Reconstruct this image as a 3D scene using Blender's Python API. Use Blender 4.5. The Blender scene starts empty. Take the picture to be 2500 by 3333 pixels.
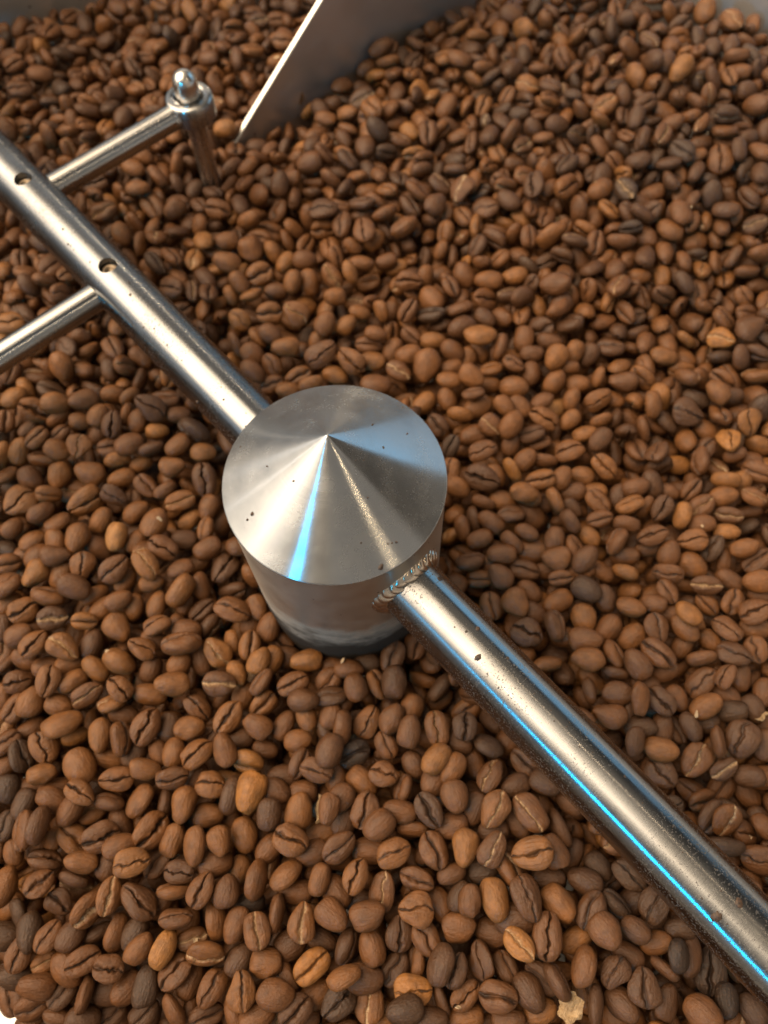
import bpy, bmesh, math, random
import numpy as np
from mathutils import Vector, Matrix, Quaternion

# ------------------------------------------------------------------ scale
R = 0.0248                       # radius of the hub in metres, the unit of the layout below
ZO = 3.12                        # height of the hub's rim above the tray floor, in hub radii
def W(x, y, z): return Vector((x * R, y * R, (z + ZO) * R))
rnd = random.Random(7)
sc = bpy.context.scene
C = sc.collection

# ------------------------------------------------------------------ camera
F, PT, RO, YA, DD, HC = 2595.619136, 1.124456, -0.051873, 0.126396, 3.351900, 6.222419
fw = Vector((math.sin(YA) * math.cos(PT), math.cos(YA) * math.cos(PT), -math.sin(PT)))
r0 = Vector((math.cos(YA), -math.sin(YA), 0)); u0 = r0.cross(fw)
rt = math.cos(RO) * r0 + math.sin(RO) * u0
up = -math.sin(RO) * r0 + math.cos(RO) * u0
cam = bpy.data.cameras.new('camera'); co = bpy.data.objects.new('camera', cam); C.objects.link(co)
M = Matrix((rt, up, -fw)).transposed().to_4x4(); M.translation = W(0, -DD, HC); co.matrix_world = M
cam.sensor_fit = 'HORIZONTAL'; cam.sensor_width = 36; cam.lens = 36 * F / 2500
cam.clip_start = 0.005; cam.clip_end = 60
cam.dof.use_dof = True; cam.dof.focus_distance = 0.158; cam.dof.aperture_fstop = 23
sc.camera = co

# ------------------------------------------------------------------ world and lamps
wd = bpy.data.worlds.new('World'); sc.world = wd; wd.use_nodes = True
bgn = wd.node_tree.nodes['Background']
bgn.inputs['Color'].default_value = (1.0, 0.86, 0.72, 1); bgn.inputs['Strength'].default_value = 0.07
def lamp(name, d, dist, sx, sy, power, col, roll=0.0, spread=180):
    l = bpy.data.lights.new(name, 'AREA'); l.shape = 'RECTANGLE'; l.size = sx; l.size_y = sy
    l.energy = power; l.color = col; l.spread = math.radians(spread)
    o = bpy.data.objects.new(name, l); C.objects.link(o)
    d = Vector(d).normalized(); o.location = W(0, 0, 0) + d * dist
    o.rotation_mode = 'QUATERNION'
    o.rotation_quaternion = d.to_track_quat('Z', 'Y') @ Quaternion((0, 0, 1), roll)
    return o
lamp('key_panel', (-0.50, 0.18, 0.83), 1.7, 1.9, 1.9, 88, (1.0, 0.77, 0.53))
lamp('ceiling_panel', (0.0, 0.35, 1.0), 1.8, 2.4, 2.0, 5, (1.0, 0.82, 0.62))
lamp('left_window', (-1.0, 0.15, 0.28), 1.5, 2.0, 3.0, 15, (1.0, 0.96, 0.90))
lamp('back_window', (-0.30, 1.0, 0.26), 1.9, 2.8, 1.4, 11, (1.0, 0.95, 0.88))
lamp('front_fill_panel', (0.45, -1.0, 0.72), 1.8, 2.4, 1.5, 4, (1.0, 0.88, 0.74))  # unseen panel added for the room wall mirrored on the cone's front
lamp('cool_window', (0.74, 0.58, 0.34), 0.66, 0.40, 0.30, 0.6, (0.34, 0.70, 1.0))
lamp('blue_strip_lamp', (-0.64, -0.70, 0.36), 1.0, 0.10, 0.10, 3.4, (0.01, 0.54, 1.0))
lamp('white_spot_lamp', (-0.49, -0.13, 0.86), 1.5, 0.03, 0.03, 0.55, (1.0, 0.90, 0.78))
lamp('left_streak_helper', (-0.84, 0.35, 0.41), 1.5, 0.03, 0.03, 0.25, (1.0, 0.90, 0.78))  # added lamp, there only to draw the far arm's white streak
lamp('warm_spot_lamp', (0.43, -0.55, 0.72), 1.5, 0.04, 0.04, 1.1, (1.0, 0.72, 0.42))
lamp('warm_ceiling_lamp', (0.34, 0.07, 0.94), 1.6, 0.03, 0.03, 0.6, (1.0, 0.70, 0.42))
lamp('warm_far_lamp', (0.17, 0.90, 0.40), 1.8, 0.03, 0.03, 0.9, (1.0, 0.74, 0.45))
vs = sc.view_settings
vs.view_transform = 'Standard'; vs.look = 'None'; vs.gamma = 1; vs.exposure = -0.12
sc.render.film_transparent = False
sc.cycles.max_bounces = 8

# ------------------------------------------------------------------ node helpers
def newmat(name):
    m = bpy.data.materials.new(name); m.use_nodes = True
    nt = m.node_tree
    return m, nt, nt.nodes['Principled BSDF']
def nd(nt, typ, **kw):
    n = nt.nodes.new(typ)
    for k, v in kw.items():
        if k in n.inputs: n.inputs[k].default_value = v
        else: setattr(n, k, v)
    return n
def mixc(nt, fac, a, b, blend='MIX'):
    n = nt.nodes.new('ShaderNodeMix'); n.data_type = 'RGBA'; n.blend_type = blend
    for s, v in ((n.inputs[0], fac), (n.inputs[6], a), (n.inputs[7], b)):
        if isinstance(v, (int, float)): s.default_value = v
        elif isinstance(v, tuple): s.default_value = v
        else: nt.links.new(v, s)
    return n.outputs[2]
def math_(nt, op, a, b=None, c=None, clamp=False):
    n = nt.nodes.new('ShaderNodeMath'); n.operation = op; n.use_clamp = clamp
    for s, v in zip(n.inputs, (a, b, c)):
        if v is None: continue
        if isinstance(v, (int, float)): s.default_value = v
        else: nt.links.new(v, s)
    return n.outputs[0]
def ramp(nt, fac, stops):
    n = nt.nodes.new('ShaderNodeValToRGB'); e = n.color_ramp.elements
    while len(e) < len(stops): e.new(0.5)
    for q, (pos, col) in zip(e, stops):
        q.position = pos; q.color = (*col, 1) if len(col) == 3 else (col[0],) * 3 + (1,)
    nt.links.new(fac, n.inputs[0]); return n.outputs[0]

# ------------------------------------------------------------------ metal
def steel(name, base=(0.52, 0.505, 0.475), rough=0.27, aniso=0.75, axis='Z', speck=1.0, spscale=700, stain=None, tangent=True, groove=1.0, metal=1.0, dust=0.0):
    m, nt, b = newmat(name)
    tc = nd(nt, 'ShaderNodeTexCoord')
    ob = tc.outputs['Object']
    # turning marks: noise squeezed along the axis
    mp = nd(nt, 'ShaderNodeMapping'); nt.links.new(ob, mp.inputs[0]); mp.inputs['Scale'].default_value = (60, 60, 9000)
    n1 = nd(nt, 'ShaderNodeTexNoise', Scale=1.0, Detail=3.0); nt.links.new(mp.outputs[0], n1.inputs[0])
    n2 = nd(nt, 'ShaderNodeTexNoise', Scale=160.0, Detail=5.0); nt.links.new(ob, n2.inputs[0])
    n3 = nd(nt, 'ShaderNodeTexNoise', Scale=45.0, Detail=4.0); nt.links.new(ob, n3.inputs[0])
    col = mixc(nt, math_(nt, 'MULTIPLY', n1.outputs[0], 0.35), (*base, 1), tuple(c * 0.80 for c in base) + (1,))
    col = mixc(nt, ramp(nt, n3.outputs[0], [(0.45, (0.0,)), (0.75, (0.5,))]), col, tuple(c * f for c, f in zip(base, (0.82, 0.78, 0.72))) + (1,))
    rg = math_(nt, 'ADD', rough, math_(nt, 'MULTIPLY', math_(nt, 'SUBTRACT', n2.outputs[0], 0.5), 0.16))
    # baked-on specks of coffee oil
    sp = None
    for k, (scl, thr, pr) in enumerate(((spscale, 0.22, 0.80), (spscale * 0.42, 0.16, 0.86))):
        v = nd(nt, 'ShaderNodeTexVoronoi', Scale=float(scl)); nt.links.new(ob, v.inputs[0])
        nz = nd(nt, 'ShaderNodeTexNoise', Scale=float(scl * 2.5)); nt.links.new(ob, nz.inputs[0])
        dd = math_(nt, 'ADD', v.outputs['Distance'], math_(nt, 'MULTIPLY', math_(nt, 'SUBTRACT', nz.outputs[0], 0.5), 0.16))
        sx = nd(nt, 'ShaderNodeSeparateColor'); nt.links.new(v.outputs['Color'], sx.inputs[0])
        lim = math_(nt, 'MULTIPLY', math_(nt, 'GREATER_THAN', sx.outputs[0], 1 - (1 - pr) * speck), math_(nt, 'MULTIPLY', sx.outputs[1], thr * 1.1))
        s1 = math_(nt, 'LESS_THAN', dd, lim)
        sp = s1 if sp is None else math_(nt, 'MAXIMUM', sp, s1)
    spm = math_(nt, 'MULTIPLY', sp, 0.92)
    if dust:                      # fine coffee dust stuck to the steel in patches
        nf_ = nd(nt, 'ShaderNodeTexNoise', Scale=2300.0, Detail=2.0); nt.links.new(ob, nf_.inputs[0])
        pm = ramp(nt, n3.outputs[0], [(0.42, (0.0,)), (0.62, (1.0,))])
        dm = math_(nt, 'MULTIPLY', ramp(nt, nf_.outputs[0], [(0.60, (0.0,)), (0.66, (1.0,))]), math_(nt, 'MULTIPLY', pm, 0.75 * dust))
        spm = math_(nt, 'MAXIMUM', spm, dm)
    col = mixc(nt, spm, col, (0.035, 0.022, 0.014, 1))
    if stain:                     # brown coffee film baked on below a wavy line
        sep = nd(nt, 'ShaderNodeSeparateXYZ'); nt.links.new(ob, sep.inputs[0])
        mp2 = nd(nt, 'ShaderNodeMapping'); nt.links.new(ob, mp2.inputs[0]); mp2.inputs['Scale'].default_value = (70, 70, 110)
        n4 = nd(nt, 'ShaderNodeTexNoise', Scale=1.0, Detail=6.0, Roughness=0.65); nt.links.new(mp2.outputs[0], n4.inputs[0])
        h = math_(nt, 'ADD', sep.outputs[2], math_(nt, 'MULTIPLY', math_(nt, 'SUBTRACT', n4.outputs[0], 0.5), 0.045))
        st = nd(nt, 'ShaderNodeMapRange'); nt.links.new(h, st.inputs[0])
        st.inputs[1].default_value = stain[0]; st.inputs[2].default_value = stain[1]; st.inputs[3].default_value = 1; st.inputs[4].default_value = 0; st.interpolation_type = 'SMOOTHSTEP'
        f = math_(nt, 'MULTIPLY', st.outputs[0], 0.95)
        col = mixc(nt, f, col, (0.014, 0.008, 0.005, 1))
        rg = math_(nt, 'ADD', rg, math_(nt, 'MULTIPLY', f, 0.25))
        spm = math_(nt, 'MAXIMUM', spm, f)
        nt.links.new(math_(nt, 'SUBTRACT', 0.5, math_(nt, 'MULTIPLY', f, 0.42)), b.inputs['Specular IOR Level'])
    nt.links.new(col, b.inputs['Base Color'])
    nt.links.new(math_(nt, 'MULTIPLY', metal, math_(nt, 'SUBTRACT', 1.0, spm)), b.inputs['Metallic'])
    nt.links.new(math_(nt, 'ADD', rg, math_(nt, 'MULTIPLY', spm, 0.4)), b.inputs['Roughness'])
    if tangent:
        tg = nd(nt, 'ShaderNodeTangent'); tg.direction_type = 'RADIAL'; tg.axis = axis
        nt.links.new(tg.outputs[0], b.inputs['Tangent'])
        b.inputs['Anisotropic'].default_value = aniso; b.inputs['Anisotropic Rotation'].default_value = 0.25
    bp = nd(nt, 'ShaderNodeBump', Strength=0.10 * groove, Distance=0.00008)
    nt.links.new(n1.outputs[0], bp.inputs['Height'])
    bp2 = nd(nt, 'ShaderNodeBump', Strength=0.2, Distance=0.00010)
    nt.links.new(sp, bp2.inputs['Height']); nt.links.new(bp.outputs[0], bp2.inputs['Normal'])
    nt.links.new(bp2.outputs[0], b.inputs['Normal'])
    return m
M_CONE = steel('turned_steel_cone', base=(0.40, 0.425, 0.45), groove=2.0, rough=0.25, aniso=0.95, dust=0.10, speck=0.10, spscale=620)
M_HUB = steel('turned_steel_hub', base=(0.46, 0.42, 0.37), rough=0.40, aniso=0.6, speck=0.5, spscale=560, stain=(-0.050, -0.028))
M_ARM = steel('drawn_steel_arm', base=(0.265, 0.275, 0.285), rough=0.26, aniso=0.86, dust=1.0, speck=0.9, spscale=900)
M_ROD = steel('drawn_steel_rod', base=(0.38, 0.385, 0.385), rough=0.27, aniso=0.85, speck=0.2, spscale=700)
M_PIN = steel('polished_steel_pin', base=(0.62, 0.60, 0.57), rough=0.27, aniso=0.5, speck=0.1, spscale=600)
M_WELD = steel('weld_steel', base=(0.52, 0.46, 0.39), rough=0.27, tangent=False, speck=1.0, spscale=900)
M_BLADE = steel('sheet_steel', base=(0.62, 0.61, 0.60), rough=0.40, metal=0.85, tangent=False, speck=0.05, spscale=500)
M_EDGE = steel('lit_edge_steel', base=(0.78, 0.76, 0.70), rough=0.36, tangent=False, speck=0.05, spscale=500)  # ground top edge; its lighter base paints in the light it reflects
M_TRAY = steel('tray_steel', metal=0.8, base=(0.72, 0.71, 0.69), rough=0.45, tangent=False, speck=0.2, spscale=400)
M_SCREW = steel('dark_set_screw', base=(0.22, 0.17, 0.12), rough=0.5, tangent=False, speck=2.0, spscale=1200)
def dirt():
    m, nt, b = newmat('burnt_coffee_dirt')
    tc = nd(nt, 'ShaderNodeTexCoord'); n = nd(nt, 'ShaderNodeTexNoise', Scale=2500.0, Detail=4.0); nt.links.new(tc.outputs['Object'], n.inputs[0])
    nt.links.new(ramp(nt, n.outputs[0], [(0.35, (0.018, 0.011, 0.007)), (0.7, (0.09, 0.05, 0.028))]), b.inputs['Base Color'])
    b.inputs['Roughness'].default_value = 0.6
    bp = nd(nt, 'ShaderNodeBump', Strength=0.6, Distance=0.0002); nt.links.new(n.outputs[0], bp.inputs['Height']); nt.links.new(bp.outputs[0], b.inputs['Normal'])
    return m
M_DIRT = dirt()

# ------------------------------------------------------------------ bean material
def bean_mat(name, atype):
    m, nt, b = newmat(name)
    def attr(n, t):
        a = nd(nt, 'ShaderNodeAttribute'); a.attribute_name = n; a.attribute_type = t; return a
    lc = attr('lc', 'GEOMETRY').outputs['Vector']
    tone = attr('tone', atype).outputs['Fac']; chf = attr('chaff', atype).outputs['Fac']
    cr = attr('cr', 'GEOMETRY').outputs['Fac']
    if atype == 'OBJECT':
        sd = attr('seed', 'OBJECT').outputs['Fac']
        cx = nd(nt, 'ShaderNodeCombineXYZ'); nt.links.new(math_(nt, 'MULTIPLY', sd, 37.0), cx.inputs[0]); nt.links.new(math_(nt, 'MULTIPLY', sd, 91.0), cx.inputs[1])
        va = nd(nt, 'ShaderNodeVectorMath', operation='ADD'); nt.links.new(lc, va.inputs[0]); nt.links.new(cx.outputs[0], va.inputs[1]); lc = va.outputs[0]
    def noise(s, d=4.0, r=0.55, mp=None):
        n = nd(nt, 'ShaderNodeTexNoise', Scale=s, Detail=d, Roughness=r)
        if mp:
            q = nd(nt, 'ShaderNodeMapping'); nt.links.new(lc, q.inputs[0]); q.inputs['Scale'].default_value = mp; nt.links.new(q.outputs[0], n.inputs[0])
        else: nt.links.new(lc, n.inputs[0])
        return n.outputs[0]
    base = ramp(nt, math_(nt, 'DIVIDE', tone, 9.0), [
        (0.00, (0.011, 0.007, 0.005)), (0.12, (0.026, 0.015, 0.009)), (0.22, (0.056, 0.027, 0.012)), (0.34, (0.090, 0.037, 0.0135)),
        (0.45, (0.150, 0.058, 0.0175)), (0.56, (0.195, 0.076, 0.0205)), (0.68, (0.245, 0.100, 0.026)),
        (0.80, (0.31, 0.135, 0.038)), (0.90, (0.34, 0.135, 0.028)), (1.00, (0.50, 0.34, 0.18))])
    n1 = noise(4.0, 5.0, 0.6); n2 = noise(16.0, 4.0, 0.6); n3 = noise(7.0, 3.0, 0.5, (0.5, 2.2, 2.2)); n5 = noise(60.0, 3.0, 0.6)
    col = mixc(nt, ramp(nt, n1, [(0.36, (0.0,)), (0.72, (0.62,))]), base, (0.038, 0.019, 0.010, 1))
    col = mixc(nt, ramp(nt, n2, [(0.50, (0.0,)), (0.75, (0.38,))]), col, mixc(nt, 0.5, base, (0.33, 0.155, 0.066, 1)))
    col = mixc(nt, math_(nt, 'MULTIPLY', math_(nt, 'SUBTRACT', n5, 0.35, clamp=True), 0.9, clamp=True), col, (0.03, 0.018, 0.012, 1))
    # silverskin left in the crease of some beans, a darker brown in that of the others
    n4 = noise(22.0, 4.0, 0.7)
    skin = math_(nt, 'MULTIPLY', math_(nt, 'MULTIPLY', cr, chf), ramp(nt, n4, [(0.40, (0.0,)), (0.52, (1.0,))]))
    crease_dark = math_(nt, 'MULTIPLY', math_(nt, 'MULTIPLY', cr, math_(nt, 'SUBTRACT', 1.0, chf)), ramp(nt, noise(3.0, 3.0), [(0.32, (0.15,)), (0.55, (0.9,))]))
    col = mixc(nt, crease_dark, col, (0.020, 0.011, 0.007, 1))
    col = mixc(nt, skin, col, (0.42, 0.29, 0.17, 1))
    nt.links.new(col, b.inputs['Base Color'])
    nt.links.new(math_(nt, 'ADD', 0.30, math_(nt, 'MULTIPLY', n2, 0.28)), b.inputs['Roughness'])
    b.inputs['Specular IOR Level'].default_value = 0.38
    h = math_(nt, 'ADD', math_(nt, 'MULTIPLY', n2, 0.5), math_(nt, 'ADD', math_(nt, 'MULTIPLY', n3, 0.7), math_(nt, 'MULTIPLY', n5, 0.22)))
    bp = nd(nt, 'ShaderNodeBump', Strength=0.85, Distance=0.00045); nt.links.new(h, bp.inputs['Height']); nt.links.new(bp.outputs[0], b.inputs['Normal'])
    return m
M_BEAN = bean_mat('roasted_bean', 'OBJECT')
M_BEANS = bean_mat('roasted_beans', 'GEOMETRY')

# ------------------------------------------------------------------ mesh helpers
def link(name, me, mat, parent=None, smooth=True):
    o = bpy.data.objects.new(name, me); C.objects.link(o)
    if mat and not me.materials: me.materials.append(mat)
    if parent: o.parent = parent
    if smooth: me.polygons.foreach_set('use_smooth', [True] * len(me.polygons))
    return o
def tag(o, label, cat, group=None):
    o['label'] = label; o['category'] = cat
    if group: o['group'] = group
    return o
def empty(name, loc, rz=0):
    o = bpy.data.objects.new(name, None); C.objects.link(o); o.location = loc; o.rotation_euler = (0, 0, rz)
    o.empty_display_size = 0.01; return o
def lathe(prof, seg=96, sharp=None):
    """profile of (r, z) pairs turned about local Z"""
    bm = bmesh.new(); rings = []
    for r, z in prof:
        if r < 1e-7: rings.append([bm.verts.new((0, 0, z))])
        else: rings.append([bm.verts.new((r * math.cos(2 * math.pi * k / seg), r * math.sin(2 * math.pi * k / seg), z)) for k in range(seg)])
    for a, b in zip(rings, rings[1:]):
        for k in range(seg):
            k2 = (k + 1) % seg
            q = [a[k % len(a)], a[k2 % len(a)], b[k2 % len(b)], b[k % len(b)]]
            q = list(dict.fromkeys(q))
            if len(q) >= 3: bm.faces.new(q)
    bmesh.ops.recalc_face_normals(bm, faces=bm.faces)
    return bm
def done(bm, name):
    me = bpy.data.meshes.new(name); bm.to_mesh(me); bm.free(); return me
def split_sharp(me, deg=35):
    bm = bmesh.new(); bm.from_mesh(me)
    es = [e for e in bm.edges if len(e.link_faces) == 2 and e.calc_face_angle(0) > math.radians(deg)]
    bmesh.ops.split_edges(bm, edges=es); bm.to_mesh(me); bm.free()

# ------------------------------------------------------------------ the tray
TR = 10.97; TX, TY = -0.75, 0.15
tray = empty('cooling_tray', W(TX, TY, -ZO)); tag(tray, 'round stainless steel cooling tray whose wall shows behind the beans', 'tray')
bm = lathe([(0, 0), (2 * R, 0), (6 * R, 0), (TR * R, 0), (TR * R, -0.004), (0, -0.004)], 128)
fl = link('tray_floor', done(bm, 'tray_floor'), M_TRAY, tray); split_sharp(fl.data)
bm = lathe([(TR * R, 0.0), (TR * R, 4.6 * R), (TR * R + 0.003, 4.6 * R), (TR * R + 0.003, -0.004), (TR * R + 0.0002, -0.004)], 160)
wl = link('tray_wall', done(bm, 'tray_wall'), M_TRAY, tray); split_sharp(wl.data)

# ------------------------------------------------------------------ the stirrer: hub, arms, side rods
CH, ZB, RB, PH = 0.755046, -0.711212, 0.302391, -1.013326
st = empty('stirrer', W(0, 0, -ZO), 0)
tag(st, 'stainless steel stirrer, a cone topped hub with long round arms over the beans', 'stirrer')
def loc(x, y, z): return Vector((x * R, y * R, (z + ZO) * R))
hub = link('hub', done(lathe([(0, -3.10 * R), (0.99 * R, -3.10 * R), (0.99 * R, -1.2 * R), (0.99 * R, -0.022 * R), (0.975 * R, -0.012 * R), (0, -0.012 * R)], 160), 'hub'), M_HUB, st)
hub.location = loc(0, 0, 0); split_sharp(hub.data)
prof = [(0, CH * R)] + [((1 - (1 - t)) * R, CH * R * (1 - t)) for t in (0.006, 0.02, 0.06, 0.15, 0.3, 0.45, 0.6, 0.75, 0.9, 0.988)] + [(0.996 * R, 0.003 * R), (0.998 * R, -0.004 * R), (0.992 * R, -0.012 * R), (0.0, -0.012 * R)]
prof[0] = (0.0, CH * R * 0.990); prof[1] = (0.010 * R, CH * R * 0.9885)
cone = link('cone_cap', done(lathe(prof, 256), 'cone_cap'), M_CONE, hub); split_sharp(cone.data, 50)
dv = Vector((math.cos(PH), math.sin(PH), 0)); nv = Vector((-dv.y, dv.x, 0))
def along(v): return v.to_track_quat('Z', 'Y')
HOLES = (-5.69, -3.89)
def make_arm(s0, s1, holes):
    """round bar along local Z; drilled set-screw holes on its upper side"""
    L = (s1 - s0) * R
    seg = 96
    me = done(lathe([(0, -L / 2), (RB * R, -L / 2), (RB * R, L / 2), (0, L / 2)], seg), 'arm'); split_sharp(me)
    o = link('arm', me, M_ARM, st); o.location = loc(*(dv * ((s0 + s1) / 2)), ) if False else loc(dv.x * (s0 + s1) / 2, dv.y * (s0 + s1) / 2, ZB)
    o.rotation_mode = 'QUATERNION'; o.rotation_quaternion = along(dv)
    return o
def cut(o, cutters):
    for c in cutters:
        md = o.modifiers.new('b', 'BOOLEAN'); md.operation = 'DIFFERENCE'; md.solver = 'EXACT'; md.object = c
    dg = bpy.context.evaluated_depsgraph_get()
    me = bpy.data.meshes.new_from_object(o.evaluated_get(dg)); o.modifiers.clear(); old = o.data; o.data = me
    me.name = 'arm'
    for c in cutters: bpy.data.objects.remove(c)
    split_sharp(me, 40); me.polygons.foreach_set('use_smooth', [True] * len(me.polygons))
far_arm = make_arm(-10.9, -0.9, HOLES); near_arm = make_arm(0.9, 10.9, ())
cs = []
for h in HOLES:
    c = link('cutter', done(lathe([(0, -0.2 * R), (0.105 * R, -0.2 * R), (0.105 * R, 0.3 * R), (0, 0.3 * R)], 32), 'c'), None)
    c.location = W(dv.x * h, dv.y * h, ZB + RB); cs.append(c)
bpy.context.view_layer.update()
cut(far_arm, cs)
def child_at(o, parent, wloc, quat=None):
    """parent o and put it at a place given in world space"""
    bpy.context.view_layer.update()
    mw = Matrix.Translation(wloc) @ (quat.to_matrix().to_4x4() if quat else Matrix())
    o.parent = parent; o.matrix_parent_inverse = parent.matrix_world.inverted(); o.matrix_world = mw
for h in HOLES:
    bm = lathe([(0, -0.02 * R), (0.035 * R, -0.02 * R), (0.045 * R, 0.008 * R), (0.075 * R, 0.012 * R), (0.099 * R, 0.0), (0.099 * R, -0.09 * R)], 6 * 5)
    s = link('set_screw', done(bm, 'set_screw'), M_SCREW); child_at(s, far_arm, W(dv.x * h, dv.y * h, ZB + RB - 0.085))
# side rods: rod > collar, tine
RR = 0.152
for h, sg in ((-5.69, 1), (-3.89, -1)):
    base = Vector((dv.x * h, dv.y * h, ZB)); ax = nv * sg
    a0, a1 = RB * 0.9, 2.16
    L = (a1 - a0) * R
    pr = [(0, -L / 2), (RR * R, -L / 2)] + [(RR * R, L / 2 - 0.30 * R), (RR * 1.01 * R, L / 2 - 0.14 * R), (RR * 1.06 * R, L / 2 - 0.05 * R), (RR * 1.14 * R, L / 2), (0, L / 2)]
    rod = link('side_rod', done(lathe(pr, 64), 'side_rod'), M_ROD)
    mid = base + ax * (a0 + a1) / 2
    child_at(rod, st, W(*mid), along(ax))
    split_sharp(rod.data, 60)
    cc = base + ax * 2.345
    # collar: a ring with a bore a little wider than the pin
    ro, ri, zt, zl = 0.305, 0.180, 0.165, -0.115
    pr = [(ri, zl), (ro - 0.015, zl), (ro, zl + 0.015), (ro, zt - 0.035), (ro - 0.012, zt - 0.012), (ro - 0.035, zt), (ri + 0.02, zt), (ri, zt - 0.02), (ri, zl)]
    col = link('collar', done(lathe([(a * R, b * R) for a, b in pr], 80), 'collar'), M_ROD)
    child_at(col, rod, W(*cc)); split_sharp(col.data, 50)
    # fillet weld between rod and collar
    bm = bmesh.new(); bmesh.ops.create_uvsphere(bm, u_segments=24, v_segments=16, radius=1)
    for v in bm.verts: v.co = Vector((v.co.x * 0.15 * R, v.co.y * 0.165 * R, v.co.z * 0.125 * R))
    fil = link('weld_fillet', done(bm, 'weld_fillet'), M_ROD); q = ax.to_track_quat('X', 'Z')
    child_at(fil, rod, W(*(base + ax * 2.06)), q)
    # tine pin with a domed top, running down into the beans
    rp, top = 0.155, 0.50
    pr = [(0, top)] + [(rp * math.sin(t), top - rp * 1.05 * (1 - math.cos(t))) for t in (0.25, 0.5, 0.8, 1.1, 1.35, 1.5708)] + [(rp, 0.1), (rp, -0.10), (rp * 0.84, -0.12), (rp * 0.82, -1.0), (rp * 0.84, -1.98), (0, -2.0)]
    pin = link('tine_pin', done(lathe([(a * R, b * R) for a, b in pr], 48), 'tine_pin'), M_PIN)
    child_at(pin, rod, W(*cc)); split_sharp(pin.data, 60)
    # shoulder under the collar
# weld beads where the arms meet the hub: overlapping ripples along the saddle curve
def weld(sg, n=26, rmax=1.0):
    bm = bmesh.new(); wr = random.Random(5 + sg)
    pts = []
    for k in range(n):
        a = 2 * math.pi * k / n
        y = RB * 1.05 * math.cos(a); z = ZB + RB * 1.05 * math.sin(a)
        x = math.sqrt(max(0.99 ** 2 - y * y, 0))
        pts.append((a, dv * (sg * x) + nv * y + Vector((0, 0, z))))
    for k, (a, P) in enumerate(pts):
        P2 = pts[(k + 1) % n][1]; tan = (P2 - P).normalized()
        out = (dv * sg * 0.75 + nv * math.cos(a) * 0.8 + Vector((0, 0, math.sin(a) * 0.8))).normalized()
        side = tan.cross(out).normalized(); out = side.cross(tan).normalized()
        r1 = 0.080 * wr.uniform(0.82, 1.15); 
        q = bmesh.ops.create_uvsphere(bm, u_segments=14, v_segments=8, radius=1)
        lx = wr.uniform(0.05, 0.085); jy = wr.uniform(-0.012, 0.012)
        for v in q['verts']:
            c = v.co.copy()
            # scallop: each puddle is pulled back at its sides like a fish scale
            c = Vector((c.x * lx - 0.05 * (c.y ** 2), c.y * r1 * 1.12, c.z * 0.056)); c.y += jy
            w = P + tan * c.x + side * c.y + (out + tan * 0.55) .normalized() * (c.z + 0.022)
            v.co = Vector((w.x * R, w.y * R, w.z * R))
    me = done(bm, 'weld_bead'); o = link('weld_bead', me, M_WELD, hub); return o
weld(1, 27); weld(-1, 27)

# dirt baked on the metal, where the photograph shows single spots
def spot(parent, P, n, rx, ry, seed):
    r_ = random.Random(seed); bm = bmesh.new()
    n = Vector(n).normalized(); t = n.orthogonal().normalized(); b = n.cross(t)
    k = 14; c = bm.verts.new(Vector(P) + n * 0.012)
    ring = []; ring2 = []
    for i in range(k):
        a = 2 * math.pi * i / k; f = r_.uniform(0.75, 1.2)
        ring.append(bm.verts.new(Vector(P) + (t * math.cos(a) * rx + b * math.sin(a) * ry) * f * 0.7 + n * 0.011))
        ring2.append(bm.verts.new(Vector(P) + (t * math.cos(a) * rx + b * math.sin(a) * ry) * f - n * 0.004))
    for i in range(k):
        j = (i + 1) % k
        bm.faces.new((c, ring[i], ring[j])); bm.faces.new((ring[i], ring2[i], ring2[j], ring[j]))
    for v in bm.verts: v.co = W(*v.co)
    bmesh.ops.recalc_face_normals(bm, faces=bm.faces)
    o = link('dirt_spot', done(bm, 'dirt_spot'), M_DIRT); bpy.context.view_layer.update()
    o.parent = parent; o.matrix_parent_inverse = parent.matrix_world.inverted()
def cray(px, py):
    d = fw + rt * ((px - 1250) / F) + up * ((1666.5 - py) / F); return Vector((0, -DD, HC)), d
def on_cone(px, py):
    o, d = cray(px, py); t = 3.0
    while t < 12:
        P = o + d * t
        if P.z <= CH * (1 - math.hypot(P.x, P.y)): break
        t += 0.002
    th = math.atan2(P.y, P.x); al = math.atan(CH)
    return P, (math.sin(al) * math.cos(th), math.sin(al) * math.sin(th), math.cos(al))
def on_arm(px, py):
    o, d = cray(px, py); t = 3.0
    while t < 12:
        P = o + d * t; q = P - Vector((0, 0, ZB)); q = q - dv * q.dot(dv)
        if q.length <= RB: break
        t += 0.002
    return P, tuple(q.normalized())
for i, (x, y, r) in enumerate(((1239, 1846, .032), (822, 1673, .022), (806, 1692, .012), (1290, 1765, .014), (1276, 1767, .011), (1197, 1620, .010), (956, 1566, .010), (1212, 1383, .011), (1263, 1770, .009), (1325, 1412, .009), (870, 1518, .008))):
    P, n = on_cone(x, y); spot(cone, P, n, r, r * 0.8, i)
for i, (x, y, r, arm) in enumerate(((1432, 1884, .032, near_arm), (1555, 2046, .026, near_arm), (1557, 2140, .040, near_arm), (2332, 2985, .050, near_arm), (2404, 2940, .045, near_arm), (643, 1308, .024, far_arm), (205, 746, .014, far_arm), (222, 795, .014, far_arm), (424, 960, .018, far_arm), (420, 920, .012, far_arm), (467, 1065, .012, far_arm))):
    P, n = on_arm(x, y); spot(arm, P, n, r, r * 0.75, 40 + i)

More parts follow.
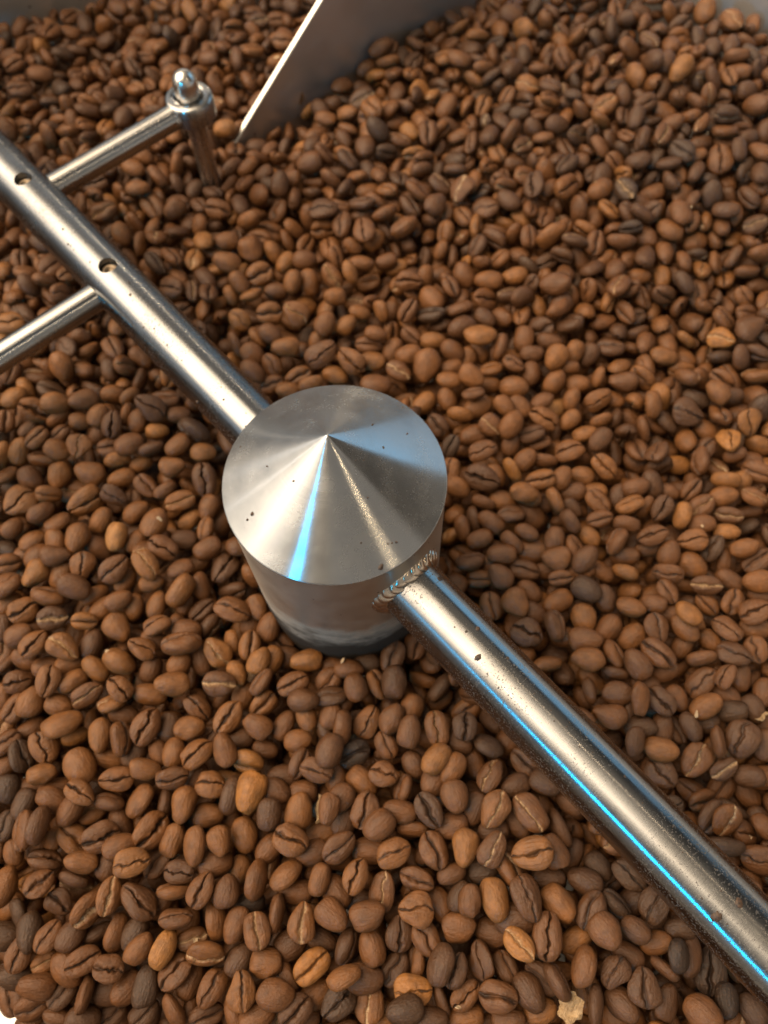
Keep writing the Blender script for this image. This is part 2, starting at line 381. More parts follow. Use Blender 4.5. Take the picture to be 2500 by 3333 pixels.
# ------------------------------------------------------------------ the scraper blade
A = Vector((-0.60, 6.93, 0)); pd = Vector((0.8486, 0.529, 0)); pn = Vector((-pd.y, pd.x, 0))
def bl(s): return -1.97 + 0.708 * (s - 0.03)
outl = [(-0.85, bl(-0.85)), (3.3, bl(3.3)), (4.0, bl(3.3) + 0.12), (5.0, bl(3.3) + 0.12), (5.0, -3.05), (-0.85, -3.05)]
bm = bmesh.new(); th = 0.085
fr = [bm.verts.new(W(*(A + pd * s + Vector((0, 0, z))))) for s, z in outl]
bk = [bm.verts.new(W(*(A + pd * s + pn * th + Vector((0, 0, z))))) for s, z in outl]
bm.faces.new(fr); bm.faces.new(bk[::-1]); k = len(fr)
for i in range(k): bm.faces.new((fr[i], fr[(i + 1) % k], bk[(i + 1) % k], bk[i]))
bmesh.ops.recalc_face_normals(bm, faces=bm.faces)
bmesh.ops.bevel(bm, geom=[e for e in bm.edges], offset=0.012 * R, segments=1, affect='EDGES')
blade = link('scraper_blade', done(bm, 'scraper_blade'), M_BLADE, smooth=False)
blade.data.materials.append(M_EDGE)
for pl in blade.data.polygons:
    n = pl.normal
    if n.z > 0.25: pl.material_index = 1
tag(blade, 'grey steel scraper blade, bright slanting top edge sinking into the beans', 'blade')

# ------------------------------------------------------------------ beans
def bean_grid(N, ks, fr, nb, seed):
    """unit bean, x long axis, crease on +z; returns verts (n,3), quads, crease mask"""
    r_ = random.Random(seed)
    amp = r_.uniform(0.01, 0.045); ph = r_.uniform(0, 6.28); fq = r_.uniform(1.0, 2.2); skew = r_.uniform(-0.05, 0.05)
    gd = r_.uniform(0.16, 0.30); gw = r_.uniform(0.026, 0.048); dip = r_.uniform(0.02, 0.09); hh = r_.uniform(0.20, 0.27)
    pw = r_.uniform(2.0, 3.2); odd = r_.random() < 0.3; asy = r_.uniform(-0.16, 0.16) * (1.9 if odd else 1); bend = r_.uniform(-0.14, 0.2) * (1.8 if odd else 1); tw = r_.uniform(-0.25, 0.25) * (2.2 if odd else 1)
    step = r_.uniform(-0.05, 0.05); ex = r_.uniform(0.74, 0.92)
    wob = [(r_.uniform(0.006, 0.016) * (1.6 if odd else 1.0), [r_.uniform(-9, 9) for _ in range(3)], r_.uniform(0, 6.28), r_.choice((0, 1, 2))) for _ in range(7)]
    wig = [(r_.uniform(0.002, 0.012), r_.uniform(2.5, 7.0), r_.uniform(0, 6.28)) for _ in range(3)]
    gwm = [(r_.uniform(0.1, 0.35), r_.uniform(0.8, 4.0), r_.uniform(0, 6.28)) for _ in range(2)]
    shallow = r_.choice((0.45, 0.8, 1.0, 1.0)); wide = r_.choice((1.0, 1.0, 1.25, 1.7)); gw *= wide; gd *= shallow
    cracks = [(r_.uniform(-0.34, 0.34), r_.choice((-1, 1)), r_.uniform(-0.9, 0.9), r_.uniform(0.12, 0.34), r_.uniform(0.03, 0.09), r_.uniform(0, 6.28)) for _ in range(r_.choice((0, 0, 1, 2, 3, 4)))] if N > 20 else []
    lipn = [(r_.uniform(0.004, 0.012), r_.uniform(3, 9), r_.uniform(0, 6.28)) for _ in range(3)]
    V = []; CR = []
    for i in range(N + 1):
        t = math.pi * (0.02 + 0.96 * i / N); x = -0.5 * math.cos(t); r = math.sin(t) ** ex
        hw = 0.5 * r; zr = 0.15 * r; s = min(1.0, hw / 0.27)
        yc = (amp * math.sin(fq * x * 6.28 / 1.0 + ph) + skew) * s
        yc += sum(a * math.sin(f * x * 6.28 + p_) for a, f, p_ in wig) * s
        gwx = gw * max(0.45, 1 + sum(a * math.sin(f * x * 6.28 + p_) for a, f, p_ in gwm))
        lip = sum(a * math.sin(f * x * 6.28 + p_) for a, f, p_ in lipn)
        prof = []
        for k in range(1, nb):                      # dome
            a = math.pi * k / nb; prof.append((-hw * math.cos(a), zr - (zr + 0.5 * r ** 0.85) * math.sin(a) ** 0.92, 0.0))
        ys = [hw] + [yc + ks[-1] * s + (hw - yc - ks[-1] * s) * f for f in fr[::-1]] + [yc + k * s for k in ks[::-1]]
        ys += [yc - k * s for k in (ks if ks[0] > 0 else ks[1:])] + [yc - ks[-1] * s + (-hw - yc + ks[-1] * s) * f for f in fr] + [-hw]
        for y in ys:
            u = abs(y) / max(hw, 1e-6); d = (y - yc) / max(s, 0.05)
            z = zr + hh * r * (1 - u ** pw)
            g = math.exp(-(d / gwx) ** 2)
            z += (0.022 * math.exp(-((abs(d) - gwx * 2.2) / gwx) ** 2) - dip * math.exp(-(d / 0.13) ** 2)) * r + step * (1 / (1 + math.exp(-d / 0.02)) - 0.5) * r * math.exp(-(d / 0.25) ** 2)
            z -= gd * g * r ** 0.6
            z += lip * math.exp(-((abs(d) - gwx * 2.0) / 0.05) ** 2) * (1 if d > 0 else -1) * r
            for cx, sd, sl, ln, dp, p_ in cracks:
                if d * sd > 0 and abs(d) < ln:
                    z -= dp * math.exp(-((x - cx - sl * abs(d) * 0.3 - 0.012 * math.sin(abs(d) * 40 + p_)) / 0.013) ** 2) * (1 - (abs(d) / ln) ** 2) * r
            prof.append((y, z, min(1.0, g * 1.35) if abs(d) < 0.09 else 0.0))
        for y, z, c in prof:
            V.append((x, y, z)); CR.append(c)
    V = np.array(V); m = len(prof); CR = np.array(CR)
    D = np.zeros_like(V)
    for a, f, p_, ax in wob: D[:, ax] += a * np.sin(V @ np.array(f) + p_)
    V = V + D
    V[:, 1] *= 1 + asy * V[:, 0] * 2
    V[:, 2] += bend * (V[:, 0] ** 2 - 0.08)
    an = tw * V[:, 0]; y, z = V[:, 1].copy(), V[:, 2].copy()
    V[:, 1] = y * np.cos(an) - z * np.sin(an); V[:, 2] = y * np.sin(an) + z * np.cos(an)
    V[:, 2] *= 1 / max(1e-6, (V[:, 2].max() - V[:, 2].min()))
    V[:, 2] -= 0.5 * (V[:, 2].max() + V[:, 2].min())
    Q = []
    for i in range(N):
        for k in range(m):
            k2 = (k + 1) % m; Q.append((i * m + k, i * m + k2, (i + 1) * m + k2, (i + 1) * m + k))
    # tips
    c0 = len(V); tips = np.array([V[:m].mean(0) + (-0.010, 0, 0), V[-m:].mean(0) + (0.010, 0, 0)])
    V = np.concatenate([V, tips]); CR = np.concatenate([CR, [0, 0]])
    T = [(c0, (k + 1) % m, k) for k in range(m)] + [(c0 + 1, N * m + k, N * m + (k + 1) % m) for k in range(m)]
    return V, np.array(Q), np.array(T), CR
def fattr(me, name, vals, typ='FLOAT'):
    a = me.attributes.new(name, typ, 'POINT')
    a.data.foreach_set('vector' if typ == 'FLOAT_VECTOR' else 'value', np.ascontiguousarray(vals, dtype=np.float32).ravel())
def bean_mesh(name, g):
    V, Q, T, CR = g
    me = bpy.data.meshes.new(name)
    me.from_pydata(V.tolist(), [], [tuple(q[::-1]) for q in Q.tolist()] + [tuple(t[::-1]) for t in T.tolist()])
    bm = bmesh.new(); bm.from_mesh(me); bmesh.ops.recalc_face_normals(bm, faces=bm.faces); bm.to_mesh(me); bm.free()
    fattr(me, 'lc', V * np.array([1.0, 0.75, 0.5]), 'FLOAT_VECTOR'); fattr(me, 'cr', CR)
    me.polygons.foreach_set('use_smooth', [True] * len(me.polygons)); me.materials.append(M_BEAN)
    return me
HI_G = [bean_grid(46, [0.0, 0.018, 0.034, 0.055, 0.085, 0.12, 0.17, 0.22], [0.35, 0.7], 11, s) for s in range(24)]
LO_G = [bean_grid(13, [0.0, 0.035, 0.075], [0.5], 7, 100 + s) for s in range(14)]
LOW_G = [bean_grid(7, [0.0, 0.07], [0.5], 5, 200 + s) for s in range(4)]
HI = [bean_mesh('coffee_bean', g) for g in HI_G]

NI = 296
LO = np.array([-6.32716, -5.94824, -2.94898])
LABELS = """warm brown bean, crease up, lying crosswise, below the lower arm's middle
medium brown bean, crease up, upright, below the lower arm's middle
medium brown bean, round back up, lying crosswise, bottom edge, left of centre, lower one
dark brown bean, crease up, upright, in the bottom right corner
medium brown bean, crease up, lying crosswise, bottom edge, right of centre
medium brown bean, round back up, falling rightward, below the lower arm's end
medium brown bean, crease up, falling rightward, low left field
bright orange brown bean, round back up, upright, low field under hub's left
bright orange brown bean, crease up, rising rightward, bottom edge, left of centre
dark brown bean, crease up, upright, bottom edge, right of centre, right one
warm brown bean, crease up, lying crosswise, low centre field
dark brown bean, crease up, rising rightward, above the lower arm's end
medium brown chaff-filled bean, crease up, falling rightward, below the lower arm's middle
warm brown bean, crease up, falling rightward, low field under hub's left
dark brown bean, round back up, upright, bottom edge, centre
dark brown bean, round back up, falling rightward, bottom edge, right of centre
medium brown bean, round back up, upright, bottom edge, right of centre
light tan brown bean, crease up, lying crosswise, lower left field
light tan brown bean, round back up, upright, low field right of centre, lower one
medium brown bean, round back up, lying crosswise, low centre field
medium brown bean, crease up, rising rightward, left field below the hub
warm brown bean, crease up, upright, bottom edge, left of centre
medium brown bean, round back up, falling rightward, in the bottom right corner
medium brown bean, round back up, rising rightward, low field under the hub
dark greyish brown bean, round back up, lying crosswise, bottom edge, centre
medium brown bean, round back up, falling rightward, low centre field
golden tan chaff-filled bean, crease up, falling rightward, bottom edge, right of centre
warm brown chaff-filled bean, crease up, upright, bottom edge, left of centre
medium brown bean, crease up, upright, low field right of centre
warm brown bean, round back up, lying crosswise, left field below the hub, left one
warm brown chaff-filled bean, crease up, rising rightward, below the lower arm's middle
medium brown bean, round back up, lying crosswise, in the bottom left corner
medium brown chaff-filled bean, crease up, upright, bottom edge, left of centre
warm brown bean, round back up, falling rightward, at left edge, lower half
light tan brown bean, round back up, upright, low field right of centre, upper one
medium brown bean, crease up, rising rightward, bottom edge, left part, right one
medium brown bean, round back up, upright, low field under the hub, upper one
warm brown bean, round back up, falling rightward, below the lower arm's middle
warm brown bean, crease up, rising rightward, lower left field
medium brown bean, crease up, rising rightward, low centre field
warm brown bean, crease up, rising rightward, low centre field, right one
warm brown chaff-filled bean, crease tilted aside, lying crosswise, low left field
medium brown bean, round back up, upright, low field right of centre, upper one
dark greyish brown bean, round back up, upright, bottom edge, left part
warm brown bean, crease up, rising rightward, low centre field, left one
dark brown bean, crease up, rising rightward, below the lower arm's end, lower one
dark greyish brown bean, crease up, falling rightward, low field right of centre
medium brown bean, round back up, upright, bottom edge, centre
medium brown chaff-filled bean, crease up, rising rightward, above the lower arm's end, upper one
dark brown chaff-filled bean, crease up, rising rightward, low field right of centre
medium brown bean, round back up, upright, low field under hub's left
light tan brown chaff-filled bean, crease up, falling rightward, at left edge, below hub level
medium brown bean, crease tilted aside, lying crosswise, lower left of the hub
medium brown bean, crease up, rising rightward, low left field
dark greyish brown bean, round back up, upright, in the bottom left corner
dark greyish brown bean, crease up, rising rightward, bottom edge, left of centre
medium brown bean, crease up, rising rightward, in the bottom left corner, right one
medium brown bean, round back up, upright, at left edge, lower half
warm brown bean, round back up, upright, lower left field, upper one
warm brown bean, round back up, lying crosswise, left field below the hub, right one
medium brown bean, round back up, lying crosswise, left field beside hub's foot
dark brown bean, round back up, upright, below the lower arm near its weld
medium brown bean, crease up, lying crosswise, bottom edge, left part
medium brown chaff-filled bean, crease up, rising rightward, above the lower arm's end, lower one
warm brown bean, crease up, lying crosswise, lower left of the hub
warm brown bean, round back up, upright, lower left field, lower one
bright orange brown bean, round back up, rising rightward, low left field
medium brown bean, round back up, lying crosswise, low field right of centre
medium brown bean, round back up, upright, low left field, upper one
dark brown bean, crease up, falling rightward, far right of hub
medium brown bean, crease up, rising rightward, at left edge, near bottom
medium brown bean, crease up, rising rightward, bottom edge, left part, left one
dark brown bean, round back up, falling rightward, above the lower arm's middle
medium brown bean, round back up, upright, below the lower arm near its weld
warm brown chaff-filled bean, crease up, upright, lower left field
warm brown bean, round back up, falling rightward, above the lower arm near hub
dark brown chaff-filled bean, crease up, lying crosswise, well below hub's left side
dark brown bean, crease up, lying crosswise, right of the hub
warm brown bean, round back up, upright, upper right of the hub
light tan brown bean, crease up, rising rightward, at left edge, beside hub level
warm brown bean, round back up, rising rightward, lower left of the hub
warm brown bean, round back up, rising rightward, bottom edge, centre
dark brown bean, crease up, upright, bottom edge, right of centre, left one
medium brown bean, round back up, upright, well below hub's left side
light tan brown bean, round back up, rising rightward, below the lower arm near its weld
medium brown bean, round back up, upright, low field right of centre, lower one
medium brown bean, crease up, lying crosswise, lower left field, left one
medium brown bean, crease up, rising rightward, left field beside hub's foot
warm brown bean, round back up, lying crosswise, above the lower arm's end
warm brown bean, round back up, rising rightward, bottom edge, left part
warm brown bean, round back up, rising rightward, low field under hub's left
light tan brown chaff-filled bean, crease up, falling rightward, left of the hub
dark brown bean, crease up, falling rightward, above the lower arm's middle
medium brown bean, round back up, lying crosswise, above the lower arm's end
warm brown chaff-filled bean, crease up, rising rightward, at left edge, near bottom
almost black bean, round back up, upright, in the bottom right corner
warm brown bean, crease up, upright, at left edge, below hub level
warm brown bean, round back up, upright, low field under hub's left, right one
warm brown bean, crease up, rising rightward, well below hub's left side, upper one
warm brown bean, round back up, upright, low field under hub's left, left one
medium brown bean, crease up, falling rightward, above the lower arm's end
warm brown bean, crease up, falling rightward, at left edge, lower half
warm brown bean, round back up, lying crosswise, above the lower arm's middle, lower one
medium brown bean, round back up, falling rightward, well below hub's left side
dark brown bean, round back up, upright, low field under hub's left
warm brown bean, round back up, rising rightward, above the lower arm's end
dark brown bean, crease up, falling rightward, between upper arm and hub, left
warm brown bean, round back up, lying crosswise, at left edge, near bottom
almost black bean, round back up, upright, below the lower arm's end
medium brown bean, round back up, lying crosswise, bottom edge, left of centre, upper one
dark brown bean, round back up, falling rightward, below the lower arm's end
dark brown bean, round back up, lying crosswise, in front of the hub
dark brown bean, crease up, rising rightward, below the lower arm's end, upper one
medium brown chaff-filled bean, crease up, upright, low centre field
dark greyish brown bean, round back up, falling rightward, above the lower arm's middle
warm brown bean, crease up, rising rightward, well below hub's left side, lower one
warm brown bean, crease up, falling rightward, low field under the hub
dark brown bean, round back up, rising rightward, far right of hub, right one
warm brown bean, round back up, upright, low field under hub's left, middle one
medium brown bean, round back up, upright, in front of the hub
warm brown bean, crease up, lying crosswise, lower left field
medium brown bean, crease up, rising rightward, just behind the hub
medium brown bean, crease up, lying crosswise, low field right of centre
warm brown bean, round back up, falling rightward, left field beside hub's foot
dark brown bean, round back up, lying crosswise, upper right of the hub
medium brown bean, crease up, lying crosswise, right edge, below hub level
dark brown bean, on its edge, falling rightward, bottom edge, right of centre
medium brown bean, round back up, upright, low field under the hub, lower one
medium brown bean, round back up, upright, low centre field
dark brown bean, crease up, upright, left of the hub
warm brown bean, crease up, rising rightward, at left edge, beside hub level
dark brown bean, round back up, falling rightward, below the lower arm's middle
medium brown bean, crease up, lying crosswise, low left field
medium brown bean, crease up, lying crosswise, lower left field, right one
dark greyish brown bean, crease up, upright, below the lower arm near its weld
warm brown bean, round back up, upright, at left edge, above hub level, upper one
warm brown bean, round back up, rising rightward, left of the hub
warm brown bean, crease up, upright, at left edge, lower half
dark brown bean, round back up, falling rightward, in the bottom right corner
medium brown chaff-filled bean, crease up, rising rightward, left field below the hub
medium brown chaff-filled bean, crease up, rising rightward, below the lower arm's middle
medium brown bean, on its edge, upright, above the lower arm's end
warm brown bean, round back up, falling rightward, left field below the hub
warm brown bean, crease up, falling rightward, left field below the hub
warm brown bean, round back up, rising rightward, lower left field
bright orange brown bean, crease up, lying crosswise, bottom edge, centre
warm brown bean, round back up, rising rightward, right of the hub
medium brown bean, crease tilted aside, upright, left field below the hub
dark brown bean, crease up, rising rightward, below the lower arm's end, middle one
dark brown bean, crease up, upright, low centre field
light tan brown chaff-filled bean, crease up, falling rightward, lower left of the hub
warm brown bean, crease up, falling rightward, just behind the hub
dark brown bean, crease up, rising rightward, bottom edge, left of centre
warm brown chaff-filled bean, crease up, upright, below the lower arm near its weld
warm brown chaff-filled bean, crease up, falling rightward, behind the upper arm
medium brown bean, round back up, upright, low left field, lower one
dark brown bean, round back up, lying crosswise, above the lower arm's end
medium brown bean, crease up, upright, low field under the hub
dark brown bean, crease up, falling rightward, above the lower arm's end, upper one
warm brown bean, round back up, upright, at left edge, near bottom
light tan brown bean, round back up, lying crosswise, upper right of the hub
medium brown bean, crease up, lying crosswise, below the lower arm's end
dark brown bean, crease up, lying crosswise, right edge, below hub level
warm brown bean, crease up, lying crosswise, well below hub's left side
warm brown bean, round back up, rising rightward, at left edge, below hub level
medium brown bean, round back up, lying crosswise, right field beside lower arm
medium brown bean, round back up, rising rightward, right field beside lower arm
bright orange brown bean, round back up, upright, left of the hub
dark greyish brown bean, crease up, upright, at left edge, lower half
dark brown bean, round back up, upright, in the bottom right corner
dark brown chaff-filled bean, crease up, lying crosswise, right edge, below hub level
dark brown bean, crease tilted aside, upright, above the lower arm's middle
warm brown bean, round back up, lying crosswise, well below hub's left side
warm brown bean, crease up, rising rightward, at left edge, below hub level, lower one
warm brown bean, round back up, upright, left field below the hub
dark brown bean, crease up, rising rightward, lower left of the hub
medium brown bean, round back up, rising rightward, left of the hub
dark brown bean, round back up, lying crosswise, bottom edge, centre
warm brown bean, round back up, lying crosswise, at left edge, above hub level
light tan brown bean, round back up, rising rightward, upper right of the hub
medium brown bean, crease up, falling rightward, right edge, below hub level
warm brown bean, round back up, lying crosswise, at left edge, lower half
medium brown bean, round back up, lying crosswise, left of the hub
warm brown chaff-filled bean, crease up, upright, bottom edge, centre
dark greyish brown bean, crease up, falling rightward, below the lower arm's end
medium brown bean, round back up, lying crosswise, above the lower arm's middle
dark brown bean, crease up, falling rightward, above the lower arm's end, lower one
warm brown bean, round back up, lying crosswise, lower left field
dark brown bean, round back up, rising rightward, in the bottom left corner
pale cream bean, crease up, rising rightward, bottom edge, right of centre
dark brown chaff-filled bean, crease up, lying crosswise, left field beside hub's foot
light tan brown bean, round back up, falling rightward, right edge, below hub level
light tan brown bean, round back up, rising rightward, right of the hub
warm brown bean, crease up, rising rightward, in front of the hub
medium brown bean, crease up, lying crosswise, right field beside lower arm, upper one
medium brown bean, round back up, lying crosswise, at left edge, beside hub level
medium brown bean, round back up, rising rightward, below the lower arm near its weld
almost black bean, crease up, upright, in the bottom right corner
warm brown bean, round back up, upright, at left edge, beside hub level
light tan brown bean, round back up, lying crosswise, in front of the hub
warm brown bean, crease up, falling rightward, far right of hub
medium brown bean, crease up, falling rightward, left of the hub
warm brown bean, crease up, falling rightward, left field beside hub's foot
dark brown bean, crease tilted aside, lying crosswise, behind the upper arm
dark brown bean, round back up, falling rightward, above the lower arm's end
warm brown bean, round back up, upright, lower left field, middle one
medium brown bean, crease up, lying crosswise, at left edge, near bottom
medium brown bean, crease up, rising rightward, in the bottom left corner, left one
warm brown bean, round back up, lying crosswise, right edge, level with hub
medium brown bean, round back up, rising rightward, left field beside hub's foot
medium brown bean, crease up, upright, far right of hub
warm brown bean, crease up, lying crosswise, right of the hub
dark greyish brown bean, round back up, falling rightward, below the lower arm near its weld
medium brown chaff-filled bean, crease up, upright, upper right of the hub
medium brown bean, round back up, lying crosswise, behind the upper arm
medium brown bean, round back up, rising rightward, at left edge, lower half
warm brown bean, round back up, lying crosswise, right edge, below hub level
warm brown bean, crease up, rising rightward, far right of hub
dark brown bean, crease up, upright, bottom edge, centre
warm brown bean, round back up, lying crosswise, left of the hub
light tan brown bean, round back up, lying crosswise, right of the hub
warm brown bean, round back up, falling rightward, far right of hub
medium brown bean, round back up, falling rightward, above the lower arm near hub
warm brown bean, round back up, lying crosswise, behind the upper arm, lower one
warm brown chaff-filled bean, crease up, lying crosswise, left of the hub
warm brown bean, crease up, rising rightward, bottom edge, right of centre
light tan brown bean, crease up, upright, right edge, level with hub
dark brown bean, round back up, upright, above the lower arm's end
medium brown bean, crease up, lying crosswise, low field under the hub
warm brown bean, crease up, rising rightward, at left edge, below hub level, upper one
dark brown bean, crease up, upright, upper right of the hub
medium brown bean, crease up, upright, above the lower arm's middle
warm brown bean, round back up, lying crosswise, above the lower arm's middle, upper one
medium brown bean, crease up, lying crosswise, right of the hub
medium brown bean, round back up, falling rightward, far right of hub
warm brown bean, crease up, rising rightward, left field beside hub's foot
light tan brown bean, round back up, rising rightward, lower left of the hub
light tan brown bean, round back up, rising rightward, at left edge, beside hub level
light tan brown bean, round back up, lying crosswise, at left edge, above hub level
medium brown bean, round back up, rising rightward, behind the upper arm
dark brown bean, crease up, rising rightward, far right of hub
dark greyish brown bean, crease up, falling rightward, at left edge, above hub level
dark brown bean, round back up, lying crosswise, above the lower arm's middle
dark brown bean, crease up, falling rightward, at left edge, near bottom
almost black bean, crease up, rising rightward, low field under the hub
dark brown bean, on its edge, upright, in the bottom right corner
medium brown bean, crease tilted aside, upright, far right of hub
dark brown bean, on its edge, upright, bottom edge, left of centre
warm brown bean, crease tilted aside, rising rightward, upper right of the hub
dark brown bean, crease up, lying crosswise, low left field
warm brown chaff-filled bean, crease up, upright, at left edge, above hub level
medium brown bean, crease tilted aside, rising rightward, right field beside lower arm
dark brown bean, on its edge, upright, in the bottom left corner
warm brown bean, round back up, falling rightward, behind the upper arm
medium brown bean, crease tilted aside, rising rightward, just behind the hub
medium brown bean, crease up, upright, behind the upper arm
dark greyish brown bean, crease tilted aside, falling rightward, between upper arm and hub, left
medium brown bean, crease up, rising rightward, above the lower arm's end
dark brown bean, crease tilted aside, lying crosswise, above the lower arm near hub
medium brown bean, crease up, rising rightward, right edge, below hub level
medium brown bean, on its edge, falling rightward, bottom edge, left part
medium brown bean, round back up, lying crosswise, far right of hub, lower one
warm brown bean, crease up, falling rightward, at left edge, above hub level
warm brown bean, crease up, falling rightward, right of the hub
medium brown bean, round back up, lying crosswise, at left edge, above hub level
warm brown bean, round back up, rising rightward, upper right of the hub
medium brown bean, round back up, falling rightward, in the bottom left corner
medium brown bean, crease up, lying crosswise, just behind the hub
dark brown chaff-filled bean, crease up, rising rightward, above the lower arm's end
dark brown bean, crease up, upright, at left edge, above hub level
bright orange brown bean, crease tilted aside, upright, right edge, level with hub
warm brown bean, round back up, lying crosswise, behind the upper arm, upper one
medium brown bean, crease up, rising rightward, in front of the hub
medium brown bean, round back up, rising rightward, lower left field
warm brown bean, crease up, lying crosswise, right edge, level with hub
medium brown bean, crease up, lying crosswise, right field beside lower arm, lower one
dark brown bean, round back up, rising rightward, far right of hub, left one
dark brown bean, on its edge, upright, above the lower arm's end
medium brown bean, round back up, lying crosswise, far right of hub, upper one
medium brown bean, crease up, upright, in the bottom left corner
medium brown bean, crease up, falling rightward, well below hub's left side
dark brown bean, crease tilted aside, rising rightward, far right of hub
warm brown bean, round back up, rising rightward, just behind the hub
warm brown bean, round back up, falling rightward, upper right of the hub
dark brown bean, round back up, rising rightward, just behind the hub
warm brown bean, crease up, upright, left field beside hub's foot
warm brown bean, round back up, upright, above the lower arm's middle
medium brown bean, crease tilted aside, upright, at left edge, lower half
medium brown bean, round back up, rising rightward, bottom edge, left part
dark brown bean, crease up, falling rightward, left of the hub
warm brown bean, round back up, falling rightward, right edge, below hub level
bright orange brown chaff-filled bean, crease up, lying crosswise, far right of hub
medium brown bean, crease up, lying crosswise, behind the upper arm
medium brown bean, crease up, lying crosswise, at left edge, below hub level
warm brown bean, round back up, upright, at left edge, above hub level, lower one
medium brown bean, round back up, falling rightward, below the lower arm's middle""".split('\n')
